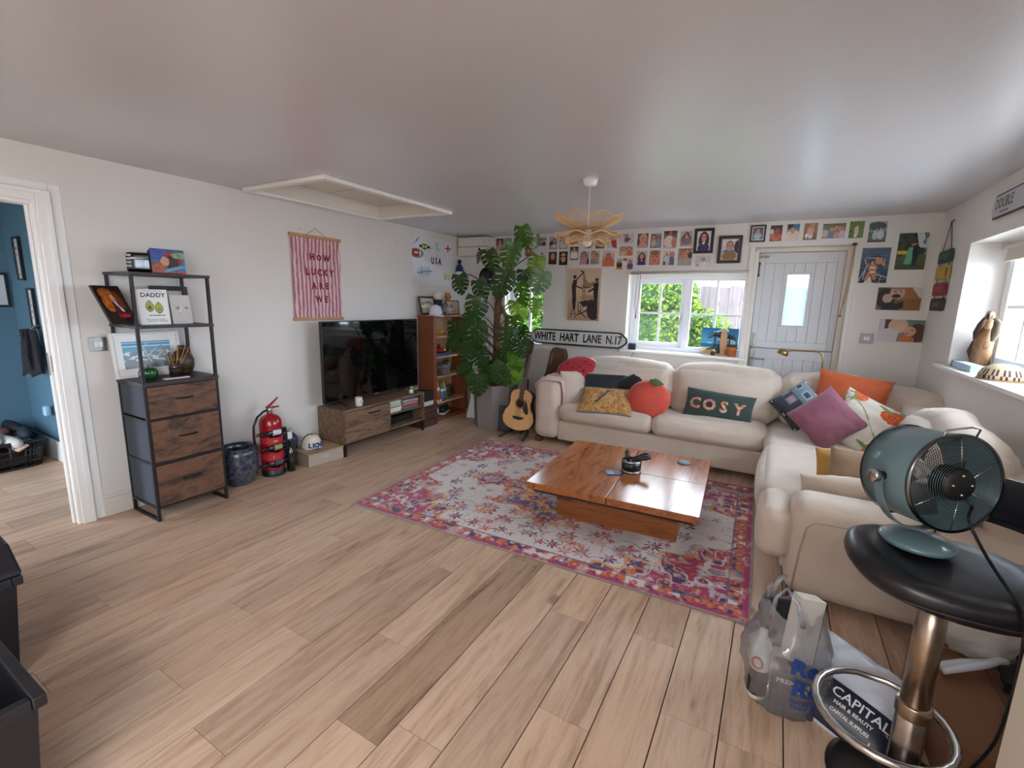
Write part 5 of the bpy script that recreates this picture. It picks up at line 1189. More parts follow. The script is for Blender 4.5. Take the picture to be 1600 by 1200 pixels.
PH = {
1: ('photo of a smiling dark-haired person, leftmost of the photo wall', ph(C(110, 70, 64), C(90, 56, 54), body(.5, .15, .5, .35, C(190, 150, 150)), head(.5, .58, .26))),
2: ('photo with a blue sky and a grey figure, second from left in top row', ph(C(70, 70, 84), C(96, 116, 150), body(.5, .2, .4, .4, C(90, 86, 96)), head(.5, .55, .18))),
3: ('photo of pale blue sky half hidden by the top monstera leaf', ph(C(150, 150, 160), C(110, 130, 164), body(.5, .2, .3, .3, C(120, 118, 130)))),
4: ('landscape photo of a person lying down, behind the top monstera leaf', ph(C(190, 170, 160), C(110, 96, 96), body(.5, .3, .5, .25, sk), head(.3, .6, .16))),
5: ('landscape photo of two dark-haired people beside the monstera top', ph(C(200, 180, 172), C(214, 200, 194), head(.3, .62, .18), head(.7, .62, .18), body(.3, .2, .2, .25, C(150, 110, 120)), body(.7, .2, .2, .25, C(90, 70, 84)))),
6: ('small photo of a child in a red top between monstera leaves', ph(C(160, 120, 116), C(120, 90, 90), body(.5, .2, .35, .35, C(150, 70, 70)), head(.5, .6, .22))),
7: ('almost blank white card with a tiny car picture, under the top row of photos', paint(('g', C(214, 208, 206), C(220, 214, 210)), ('r', .5, .30, .68, .42, C(150, 120, 130)), ('e', .55, .3, .04, .05, dk_), ('e', .64, .3, .04, .05, dk_), ('r', .54, .42, .64, .5, C(170, 150, 160)))),
8: ('photo of a sleeping baby in a dark blanket, top row', ph(C(180, 130, 116), C(176, 172, 176), body(.45, .45, .42, .22, C(44, 40, 50)), body(.6, .25, .35, .15, C(200, 200, 206)), head(.62, .62, .17, C(90, 66, 56)))),
9: ('photo of a person holding a baby in white, top row beside the lamp', ph(C(150, 120, 112), C(190, 180, 180), head(.35, .75, .2), body(.5, .35, .42, .32, C(214, 208, 206)), head(.65, .48, .16, C(120, 90, 70)))),
10: ('photo of a long-haired person, bottom row right beside the monstera', ph(C(40, 30, 34), C(70, 50, 50), body(.5, .45, .42, .5, C(92, 40, 36)), body(.5, .08, .5, .2, dk_), head(.5, .62, .24, C(110, 56, 44)))),
11: ('photo of a person in dark sunglasses and black top, bottom row left of the lamp', ph(dk_, C(50, 40, 44), body(.5, .1, .55, .28, C(20, 18, 24)), head(.5, .55, .32), ('r', .2, .58, .46, .68, dk_), ('r', .54, .58, .80, .68, dk_))),
13: ('photo mostly hidden behind the pendant lamp shade', ph(C(40, 36, 40), C(130, 120, 122), head(.4, .5, .2))),
14: ('photo of a person in white with dark hair, hung just below the lamp shade', ph(C(180, 160, 160), C(60, 48, 54), body(.5, .38, .42, .34, wh), head(.5, .76, .18), ('r', .1, .0, .9, .1, C(140, 70, 70)))),
15: ('photo with a navy square low in it, behind the right of the lamp shade', ph(C(176, 176, 200), C(206, 200, 206), ('r', .25, .05, .75, .45, C(40, 40, 84)), ('e', .5, .25, .12, .1, wh), head(.5, .65, .2))),
16: ('photo of a pink-cheeked pair of faces, bottom row under the lamp shade', ph(C(110, 80, 110), C(196, 180, 180), head(.45, .62, .24), body(.4, .2, .4, .3, C(196, 140, 150)), ('r', .75, 0, 1, .4, C(50, 44, 100)))),
17: ('photo of brown grass behind the right rim of the lamp shade', ph(C(110, 84, 60), C(196, 190, 186), body(.5, .5, .3, .2, C(70, 60, 56)))),
18: ('photo of two dark-haired children hugging, right of the pink-cheeked pair', ph(C(170, 156, 140), C(190, 180, 170), head(.32, .72, .2), head(.68, .55, .18, C(96, 60, 44)), body(.4, .2, .4, .28, C(150, 140, 124)))),
19: ('photo of a person in a red jumper, right of the lamp shade', ph(C(190, 196, 214), C(200, 200, 206), ('p', [(.3, .7), (.9, .55), (1, 0), (.55, .1)], red_), ('p', [(.05, .68), (.4, .75), (.4, .6)], red_), head(.52, .8, .15))),
20: ('photo of a baby in an orange bath, below the red jumper photo', ph(C(196, 104, 76), C(206, 200, 196), body(.5, .28, .46, .26, C(206, 110, 78)), body(.5, .5, .28, .1, C(176, 84, 60)), head(.5, .62, .16, C(140, 80, 60), C(206, 120, 90)))),
21: ('landscape photo of a baby crawling on white', ph(C(206, 196, 200), C(204, 196, 198), body(.5, .42, .16, .26, C(110, 90, 110)), head(.45, .75, .12), body(.62, .45, .14, .12, C(90, 76, 96)))),
22: ('landscape photo of two people in orange tones, middle of the stack of three', ph(C(206, 150, 120), C(190, 180, 174), head(.28, .62, .2, C(150, 100, 70)), head(.72, .62, .2, C(150, 90, 66)), body(.28, .2, .22, .24, C(206, 180, 160)), body(.74, .22, .22, .28, C(200, 116, 76)))),
23: ('landscape group photo with purple and yellow clothes, bottom of the stack of three', ph(C(206, 150, 80), C(206, 196, 190), body(.52, .4, .2, .4, C(224, 214, 206)), head(.52, .82, .1, dk_, sk2), body(.2, .4, .16, .3, C(50, 40, 44)), body(.82, .3, .18, .28, C(90, 76, 140)), ('r', 0, 0, .3, .2, C(214, 140, 50)), head(.2, .66, .1), head(.82, .62, .1))),
24: ('photo of a laughing fair-haired toddler, top row left of the family in sunglasses', ph(C(190, 140, 130), C(90, 70, 66), head(.55, .6, .28, C(206, 170, 140)), body(.5, .12, .42, .25, C(206, 150, 146)), ('r', 0, .2, .18, .6, C(60, 44, 44)))),
25: ('photo of a long-haired schoolgirl in a purple jumper without frame', ph(C(170, 166, 170), C(186, 182, 184), body(.5, .45, .34, .45, C(74, 40, 36)), body(.5, .1, .36, .24, purp), head(.5, .62, .18, C(74, 40, 36)), ('p', [(.42, .38), (.58, .38), (.5, .22)], wh))),
26: ('photo of two babies sitting side by side, top row', ph(C(90, 90, 96), C(150, 150, 154), head(.3, .66, .19), head(.72, .55, .16), body(.3, .3, .24, .25, C(196, 170, 160)), body(.72, .25, .22, .22, C(130, 150, 180)))),
27: ('close-up photo of a frowning baby face filling the sheet', ph(C(190, 120, 96), C(160, 150, 140), ('e', .5, .48, .44, .46, C(206, 134, 104)), ('e', .5, .8, .36, .16, C(150, 96, 70)), ('e', .34, .56, .06, .035, dk_), ('e', .66, .56, .06, .035, dk_), ('e', .5, .44, .05, .06, C(186, 106, 84)), ('r', .38, .28, .62, .33, C(150, 60, 60)))),
28: ('large top-row photo of a bearded person with a child in white lace', ph(C(200, 180, 170), C(46, 40, 46), head(.5, .80, .17, C(50, 36, 30), sk2), body(.45, .4, .4, .34, C(224, 208, 196)), body(.8, .35, .2, .3, C(196, 130, 110)), head(.75, .58, .12))),
29: ('photo of two people in white hats and blue clothes', ph(C(140, 120, 110), C(210, 190, 180), head(.3, .7, .18, wh), body(.3, .3, .25, .35, C(196, 200, 206)), head(.75, .66, .16, C(120, 70, 60)), body(.75, .25, .22, .32, C(84, 110, 140)), ('r', 0, 0, .25, .25, C(96, 70, 56)))),
30: ('photo of a person in a patterned grey top under a roof shape', ph(C(190, 140, 124), C(190, 186, 180), body(.5, .4, .44, .3, C(120, 124, 136)), head(.55, .68, .17), ('p', [(.1, .55), (.5, .95), (.9, .55), (.84, .5), (.5, .85), (.16, .5)], C(90, 66, 56)))),
31: ('photo of two faces hugging above a grey blanket', ph(C(176, 160, 150), C(150, 140, 120), head(.4, .62, .22, C(150, 80, 60), C(210, 130, 106)), head(.62, .72, .18, C(130, 70, 50)), ('r', 0, 0, 1, .33, C(170, 158, 148)), ('e', .85, .6, .16, .18, C(60, 60, 56)))),
33: ('pale landscape photo of a baby in white lying down below the framed schoolgirl', ph(C(200, 194, 200), C(196, 194, 204), body(.6, .2, .35, .2, C(222, 216, 218)), head(.5, .6, .14, C(170, 110, 84)), ('e', .18, .15, .06, .1, C(190, 110, 90)))),
36: ('photo of a newborn in a red blanket, second above the stable door', ph(C(150, 64, 50), C(40, 36, 44), body(.5, .28, .5, .24, C(196, 110, 84)), head(.6, .5, .24, C(120, 60, 50), C(176, 84, 66)), body(.15, .6, .16, .16, C(206, 204, 210)))),
37: ('photo of a baby in a white shawl with a turquoise corner, above the stable door', ph(C(210, 196, 186), C(70, 64, 70), body(.5, .3, .55, .36, C(222, 206, 192)), ('r', .5, .72, 1, 1, C(50, 120, 150)), ('r', 0, .7, .45, 1, C(44, 40, 48)), head(.45, .58, .16, C(196, 150, 110)))),
38: ('photo of a baby in white trousers held on a brown sofa, above the stable door', ph(C(126, 92, 70), C(150, 116, 92), body(.4, .25, .3, .2, C(224, 220, 226)), body(.5, .55, .26, .25, C(214, 160, 134)), head(.6, .82, .16, C(170, 110, 84)), ('e', .35, .12, .06, .06, dk_))),
39: ('wide photo of three people outdoors, above the right half of the stable door', ph(C(150, 140, 130), C(90, 100, 66), head(.42, .58, .12, C(150, 110, 80)), head(.60, .70, .13, dk_), head(.8, .62, .15, C(140, 90, 66)), body(.45, .2, .18, .25, C(120, 120, 160)), body(.65, .2, .16, .2, C(196, 150, 136)), body(.87, .25, .16, .25, C(196, 186, 196)), body(.12, .35, .16, .25, C(190, 180, 184)))),
40: ('photo of a person in a pale dress on grass, above the door corner', ph(C(96, 124, 60), C(84, 120, 56), ('n', 6, .3, 8), body(.5, .42, .16, .3, C(214, 186, 166)), head(.55, .72, .09), body(.45, .14, .10, .10, C(220, 216, 214)))),
41: ('photo of two people in white shirts under a big tree', ph(C(84, 100, 60), C(160, 176, 190), ('e', .45, .78, .5, .2, C(60, 84, 84)), ('r', 0, .28, 1, .5, C(96, 110, 60)), body(.4, .35, .16, .22, C(196, 200, 220)), body(.68, .36, .18, .24, C(206, 206, 224)), head(.42, .6, .07), head(.66, .62, .07), ('r', 0, 0, 1, .08, C(60, 50, 50)))),
}
POS = {1:(-3.224,2.135,0.109,0.147),2:(-3.098,2.139,0.105,0.145),3:(-2.969,2.135,0.106,0.144),4:(-2.792,2.175,0.129,0.105),5:(-2.624,2.169,0.144,0.111),6:(-2.801,2.053,0.103,0.103),7:(-2.63,2.032,0.185,0.127),8:(-2.468,2.123,0.108,0.149),9:(-2.335,2.122,0.102,0.144),10:(-2.469,1.947,0.109,0.149),11:(-2.327,1.937,0.112,0.159),13:(-2.204,2.169,0.104,0.132),14:(-2.189,1.991,0.108,0.155),15:(-2.012,2.119,0.105,0.147),16:(-2.058,1.94,0.115,0.151),17:(-1.876,2.115,0.111,0.146),18:(-1.929,1.938,0.112,0.153),19:(-1.734,2.11,0.118,0.158),20:(-1.766,1.91,0.147,0.184),21:(-1.568,2.152,0.167,0.117),22:(-1.566,2.026,0.158,0.108),23:(-1.574,1.876,0.195,0.129),24:(-1.387,2.105,0.12,0.153),25:(-1.387,1.922,0.12,0.151),26:(-1.246,2.101,0.116,0.151),27:(-1.245,1.92,0.118,0.158),28:(-1.097,2.089,0.14,0.183),29:(-1.095,1.917,0.119,0.15),30:(-0.934,2.109,0.122,0.154),31:(-0.933,1.908,0.146,0.18),33:(-0.749,1.895,0.157,0.113),36:(-0.112,2.126,0.1,0.147),37:(0.027,2.124,0.1,0.153),38:(0.168,2.126,0.107,0.151),39:(0.348,2.131,0.176,0.134),40:(0.517,2.128,0.107,0.145),41:(0.672,2.086,0.13,0.178)}
def bordered(fn, bw, bh):
    def f(u, v):
        if u < bw or u > 1-bw or v < bh or v > 1-bh: return C(228, 224, 222)
        return fn((u-bw)/(1-2*bw), (v-bh)/(1-2*bh))
    return f
for k, (x, z, w, h) in POS.items():
    b = .005; nx, ny = (24, 32) if h > w else (32, 24)
    g = G(); g.panel(w+2*b, h+2*b, .0016, nx, ny, bordered(PH[k][1], b/(w+2*b), b/(h+2*b)), 0, RY(random.uniform(-.012, .012)), W_, z0=-b)
    tag(g.obj('photo_print', printed_gloss, loc=(x, YB-.0012, z)), PH[k][0], 'photo', 'photos on the back wall')
picture('framed_photo', 'black-framed portrait of a schoolgirl in a purple jumper on the back wall', .190, .248, (-.758, YB-.011, 2.03), 0, ph(C(196, 196, 206), C(206, 206, 214), body(.5, .5, .36, .48, C(66, 32, 32)), body(.5, .12, .42, .26, purp), head(.5, .66, .19, C(66, 32, 32)), ('p', [(.36, .40), (.64, .46), (.5, .30)], wh)), .028, .018, nx=30, ny=42) if False else \
picture('framed_photo', 'black-framed portrait of a schoolgirl in a purple jumper on the back wall', .190, .248, (-.758, YB-.011, 2.03), 0, ph(C(196, 196, 206), C(206, 206, 214), body(.5, .5, .36, .48, C(66, 32, 32)), body(.5, .12, .42, .26, purp), head(.5, .66, .19, C(66, 32, 32)), ('p', [(.36, .40), (.64, .46), (.5, .30)], wh)), .028, .018, nx=30, nz=42)
picture('framed_photo', 'thick black frame with a baby in a tan blanket, above the right window casement', .218, .268, (-.506, YB-.013, 1.926), 0, ph(C(196, 190, 190), C(210, 208, 212), body(.5, .18, .46, .24, C(150, 104, 54)), body(.45, .42, .36, .10, C(96, 120, 150)), head(.5, .64, .2, C(130, 84, 64)), ('e', .95, .62, .18, .3, C(44, 30, 48))), .026, .022, mat('dark_brown_frame', C(40, 30, 30), .35), nx=30, nz=40, mount=.010, mcol=C(150, 142, 140))
picture('framed_photo', 'small black frame with a child in pale blue, first photo above the stable door', .134, .158, (-.268, YB-.010, 2.124), 0, ph(C(110, 116, 130), C(90, 96, 110), body(.5, .3, .36, .3, C(176, 200, 206)), head(.5, .66, .22)), .014, .016, nx=24, nz=30, mount=.008)
# larger canvases
def canvas(label, x, z, w, h, art, nx, ny, d=.016, poly=None):
    t = thing('canvas_print', label, 'canvas', (x, YB-d/2-.001, z))
    g = G(); g.panel(w, h, d, nx, ny, art, 0, None, C(206, 200, 194)); g.obj('print', printed, t); return t
def boat(u, v):
    c = lerp(C(24, 32, 48), C(76, 96, 120), v)
    if noise.noise((u*4, v*26, 2)) > .15: c = lerp(c, C(110, 130, 150), .4)
    for o in OPS_BOAT: c = o(u, v, c)
    return c
_bp = paint(('g', (0, 0, 0, 1), (0, 0, 0, 1)))
def ov(*ops):
    """overlay painter that leaves the ground colour where nothing is drawn"""
    mark = (9, 9, 9, 1); p = paint(('g', mark, mark), *ops)
    return lambda u, v, c: (lambda r: c if r[0] > 8 else r)(p(u, v))
steelc = C(190, 194, 200)
OPS_BOAT = [ov(('l', .0, .05, .28, .55, .014, steelc), ('l', .15, .1, .22, .5, .014, steelc), ('l', .2, .72, .75, .70, .010, steelc), ('l', .6, .25, 1, .15, .012, steelc), ('l', .75, .0, .78, .22, .012, steelc),
  ('p', [(.2, .0), (.5, .0), (.42, .18), (.32, .18)], C(206, 204, 200)), ('p', [(.3, .32), (.2, .1), (.3, .06), (.42, .26), (.5, .1), (.6, .06), (.62, .3)], C(190, 120, 84)), ('e', .45, .42, .16, .12, C(200, 130, 92)), ('e', .62, .62, .14, .09, C(196, 140, 104)), ('l', .72, .58, .84, .5, .03, C(196, 140, 104)), ('l', .84, .5, .82, .66, .03, C(196, 140, 104)),
  ('r', .36, .29, .56, .33, C(226, 226, 226)), ('r', .36, .41, .54, .46, C(226, 226, 226)), ('e', .42, .6, .10, .06, C(40, 28, 26)), ('e', .42, .575, .06, .055, C(206, 150, 116)), ('e', .57, .75, .08, .05, C(50, 36, 30)), ('e', .57, .73, .06, .045, C(206, 150, 116)), ('r', .51, .735, .63, .755, dk_), ('l', .14, .68, .2, .55, .025, C(196, 140, 104)))]
canvas('unframed photo of two people in swimwear on a boat, right of the stable door', .685, 1.734, .202, .303, boat, 72, 104)
def wed(u, v):
    c = lerp(C(60, 70, 44), C(84, 100, 56), v/.45) if v < .42 else lerp(C(30, 36, 26), C(60, 76, 44), .5+noise.noise((u*8, v*8, 1)))
    if v > .42 and u > .6+.35*(.95-v): c = C(196, 204, 214) if noise.noise((u*5, v*5, 7)) > -.25 else C(110, 130, 100)
    return WED(u, v, c)
WED = ov(('r', .02, .42, .35, .52, C(196, 184, 60)), ('r', .0, .36, .2, .42, C(64, 40, 40)), ('p', [(.4, .62), (.52, .62), (.55, .14), (.28, .14)], C(100, 180, 140)), ('p', [(.54, .64), (.76, .62), (.74, .4), (.68, .12), (.56, .1)], C(22, 24, 34)), ('e', .5, .70, .055, .045, C(206, 150, 120)), ('e', .5, .725, .06, .035, C(110, 56, 40)), ('e', .60, .72, .05, .045, C(196, 140, 112)), ('e', .61, .745, .05, .03, C(40, 28, 24)), ('e', .82, .5, .12, .1, C(40, 44, 36)))
canvas('canvas of a couple in green dress and black suit on a lawn', .927, 1.847, .2, .305, wed, 70, 104)
def couple(u, v):
    c = lerp(C(110, 96, 44), C(150, 96, 56), .5+.8*noise.noise((u*3, v*3, 4))); 
    if u > .5 and v > .5: c = lerp(c, C(196, 120, 66), .4)
    c = ov(('r', 0, .8, .5, 1, C(70, 76, 44)), ('e', .2, .5, .22, .42, C(46, 36, 36)), ('e', .24, .52, .12, .2, C(190, 160, 148)), ('e', .45, .78, .17, .3, C(196, 160, 140)), ('e', .45, 1.02, .2, .12, C(150, 120, 110)), ('e', .43, .62, .10, .09, C(56, 38, 34)), ('p', [(.1, 0), (.25, .35), (.45, .3), (.62, .42), (.62, .12), (.5, 0)], C(34, 30, 40)), ('r', .37, .8, .42, .84, dk_), ('r', .5, .8, .55, .84, dk_))(u, v, c)
    return c if not (u > .78 and v > .95-(u-.78)*2.2 and v > .55) else C(206, 202, 196)
canvas('canvas of a couple close together in brown and green tones, above the lowest canvas', .894, 1.499, .305, .196, couple, 104, 70)
def kiss(u, v):
    c = C(150, 150, 150) if u < .35 else C(100, 130, 116)
    return ov(('r', 0, 0, .3, 1, C(196, 196, 204)), ('r', .12, .55, .3, 1, C(70, 44, 40)), ('e', .42, .72, .22, .35, C(206, 176, 146)), ('e', .48, .6, .14, .18, C(224, 180, 156)), ('p', [(0, 0), (0, .5), (.25, .62), (.45, .4), (.42, 0)], C(206, 200, 206)), ('e', .86, .42, .2, .42, C(88, 56, 50)), ('e', .70, .48, .13, .22, C(214, 164, 136)), ('p', [(.46, 0), (.5, .34), (.8, .22), (.82, 0)], C(196, 110, 62)), ('r', .72, .52, .77, .55, dk_), ('e', .64, .38, .03, .05, C(180, 90, 84)))(u, v, c)
canvas('canvas of a fair-haired child kissing a dark-haired person, lowest by the right corner', .946, 1.226, .31, .192, kiss, 104, 70)
def fair(u, v):
    c = lerp(C(176, 140, 112), C(206, 178, 150), min(1, v*1.4)) 
    if v < .42 and abs((v*22) % 1-.5) < .06: c = C(140, 108, 84)
    k = C(44, 36, 36); k2 = C(70, 58, 52)
    return ov(('p', [(.14, .42), (.26, .42), (.24, .62), (.27, .76), (.16, .80), (.10, .68)], k), ('e', .19, .84, .055, .035, k), ('l', .24, .78, .42, .90, .016, k), ('l', .25, .66, .45, .62, .014, k), ('p', [(.12, .42), (.17, .2), (.24, .2), (.26, .42)], k), ('l', .15, .2, .1, .06, .012, k2), ('l', .22, .2, .26, .05, .012, k2), ('l', .1, .12, .26, .12, .008, k2),
      ('p', [(.42, .93), (.50, .90), (.55, .78), (.66, .72), (.80, .76), (.83, .70), (.72, .64), (.54, .64), (.46, .70), (.45, .85)], C(150, 116, 84)), ('p', [(.44, .70), (.54, .65), (.72, .64), (.6, .62), (.46, .64)], k2), ('l', .38, .95, .46, .93, .014, k), ('e', .455, .925, .03, .022, k), ('l', .46, .64, .47, .5, .012, k2), ('l', .52, .64, .53, .5, .012, k2),
      ('p', [(.78, .72), (.94, .74), (.93, .42), (.80, .42)], k), ('e', .88, .77, .05, .035, C(96, 76, 66)), ('e', .88, .80, .06, .016, k), ('l', .8, .62, .64, .56, .02, k), ('p', [(.8, .44), (.93, .44), (.94, .06), (.86, .06)], k),
      ('e', .60, .44, .22, .06, C(170, 130, 100)), ('p', [(.36, .36), (.6, .40), (.66, .3), (.5, .26)], k), ('p', [(.62, .38), (.78, .42), (.88, .25), (.86, .04), (.66, .06), (.6, .2)], k), ('e', .82, .06, .12, .04, k), ('l', .34, .36, .34, .12, .012, k2), ('l', .42, .28, .42, .12, .012, k2), ('l', .3, .1, .62, .2, .012, k), ('l', .34, .2, .6, .06, .012, k), ('e', .56, .24, .06, .012, C(206, 190, 170)))(u, v, c)
t = canvas('sepia canvas of men in uniform with a giant bird, between the two back windows', -2.03, 1.287, .40, .605, fair, 100, 150, .03)

# --- street sign
t = thing('street_sign', 'long white street sign with black border reading WHITE HART LANE N.17', 'sign', (-2.085, YB-.075, .985))
def octo(w, h, c, r): return [(-w/2+c, -h/2), (w/2-c, -h/2), (w/2-c*.55, -h/2+h*.12), (w/2-c*.12, -h*.2), (w/2, -h*.1), (w/2, h*.1), (w/2-c*.12, h*.2), (w/2-c*.55, h/2-h*.12), (w/2-c, h/2), (-w/2+c, h/2), (-w/2+c*.55, h/2-h*.12), (-w/2+c*.12, h*.2), (-w/2, h*.1), (-w/2, -h*.1), (-w/2+c*.12, -h*.2), (-w/2+c*.55, -h/2+h*.12)]
SM = RX(-.08)
G().prism(octo(1.24, .185, .09, 0), 0, .02, 0, SM @ T(0, .012, .0925) @ RX(PI/2)).obj('plate', black_gloss, t, bevel=.003)
G().prism(octo(1.205, .150, .085, 0), 0, .003, 0, SM @ T(0, -.008, .0925) @ RX(PI/2)).obj('face', mat('sign_white', C(196, 196, 196), .35), t)
tag(G().text('WHITE  HART  LANE  N.17', .135, 0, SM @ T(0, -.0125, .090), bold=.0035, sx=.70).obj('lettering', black_gloss, t), kind='stuff')
for x in (-.4, .4): G().box(x-.02, x+.02, .014, .062, .03, .15, 0, SM).obj('bracket', black_metal, t)

# --- window-sill things
t = thing('smart_speaker', 'small dark square box on the sill left of the wide back window', 'speaker', (-1.44, YB+.055, .9795), .15)
g = G(); g.rbox(.088, .06, .07, .01, 3, 0, 0, T(0, 0, .035)); g.obj('body', mat('slate_plastic', C(66, 66, 76), .5), t); G().box(-.036, .036, -.0315, -.0295, .008, .062).obj('grille', black_plastic, t)
G().tube([(.0, .0, .004), (.05, -.09, .002), (.03, -.125, -.03), (-.03, -.12, -.2)], .003, 6).obj('cable', black_plastic, t)
def beach(u, v):
    c = lerp(C(90, 170, 206), C(24, 110, 168), (v-.4)/.6) if v > .42 else (C(24, 110, 150) if v > .28 else C(214, 206, 176))
    if v > .42 and noise.noise((u*4, v*6, 2)) > .28: c = C(206, 222, 230)
    return ov(('l', .37, .2, .39, .72, .018, C(60, 40, 34)), *[('l', .39, .72, .39+.2*math.cos(a), .72+.17*math.sin(a)-.03, .022, C(30, 44, 34)) for a in (-.3, .3, .9, 1.6, 2.2, 2.8, 3.5)], ('l', .80, .2, .78, .66, .016, C(60, 40, 34)), *[('l', .78, .66, .78+.17*math.cos(a), .66+.15*math.sin(a)-.03, .02, C(30, 44, 34)) for a in (-.3, .3, .9, 1.6, 2.2, 2.8, 3.5)], ('e', .4, .16, .25, .12, C(70, 84, 50)), ('p', [(0, .1), (.3, .2), (.5, .1), (0, 0)], C(196, 160, 100)))(u, v, c)
t = thing('beach_painting', 'small palm beach painting leaning in the right casement of the back window', 'painting', (-.53, YB+.13, .9795))
G().panel(.36, .285, .016, 60, 48, beach, 0, RX(-.06), C(40, 96, 140)).obj('canvas', printed, t)
t = thing('mini_surfboard', 'tan wooden surfboard ornament standing in front of the beach painting', 'ornament', (-.482, YB+.075, .9795))
tan = wood('tan_wood', [(.3, C(170, 124, 84)), (.7, C(206, 162, 118))], (12, 12, 1), 3, .4)
G().prism([(-.022, 0), (.022, 0), (.034, .12), (.03, .22), (.016, .278), (0, .292), (-.016, .278), (-.03, .22), (-.034, .12)], -.007, .007, 0, RX(PI/2-.06) ).obj('board', tan, t, bevel=.004)
G().cbox(0, .0, .006, .10, .05, .012).obj('base', tan, t, bevel=.002)
t = thing('terracotta_pot', 'orange terracotta pot at the right end of the back window sill', 'pot', (-.392, YB+.055, .9795))
G().lathe([(.036, 0), (.048, .07), (.054, .072), (.056, .095), (.048, .095), (.042, .03), (1e-4, .03)], 26).obj('body', mat('terracotta', C(196, 110, 54), .6, var=(12, .15)), t)
t = thing('toy_figure', 'tiny dark figure on the sill left of the surfboard ornament', 'figurine', (-.575, YB+.06, .9795))
G().lathe([(.018, 0), (.024, .012), (.018, .03), (.008, .045)], 12).obj('body', mat('dark_green_paint', C(40, 50, 40), .4), t); G().ball(.014, 10, 6, 0, T(.01, 0, .052)).obj('head', wl, t)
# roller blinds
def blind(label, loc, rz, w, drop, cordx):
    t = thing('roller_blind', label, 'blind', loc, rz); bm = mat('blind_cloth', C(206, 198, 184), .9)
    G().tube([(-w/2, 0, 0), (w/2, 0, 0)], .018, 12).obj('roller', bm, t)
    if drop: G().box(-w/2+.02, w/2-.02, .012, .015, -drop, 0).obj('cloth', bm, t); G().box(-w/2+.02, w/2-.02, .006, .02, -drop-.02, -drop).obj('bottom_bar', bm, t)
    for s in (-1, 1): G().box(s*w/2-.004, s*w/2+.004, -.02, .02, -.022, .026).obj('bracket', white_gloss, t)
    return t
t = blind('rolled cream blind above the wide back window with a hanging cord', (-.895, YB-.028, 1.835), 0, 1.19, 0, 0)
cordm = mat('tan_cord', C(176, 136, 96), .9)
G().tube([(-.48, -.014, .01), (-.485, -.014, -.3), (-.50, -.012, -.44)], .0035, 6).obj('cord', cordm, t); G().tube([(-.51, -.014, .01), (-.525, -.014, -.35), (-.505, -.012, -.44)], .0025, 6).obj('cord', cordm, t)
G().lathe([(.004, -.03), (.008, -.02), (.006, .02), (.003, .03)], 10, 0, T(-.503, -.012, -.47)).obj('toggle', mat('brown_toggle', C(150, 92, 50), .5), t)
t = blind('cream roller blind part lowered in the right-hand window recess', (XR+.165, 3.45, 1.935), -PI/2, 2.05, .075, 0)
t = thing('blind_cord', 'long tan looped cord hanging at the right edge of the stable door', 'cord', (.515, YB-.03, 2.07))
g = G(); g.tube([(.005, 0, 0), (-.005, -.005, -.25), (-.02, -.005, -.5), (-.03, -.003, -.62)], .0045, 6); g.obj('cord', cordm, t)
g = G(); g.tube([(.008, 0, 0), (.012, -.006, -.2), (-.004, -.006, -.45), (-.03, -.003, -.6)], .0035, 6); g.obj('cord', cordm, t)
G().ball(.012, 10, 8, 0, T(-.03, -.003, -.635)).obj('toggle', mat('brown_toggle', C(150, 92, 50)), t); G().box(-.012, .02, -.005, .03, -.006, .012).obj('hook', black_metal, t)
# --- brass reading lamp behind the sofa
t = thing('floor_lamp', 'slim brass reading lamp arching over the sofa in front of the stable door', 'floor lamp', (.395, 5.12, 0))
G().lathe([(.09, 0), (.09, .012), (.02, .02), (.012, .03)], 26).obj('base', brass, t)
G().tube([(0, 0, .02), (0, 0, 1.03), (-.008, 0, 1.07), (-.035, 0, 1.095), (-.08, 0, 1.103), (-.25, -.01, 1.10), (-.285, -.012, 1.094)], .0075, 10).obj('pole', brass, t)
G().lathe([(.012, .035), (.03, .03), (.046, .01), (.048, -.02), (.043, -.02), (.036, .01), (.01, .028)], 22, 0, T(-.325, -.015, 1.075) @ RY(.35)).obj('shade', brass, t)
# ================================================================ right wall
t = thing('sign_ladder', 'string of four small painted wooden signs hanging on the right wall', 'hanging sign', (XR-.016, 4.985, 0), -PI/2)
cols = [((46, 84, 58), (90, 50, 34)), ((190, 160, 54), (150, 92, 50)), ((140, 50, 54), (130, 44, 46)), ((64, 56, 56), (96, 50, 44))]
for i, (zc, (c, e)) in enumerate(zip((1.925, 1.800, 1.672, 1.552), cols)):
    p = [(-.15, -.05), (.13, -.05), (.155, -.035), (.155, .035), (.13, .05), (-.15, .05), (-.168, .03), (-.168, -.03)]
    s = G().prism(p, 0, .018, 0, T(0, .009, zc) @ RX(PI/2) @ RZ(.0)).obj('sign_board', mat('sign_paint_%d' % i, C(*c), .6, var=(30, .3)), t, bevel=.003)
    G().box(.10, .157, -.0105, -.0085, zc-.034, zc+.034).obj('edge_stripe', mat('sign_edge_%d' % i, C(*e), .6), s)
    g = G(); g.text(('SURF', 'BEACH', 'WAVES', 'SHORE')[i], .05, 0, T(-.03, -.0108, zc), .001); 
    g = G(); 
    for q in range(5): g.box(-.10+.036*q, -.078+.036*q, -.0105, -.0092, zc-.02, zc+.018)
    tag(g.obj('worn_marks', mat('sign_mark_%d' % i, C(*[int(min(255, q*.8+50)) for q in c]), .7), s), kind='stuff')
g = G()
for s in (-1, 1):
    g.tube([(0, -.002, 2.198), (s*.12, 0, 1.96), (s*.12, 0, 1.52)], .003, 6)
g.obj('cord', mat('brown_cord', C(86, 70, 60), .9), t); G().ball(.008, 8, 6, 0, T(0, .008, 2.2)).obj('nail', steel, t)
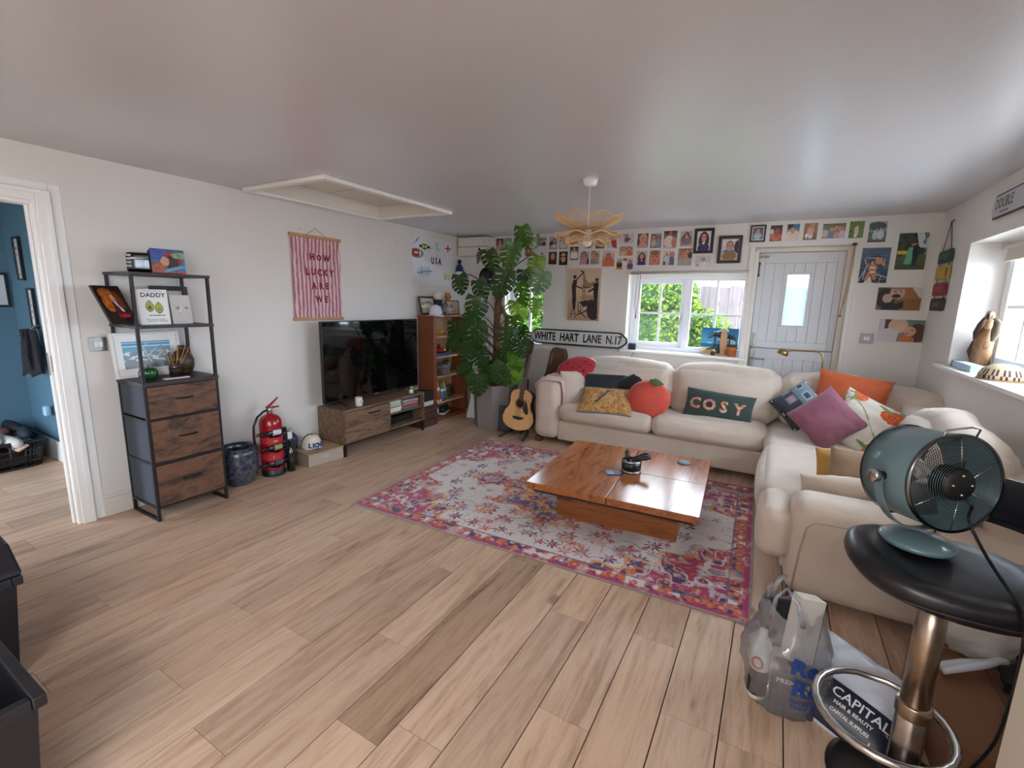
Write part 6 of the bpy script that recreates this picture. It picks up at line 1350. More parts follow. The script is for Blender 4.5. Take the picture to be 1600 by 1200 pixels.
t = thing('wall_sign', 'white plate with black border reading DOUBLE, above the right window', 'sign', (XR-.008, 3.86, 2.142), -PI/2)
p = octo(.62, .145, .035, 0)
G().prism(p, 0, .012, 0, T(0, .006, 0) @ RX(PI/2)).obj('plate', black_gloss, t, bevel=.002); G().prism(octo(.60, .122, .03, 0), 0, .002, 0, T(0, -.0065, 0) @ RX(PI/2)).obj('face', mat('sign_white', C(196, 196, 196)), t)
g = G(); g.text('DOUBLE', .085, 0, T(-.125, -.0090, .010), .002, sx=.80); g.box(-.17, -.04, -.0090, -.0086, -.045, -.037); tag(g.obj('lettering', mat('grey_ink', C(84, 84, 88), .5), t), kind='stuff')
# sill things at the right window
ws = W3[2]+.0045
t = thing('carved_pelican', 'carved brown wooden bird with a long bill standing on the right window sill', 'carving', (XR+.13, 4.37, ws), -PI/2-.2)
cw = wood('carved_brown', [(.3, C(84, 54, 34)), (.5, C(140, 100, 62)), (.7, C(110, 76, 48))], (6, 6, 2), 3, .4)
def eb(g, pts, rs, n=12, mi=0): g.tube(pts, rs, n, mi)
g = G(); g.tube([(-.10, 0, .0), (-.09, 0, .03), (-.07, 0, .10), (-.04, 0, .18), (-.005, 0, .25), (.02, 0, .29)], [.035, .048, .056, .054, .042, .026], 16); g.obj('body', cw, t)
g = G(); g.tube([(.015, 0, .27), (.005, 0, .32), (.02, 0, .36), (.05, 0, .375), (.075, 0, .37)], [.026, .024, .027, .024, .012], 12); g.obj('head', mat('pale_carving', C(196, 150, 110), .4), t)
g = G(); g.tube([(.06, -.004, .372), (.11, -.01, .385), (.16, -.014, .375), (.20, -.016, .35)], [.020, .017, .013, .006], 10); g.tube([(.05, -.022, .352), (.04, -.034, .31), (.0, -.045, .25), (-.035, -.05, .20)], [.010, .018, .020, .006], 10); g.obj('bill', mat('dark_carving', C(66, 44, 30), .4), t)
g = G(); g.tube([(-.085, -.036, .04), (-.06, -.05, .12), (-.03, -.048, .19)], [.010, .024, .010], 8); g.obj('wing', mat('dark_carving', C(66, 44, 30), .4), t)
g = G(); g.tube([(.03, .03, .35), (.075, .045, .31), (.09, .04, .26), (.07, .03, .20)], [.01, .026, .028, .008], 10); g.obj('leaf_tail', mat('grey_brown_carving', C(104, 92, 70), .5), t)
t = thing('letter_box', 'long pale blue and grey carton lying on the right window sill', 'box', (XR+.045, 4.22, ws), -PI/2)
G().box(-.24, .13, -.035, .035, 0, .045).obj('body', mat('pale_blue_card', C(176, 196, 214), .5), t, bevel=.003); G().box(-.252, -.24, -.037, .037, 0, .047).obj('end_cap', mat('slate_card', C(76, 80, 90), .5), t, bevel=.003)
t = thing('woven_cap', 'rounded cream woven cap with dark zigzags on the right window sill', 'hat', (XR+.07, 3.77, ws))
def zig(u, v): return C(84, 60, 66) if ((u*26+math.sin(v*9)*1.2) % 1 < .42 and v < .62) else C(206, 186, 150)
g = G(); g2 = G(); g2.lathe([(.11, 0), (.108, .03), (.09, .065), (.05, .09), (.001, .096)], 64); fc = []
for q in g2.f:
    a = sum(math.atan2(g2.v[i][1], g2.v[i][0]) for i in q)/len(q); z = sum(g2.v[i][2] for i in q)/len(q)/.096; fc.append(zig(a/6.283+.5, z))
g.add(g2.v, g2.f, 0, True, None, fc); g.obj('body', matcol('woven_straw', .9), t); g = G(); g.tube([(.11*math.cos(a*PI/16), .11*math.sin(a*PI/16), .004) for a in range(32)], .005, 6, closed=True); g.obj('rim', cordm, t)
# ================================================================ pendant lamp
t = thing('pendant_lamp', 'petal-shaped two-tier woven rattan pendant lamp hanging from the ceiling', 'pendant lamp', (-1.19, 3.09, 0))
G().lathe([(.028, 2.265), (.045, 2.275), (.052, 2.31), (1e-4, 2.31)], 26).obj('ceiling_rose', white_gloss, t)
G().tube([(0, 0, 2.27), (0, 0, 2.0)], .003, 8).obj('flex', white_gloss, t)
rat = mat('natural_rattan', C(218, 186, 140), .6)
rim_m = mat('rattan_rim', C(206, 168, 120), .6)
def tier(name, z0, r0, r1, z1, wav, nrib, npet):
    s = None
    P = lambda a, k: ((r0+(r1*(1+.025*math.cos(npet*a))-r0)*k)*math.cos(a), (r0+(r1*(1+.025*math.cos(npet*a))-r0)*k)*math.sin(a), z0+(z1-z0)*(k**1.6 if True else k)+wav*math.cos(npet*a)*k*k)
    g = G()
    for i in range(nrib):
        a = 2*PI*i/nrib; g.tube([P(a, k/5) for k in range(6)], [.0016+.0008*k/5 for k in range(6)], 4, caps=False)
    s = tag(g.obj(name, rat, t), kind='stuff')
    g = G(); g.tube([P(2*PI*i/96, 1) for i in range(96)], .005, 6, closed=True); g.obj('rim', rim_m, s)
    g = G(); g.tube([P(2*PI*i/48, .0) for i in range(48)], .004, 6, closed=True); g.obj('inner_ring', rim_m, s)
tier('upper_petals', 1.985, .05, .222, 2.062, .011, 96, 8)
tier('lower_petals', 1.985, .05, .222, 1.942, .010, 96, 8)
tier('underside_petals', 1.955, .06, .150, 1.900, .008, 72, 8)
G().lathe([(.018, 1.93), (.022, 1.95), (.022, 2.0), (.01, 2.01)], 16).obj('lamp_holder', white_gloss, t)
G().ball(.03, 14, 10, 0, T(0, 0, 1.905)).obj('bulb', mat('opal_bulb', C(226, 222, 214), .3), t)
# hooks left in the left wall
for (y, z) in ((2.79, 2.09), (4.01, 2.12)):
    t = thing('picture_hook', 'small white picture hook left in the wall %s' % ('above the wall hanging' if y < 3 else 'left of the drawing sheet'), 'hook', (XL+.002, y, z), PI/2)
    G().lathe([(.012, 0), (.012, .006), (.004, .008)], 12, 0, RX(PI/2)).obj('disc', white_gloss, t); G().tube([(0, -.006, 0), (0, -.014, -.004), (0, -.014, .006)], .0025, 5).obj('pin', white_gloss, t)

# ================================================================ rug
def vnoise(u, v, seed):
    r = np.random.RandomState(seed); L = r.rand(128, 128)
    i, j = np.floor(u).astype(int), np.floor(v).astype(int); fu, fv = u-i, v-j
    fu, fv = fu*fu*(3-2*fu), fv*fv*(3-2*fv); i, j = i % 127, j % 127
    return (L[i, j]*(1-fu)+L[i+1, j]*fu)*(1-fv)+(L[i, j+1]*(1-fu)+L[i+1, j+1]*fu)*fv
def rug():
    w, d, nx, ny = 2.60, 1.90, 520, 380
    u, v = np.meshgrid((np.arange(nx)+.5)/nx, (np.arange(ny)+.5)/ny)
    X, Y = (u-.5)*w, (v-.5)*d; a, b = np.abs(X), np.abs(Y)
    lin = lambda *c: np.array(C(*c)[:3])
    cream, mag, pur, ora, gold, rose, slate, lil = lin(206, 196, 192), lin(160, 34, 92), lin(62, 44, 96), lin(196, 96, 48), lin(206, 142, 72), lin(166, 62, 74), lin(136, 142, 156), lin(160, 140, 160)
    col = np.tile(cream, (ny, nx, 1))
    n1 = vnoise(X*9+40, Y*9+40, 1); n2 = vnoise(X*26+60, Y*26+60, 2); n3 = vnoise(X*60+99, Y*60+99, 3); n4 = vnoise(X*4+20, Y*4+20, 4); n5 = vnoise(a*16+20, b*16+20, 5); n6 = vnoise(a*34+20, b*34+20, 6)
    def put(m, c): col[m] = c
    # vine lines
    vine = np.abs(vnoise(a*5+9, b*5+9, 7)-.5) < .016; put(vine & (n2 > .3), slate)
    vine = np.abs(vnoise(a*6+31, b*6+19, 8)-.5) < .012; put(vine & (n2 > .35), lil)
    # mirrored flowers
    r = np.random.RandomState(12); pal = [rose, mag, pur, ora, gold, rose, lil, slate]
    for k in range(84):
        fx, fy = r.uniform(.02, w/2-.14), r.uniform(.02, d/2-.14); s = r.uniform(.028, .066); npet = r.choice([5, 6, 8]); c1, c2 = pal[r.randint(len(pal))], pal[r.randint(len(pal))]
        dx, dy = a-fx, b-fy; rr_ = np.hypot(dx, dy); th = np.arctan2(dy, dx); R = s*(.72+.32*np.cos(npet*th+k)); m = rr_ < R
        put(m & (n3 > .22), c1); put((rr_ < R*.55) & (n3 > .3), c2); put(rr_ < s*.16, gold)
    # corners
    cd = (w/2-a)+(d/2-b)*1.05; edge = .90+.07*np.sin(np.arctan2(b, a)*26)+.10*(n4-.5)
    m = cd < edge
    put(m & (n5 > .47), mag); put(m & (n5 < .42), pur); put(m & (n6 > .68), ora); put(m & (n6 < .22), rose); put(m & (n2 > .74), lil); put(m & (np.abs(n5-.5) < .03), cream); put((np.abs(cd-edge) < .018), gold)
    # medallion
    rm = np.hypot(a/1.18, b); th = np.arctan2(b, a/1.18); Rm = .44+.055*np.cos(th*8)+.03*np.cos(th*16)
    m = rm < Rm; put(m, pur); put(m & (n5 > .58), rose); put(m & (n6 > .62), gold); put(m & (n6 < .26), slate); put(m & (n5 < .3), lin(96, 70, 120)); put(np.abs(rm-Rm) < .022, ora); put(np.abs(rm-Rm*.62) < .016, gold); put(rm < .16, lil); put(rm < .10, ora); put(rm < .06, pur)
    for sx in (.66,):                       # end pendants
        q = np.hypot((a-sx)/1.1, b); t2 = np.arctan2(b, (a-sx)); R2 = .115+.014*np.cos(8*t2); put(q < R2, pur); put((q < R2) & (n6 > .6), rose); put(q < R2*.6, lil); put(q < R2*.34, rose); put(np.abs(q-R2) < .012, ora)
    # border
    e = np.minimum(w/2-a, d/2-b); s_ = np.where(w/2-a < d/2-b, Y, X)
    m = e < .115; put(m, ora); ph_ = (s_*9) % 1.0
    put(m & (np.hypot((ph_-.5)/9, e-.07) < .030), rose); put(m & (np.hypot((ph_-.5)/9, e-.07) < .014), gold); put(m & (n6 > .70), pur); put(m & (n2 > .74), cream)
    put((e > .105) & (e < .122), lin(120, 80, 110)); put(e < .042, mag); put((e < .042) & (n2 > .70), rose); put(e < .010, lin(150, 136, 132))
    # wear
    wear = np.clip((n2*.5+n3*.5-.52)*3.4, 0, .75)*np.where(e < .13, .4, .7); wear = np.maximum(wear, np.clip((n1-.78)*3, 0, .5))
    col = col*(1-wear[..., None])+cream*wear[..., None]
    col *= (.93+.14*n3)[..., None]
    V = np.zeros(((ny+1)*(nx+1), 3)); gu, gv = np.meshgrid(np.arange(nx+1)/nx, np.arange(ny+1)/ny)
    V[:, 0] = ((gu-.5)*w).ravel(); V[:, 1] = ((gv-.5)*d).ravel(); V[:, 2] = .0088+.0006*np.sin(gu.ravel()*9)
    i = np.arange(nx)[None, :]+np.arange(ny)[:, None]*(nx+1); F = np.stack([i, i+1, i+nx+2, i+nx+1], -1).reshape(-1, 4)
    me = bpy.data.meshes.new('pile'); me.vertices.add(len(V)); me.vertices.foreach_set('co', V.ravel()); me.loops.add(F.size); me.loops.foreach_set('vertex_index', F.ravel().astype(np.int32))
    me.polygons.add(len(F)); me.polygons.foreach_set('loop_start', (np.arange(len(F))*4).astype(np.int32)); me.update(calc_edges=True)
    at = me.color_attributes.new('Col', 'FLOAT_COLOR', 'CORNER'); cc = np.ones((len(F), 4, 4)); cc[:, :, :3] = col.reshape(-1, 1, 3); at.data.foreach_set('color', cc.ravel())
    me.materials.append(matcol('rug_pile', .95, (500, .4, .002), sheen=.2)); me.validate(); return me
t = thing('patterned_rug', 'large faded oriental-style rug in magenta, purple and cream under the coffee table', 'rug', (-1.29, 3.19, .0006), math.radians(1.9))
o = bpy.data.objects.new('pile', rug()); COL.objects.link(o); o.parent = t
G().box(-1.30, 1.30, -.95, .95, 0, .0070).obj('backing', mat('rug_backing', C(150, 138, 130), .95), t)

# ================================================================ coffee table
wal = wood('walnut_veneer', [(.26, C(92, 46, 22)), (.42, C(142, 80, 42)), (.58, C(166, 100, 56)), (.76, C(118, 64, 34))], (7, .9, 7), 1.3, .19, .03, 2.6, .25, spec=.5)
t = thing('coffee_table', 'low square walnut coffee table with a four-panel top on the rug', 'coffee table', (-.845, 3.185, .0098), math.radians(3.6))
h = .545
for sx in (-1, 1):
    for sy in (-1, 1):
        G().cbox(sx*h/2, sy*h/2, .2775, h-.005, h-.005, .045).obj('top_panel', wal, t, bevel=.002)
G().box(-.40, .41, -.315, .32, .0, .225).obj('base', wood('walnut_base', [(.26, C(84, 42, 22)), (.42, C(128, 72, 38)), (.58, C(150, 90, 50)), (.76, C(106, 58, 32))], (1.1, 9, 9), 1.5, .3, .03, 2.6, .25), t, bevel=.002)
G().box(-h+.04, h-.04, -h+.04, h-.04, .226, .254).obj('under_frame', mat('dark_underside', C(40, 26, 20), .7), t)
TM = T(-.845, 3.185, .0098) @ RZ(math.radians(3.6))
def tt(x, y): return tuple(TM @ Vector((x, y, .3006)))
t = thing('black_pan_set', 'black round pot holding black handled tools on the middle of the coffee table', 'pot', tt(.04, .0), .3)
blk = mat('satin_black', C(20, 20, 24), .35)
G().lathe([(.066, 0), (.072, .004), (.072, .016), (.066, .02)], 30).obj('silver_base', steel, t); G().lathe([(.062, .02), (.068, .026), (.070, .085), (.066, .085), (.062, .03), (1e-4, .03)], 30, 0, None, False).obj('body', blk, t)
G().lathe([(.0705, .082), (.072, .086), (.066, .09)], 30, 0, None, False).obj('rim', chrome, t)
G().lathe([(.064, .07), (1e-4, .074)], 24, 0, None, False).obj('contents', mat('pale_contents', C(140, 136, 130), .8), t)
for (p, q) in (((-.02, .0, .07), (-.035, .03, .145)), ((.0, .0, .085), (.13, .01, .118)), ((.01, .03, .09), (.125, .045, .128))):
    g = G(); a, b = Vector(p), Vector(q); g.tube([a, a.lerp(b, .4), a.lerp(b, .75), b], [.011, .013, .019, .015], 10); g.obj('tool_handle', blk, t)
t = thing('coaster', 'round grey-blue coaster on the far right panel of the coffee table', 'coaster', tt(.36, .385)); G().lathe([(.046, 0), (.048, .003), (.048, .008), (1e-4, .009)], 30).obj('disc', mat('slate_blue', C(104, 124, 140), .5), t)
t = thing('booklet', 'small dark blue booklet lying in front of the black pot', 'booklet', tt(-.06, -.10), .5)
g = G(); g.box(-.055, .055, -.04, .04, 0, .006); g.obj('pages', mat('navy_print', C(44, 60, 96), .4, var=(40, .5)), t); G().box(-.052, .0, -.036, .036, .0061, .0068).obj('picture', mat('print_pale_blue', C(110, 140, 170), .4), t)

# ================================================================ corner sofa
linen_c = (202, 186, 170)
def cloth(name, c, wr=.35, rough=.92, sc=5.0, var_=.05):
    if name in MATS: return MATS[name]
    m, nt, b = _base(name); b.inputs['Roughness'].default_value = rough; b.inputs['Sheen Weight'].default_value = .25
    cv = coords(nt); f1 = noise_n(nt, cv, sc, 3, .55, .8); f2 = noise_n(nt, cv, 420, 2)
    lo, hi = [tuple(min(1, x*q) for x in C(*c)[:3])+(1,) for q in (1-var_, 1+var_)]
    nt.links.new(ramp(nt, f1, [(.3, lo), (.7, hi)]), b.inputs['Base Color'])
    mx = N(nt, 'ShaderNodeMath'); mx.operation = 'MULTIPLY_ADD'; nt.links.new(f2, mx.inputs[0]); mx.inputs[1].default_value = .04; nt.links.new(f1, mx.inputs[2])
    bump_n(nt, b, mx.outputs[0], wr, .03); MATS[name] = m; return m
lin_m = cloth('oatmeal_linen', linen_c, .30)
seam_m = cloth('oatmeal_piping', (176, 158, 142), .1)
t = thing('corner_sofa', 'large L-shaped oatmeal linen corner sofa along the back and right walls', 'sofa', (0, 0, 0))
def sbox(name, x0, x1, y0, y1, z0, z1, r=.05, bulge=0.0, fn=None, M=None, mid=4, parent=t, pip=None):
    c = Vector(((x0+x1)/2, (y0+y1)/2, (z0+z1)/2)); g = G()
    g.rbox(x1-x0, y1-y0, z1-z0, r, 5, bulge, 0, T(*c) @ (M or Matrix()), fn, mid)
    o = g.obj(name, lin_m, parent)
    if pip:
        zz, rr_ = pip; hx, hy = (x1-x0)/2-.004, (y1-y0)/2-.004; P = []
        for sx, sy, a0 in ((1, 1, 0), (-1, 1, PI/2), (-1, -1, PI), (1, -1, 1.5*PI)):
            for k in range(6):
                a = a0+k/5*PI/2; P.append((sx*(hx-r)+r*math.cos(a), sy*(hy-r)+r*math.sin(a), zz))
        G().tube(P, rr_, 6, 0, T(*c) @ (M or Matrix()), closed=True).obj('piping', seam_m, o)
    return o
sbox('base', -1.915, .96, 4.375, 5.19, .055, .268, .02)
sbox('base', .15, 1.075, 2.845, 4.38, .055, .268, .02)
sbox('arm', -2.19, -1.905, 4.34, 5.20, .055, .68, .085, .01)
sbox('back_frame', -2.12, 1.09, 5.0, 5.235, .06, .80, .06)
sbox('back_frame', .885, 1.09, 2.62, 5.05, .06, .80, .06)
sbox('arm', .165, 1.09, 2.585, 2.845, .045, .555, .075, .006)
def seat(P):
    return [P[0], P[1], P[2]+.012*math.sin(P[0]*7)*math.cos(P[1]*5)+.008*noise.noise((P[0]*6, P[1]*6, 2))]
sbox('seat_cushion', -1.90, -.945, 4.325, 4.97, .268, .455, .07, .022, seat, mid=6, pip=(.03, .006))
sbox('seat_cushion', -.935, .015, 4.325, 4.97, .268, .465, .07, .026, seat, mid=6, pip=(.03, .006))
sbox('seat_cushion', .02, .90, 4.02, 4.97, .268, .46, .07, .02, seat, mid=6)
sbox('seat_cushion', .005, .90, 2.99, 4.03, .225, .468, .085, .03, seat, mid=6)
sbox('seat_cushion', .04, .90, 2.70, 2.995, .225, .475, .075, .015, lambda P: seat(P) if P[1] > -.06 else [P[0], P[1], P[2]], mid=6) if False else None
g = G(); g.rbox(.84, .14, .20, .06, 5, .012, 0, T(.47, 2.92, .365)); g.rbox(.165, .40, .26, .065, 5, .012, 0, T(.1, 2.79, .345)); g.obj('seat_cushion', lin_m, t)
def backc(seed, lean):
    def f(P):
        k = P[2]
        return [P[0]+.01*noise.noise((P[2]*5, P[1]*5, seed)), P[1]+lean*k+.03*noise.noise((P[0]*3.5, P[2]*4, seed)), P[2]+.018*noise.noise((P[0]*3, 1, seed))]
    return f
sbox('back_cushion', -1.87, -.865, 4.72, 5.02, .44, .885, .11, .05, backc(1, .22), mid=6)
sbox('back_cushion', -.855, .075, 4.72, 5.02, .44, .905, .10, .045, backc(2, .22), mid=6)
sbox('back_cushion', .085, .80, 4.76, 5.03, .44, .905, .11, .04, backc(3, .2), mid=6)
def lean_x(seed):
    def f(P): return [P[0]+.20*P[2]+.03*noise.noise((P[1]*3.5, P[2]*4, seed)), P[1], P[2]+.02*noise.noise((P[1]*3, 1, seed))]
    return f
sbox('back_cushion', .70, .97, 2.72, 3.70, .44, .915, .115, .05, lean_x(4), mid=6)
g = G(); g.rbox(.62, .24, .44, .10, 5, .04, 0, T(.97, 4.66, .645) @ RZ(-PI/4-.35) @ RX(-.2)); g.obj('back_cushion', lin_m, t)
for (x, y) in ((-2.14, 4.40), (-1.96, 5.15), (.22, 2.64), (1.03, 2.64)): G().box(x-.035, x+.035, y-.035, y+.035, 0, .056).obj('foot', mat('brown_foot', C(92, 54, 34), .5), t)
# piping on the near arm's outer panel
P = [(.20, 2.5835, .07), (.215, 2.5835, .30), (.232, 2.5835, .43), (.262, 2.5835, .462), (.32, 2.5835, .468), (1.06, 2.5835, .47)]
G().tube(P, .004, 6).obj('piping', seam_m, t)

# ================================================================ scatter cushions and throw
def cushion(w, h, d, n=26, pinch=.07, fn=None, seed=0, wr=.012, round_=False, p=.5):
    g = G()
    for side in (-1, 1):
        V = []; F = []; fc = []
        for j in range(n+1):
            for i in range(n+1):
                u, v = math.sin(PI/2*(2*i/n-1)), math.sin(PI/2*(2*j/n-1))
                if round_:
                    x, z = u*math.sqrt(1-v*v/2), v*math.sqrt(1-u*u/2); r = min(1, math.hypot(x, z)); tk = (1-r**2.4)**.5; x *= w/2; z *= h/2
                else:
                    tk = max(0, (1-u**4)*(1-v**4))**p*.72+max(0, (1-u*u)*(1-v*v))*.28
                    x = w/2*u*(1-pinch*(1-v*v)*u*u); z = h/2*v*(1-pinch*(1-u*u)*v*v)
                y = side*d/2*tk
                y += wr*tk*noise.noise((x*7+seed, z*7, side+seed*.3))*1.2+wr*.6*(1-abs(tk-.5))*noise.noise((x*22+seed, z*22, side*3.0))*(tk > .02)
                V.append((x, y, z))
        for j in range(n):
            for i in range(n):
                a = j*(n+1)+i; q = (a, a+1, a+n+2, a+n+1); F.append(q if side < 0 else q[::-1])
                if fn: fc.append(fn((i+.5)/n, (j+.5)/n) if side < 0 else fn(.02, .02))
        g.add(V, F, 0, True, None, fc if fn else None)
    return g
def weld(o):
    m = o.modifiers.new('w', 'WELD'); m.merge_threshold = .0008; return o
def put_cushion(name, label, g, mt, loc, yaw, tilt, roll, group='scatter cushions on the sofa'):
    t = thing(name, label, 'cushion', loc, group=group); t.rotation_euler = (RZ(yaw) @ RX(-tilt) @ RY(-roll)).to_euler()
    weld(g.obj('cover', mt, t)); return t
velvet = lambda n, c: cloth(n, c, .22, .8, 9, .08)
colm = matcol('printed_cushion', .9, (260, .25, .002), sheen=.2)
# watermelon (half disc)
t = thing('watermelon_cushion', 'half-round watermelon slice cushion on the left sofa arm and back', 'cushion', (-1.86, 4.74, .775), group='scatter cushions on the sofa'); t.rotation_euler = (RZ(.05) @ RX(-.55) @ RY(-.22)).to_euler()
def melon(u, v):
    x, z = 2*u-1, 2*v-1; r = math.hypot(x, z)
    if r > .90: return C(110, 140, 84) if noise.noise((u*30, v*3, 1)) > 0 else C(150, 170, 110)
    if r > .80: return C(222, 214, 200)
    return C(30, 18, 20) if noise.noise((u*17, v*17, 5)) > .46 else C(176, 44, 56)
weld(cushion(.47, .30, .14, 30, 0, melon, 1, .004, True).obj('cover', colm, t))
put_cushion('cushion', 'plain oatmeal feather cushion leaning on the inside of the left sofa arm', cushion(.44, .42, .17, seed=2, pinch=.05), lin_m, (-1.80, 4.66, .57), PI/2-.55, .28, .0)
put_cushion('cushion', 'pale knitted cushion with a woven texture above the dark velvet cushion', cushion(.50, .30, .14, seed=3), cloth('pale_knit', (196, 186, 176), .6, .95, 60), (-1.56, 4.76, .74), .02, .45, .0)
velv = lambda u, v: C(196, 178, 162) if v > .80 or u < .06 else C(20, 34, 42)
put_cushion('cushion', 'dark teal velvet cushion with a pale back, above the embroidered cushion', cushion(.48, .30, .13, seed=4, fn=velv), matcol('dark_velvet', .45, (12, .3, .02), sheen=.3), (-1.52, 4.66, .635), .0, .35, .05)
put_cushion('cushion', 'black satin cushion standing behind the peach cushion', cushion(.34, .34, .12, seed=5), velvet('black_satin', (22, 22, 30)), (-1.24, 4.66, .62), .1, .45, .5)
def emb(u, v):
    if u < .07 or u > .93 or v < .10 or v > .94: return C(120, 104, 112) if noise.noise((u*40, v*40, 2)) > 0 else C(150, 140, 140)
    k = noise.noise((u*16, v*11, 3)); q = noise.noise((u*30, v*22, 7))
    c = C(190, 150, 72) if k > -.1 else C(196, 160, 110)
    if q > .30: c = C(176, 74, 50)
    elif q > .18: c = C(206, 120, 70)
    elif q < -.34: c = C(92, 104, 70)
    if abs(u-.48-.4*(v-.6)) < .02 and .35 < v < .7: c = C(70, 76, 70)
    return c
put_cushion('cushion', 'gold and red embroidered cushion with a grey border, front left of the sofa', cushion(.56, .37, .13, seed=6, fn=emb, n=90), colm, (-1.42, 4.46, .52), .03, .95, .05)
t = put_cushion('fruit_cushion', 'round coral peach cushion with a green leaf on the sofa', cushion(.42, .37, .19, 30, 0, None, 7, .008, True), velvet('coral_velvet', (200, 76, 60)), (-1.02, 4.50, .590), .0, .32, .02)
leafc = mat('leaf_felt', C(84, 110, 60), .9)
g = G(); g.grid(lambda u, v: (.0+u*.15, -.075-.025*math.sin(u*PI), .165+.034*math.sin(PI*min(1, u*1.02))*(2*v-1)-.025*u), 12, 5); lf_ = g.obj('leaf', leafc, t); sm = lf_.modifiers.new('s', 'SOLIDIFY'); sm.thickness = .012
G().tube([(0, 0, .16), (.0, -.01, .195)], .008, 8).obj('stalk', leafc, t)
g = G()
t = put_cushion('cushion', 'dark green velvet cushion with floral COSY letters in the middle of the sofa', cushion(.60, .27, .14, 34, .05, None, 8, .012), velvet('bottle_green_velvet', (44, 62, 58)), (-.40, 4.60, .580), -.02, .32, -.06)
flow = mat('floral_applique', C(196, 140, 110), .85); ntf = flow.node_tree; bf = ntf.nodes['Principled BSDF']; vo = N(ntf, 'ShaderNodeTexVoronoi'); vo.inputs['Scale'].default_value = 46; ntf.links.new(coords(ntf), vo.inputs['Vector'])
sp = N(ntf, 'ShaderNodeSeparateColor'); ntf.links.new(vo.outputs['Color'], sp.inputs[0]); ntf.links.new(ramp(ntf, sp.outputs[0], [(0.0, C(206, 150, 60)), (.3, C(196, 90, 90)), (.5, C(214, 196, 170)), (.7, C(150, 130, 80)), (.9, C(190, 110, 130))]), bf.inputs['Base Color'])
for i, ch in enumerate('COSY'):
    x = -.195+.125*i
    gg = G(); gg.text(ch, .14, 0, None, bold=.0055)
    tk = lambda xx, zz: .07*(max(0, (1-(xx/.3)**4)*(1-(zz/.135)**4))**.5*.72+max(0, (1-(xx/.3)**2)*(1-(zz/.135)**2))*.28)
    gg.v = [(p[0]+x, -tk(p[0]+x, p[2]-.005)-.008, p[2]-.012) for p in gg.v]; gg.obj('letter', flow, t)
def camper(u, v):
    c = lerp(C(44, 54, 62), C(120, 150, 156), v) if v > .55 else C(52, 60, 70)
    if v > .90: c = C(206, 40, 130) if noise.noise((u*26, 2, 1)) > -.2 else C(230, 210, 215)
    for k in range(4):
        for q, (cx, cy) in enumerate(((.12+.24*k, .46), (.2+.24*k, .70))):
            if abs(u-cx) < .075 and abs(v-cy) < .075: c = C(150, 160, 166) if q else C(110, 120, 126)
            if abs(u-cx) < .05 and abs(v-cy) < .048: c = C(60, 66, 74) if q else C(170, 130, 150)
    for cx in (.15, .5, .85):
        if math.hypot(u-cx, v-.16) < .07: c = C(24, 24, 28)
        if math.hypot(u-cx, v-.16) < .035: c = C(170, 170, 170)
    return c
put_cushion('cushion', 'teal grey cushion printed with vans and a pink edge, left of the mauve cushion', cushion(.34, .34, .14, 72, .06, camper, 9), colm, (.235, 4.62, .665), -.12, .35, -.80)
put_cushion('cushion', 'burnt orange velvet cushion at the back of the sofa corner', cushion(.52, .36, .15, 28, .07, None, 10), velvet('orange_velvet', (184, 84, 40)), (.59, 4.70, .790), -.05, .30, -.13)
put_cushion('cushion', 'mauve velvet cushion standing on its corner in front of the cushion heap', cushion(.385, .385, .15, 30, .06, None, 11, .018), velvet('mauve_velvet', (126, 72, 88)), (.40, 4.20, .660), .0, .42, .76)
def citrus(u, v):
    c = C(214, 206, 194)
    for (x, y, s, a) in ((.24, .28, .16, .5), (.74, .22, .14, 1.6), (.72, .74, .16, .3), (.30, .86, .13, 2.0), (.06, .62, .12, .2), (.96, .52, .12, .8)):
        dx, dy = u-x, v-y; q = (dx*math.cos(a)+dy*math.sin(a))/s; r = (-dx*math.sin(a)+dy*math.cos(a))/(s*.7)
        if q*q+r*r < 1: c = C(196, 76, 36) if noise.noise((u*40, v*40, 2)) > -.1 else C(214, 110, 60)
        for b in (1.2, 2.4):
            ex, ey = dx-s*math.cos(a+b)*.9, dy-s*math.sin(a+b)*.9; e = (ex*math.cos(a+b)+ey*math.sin(a+b))/(s*.55); f = (-ex*math.sin(a+b)+ey*math.cos(a+b))/(s*.2)
            if e*e+f*f < 1: c = C(110, 136, 76)
    if abs(v-.55-.18*math.sin(u*6)) < .01: c = C(140, 150, 110)
    return c
put_cushion('cushion', 'white cushion printed with orange fruit and green leaves in the sofa corner', cushion(.46, .42, .15, 84, .06, citrus, 12, .016), colm, (.64, 4.27, .640), -.2, .42, -.42)
put_cushion('cushion', 'oatmeal cushion leaning inside the near right sofa arm, its edge showing above', cushion(.60, .30, .13, 24, .05, None, 13), lin_m, (.50, 2.955, .50), .03, -.55, .08)
tanm = cloth('tan_velvet', (146, 118, 94), .2); must = cloth('mustard_cloth', (186, 140, 70), .3)
put_cushion('cushion', 'tan cushion standing beside the back cushion of the right sofa side', cushion(.34, .30, .12, 22, .06, None, 14), tanm, (.50, 3.08, .585), -.15, .55, .0)
put_cushion('cushion', 'mustard cushion mostly hidden behind the tan cushion', cushion(.32, .28, .09, 22, .06, None, 15), must, (.44, 3.16, .57), -.15, .55, .12)
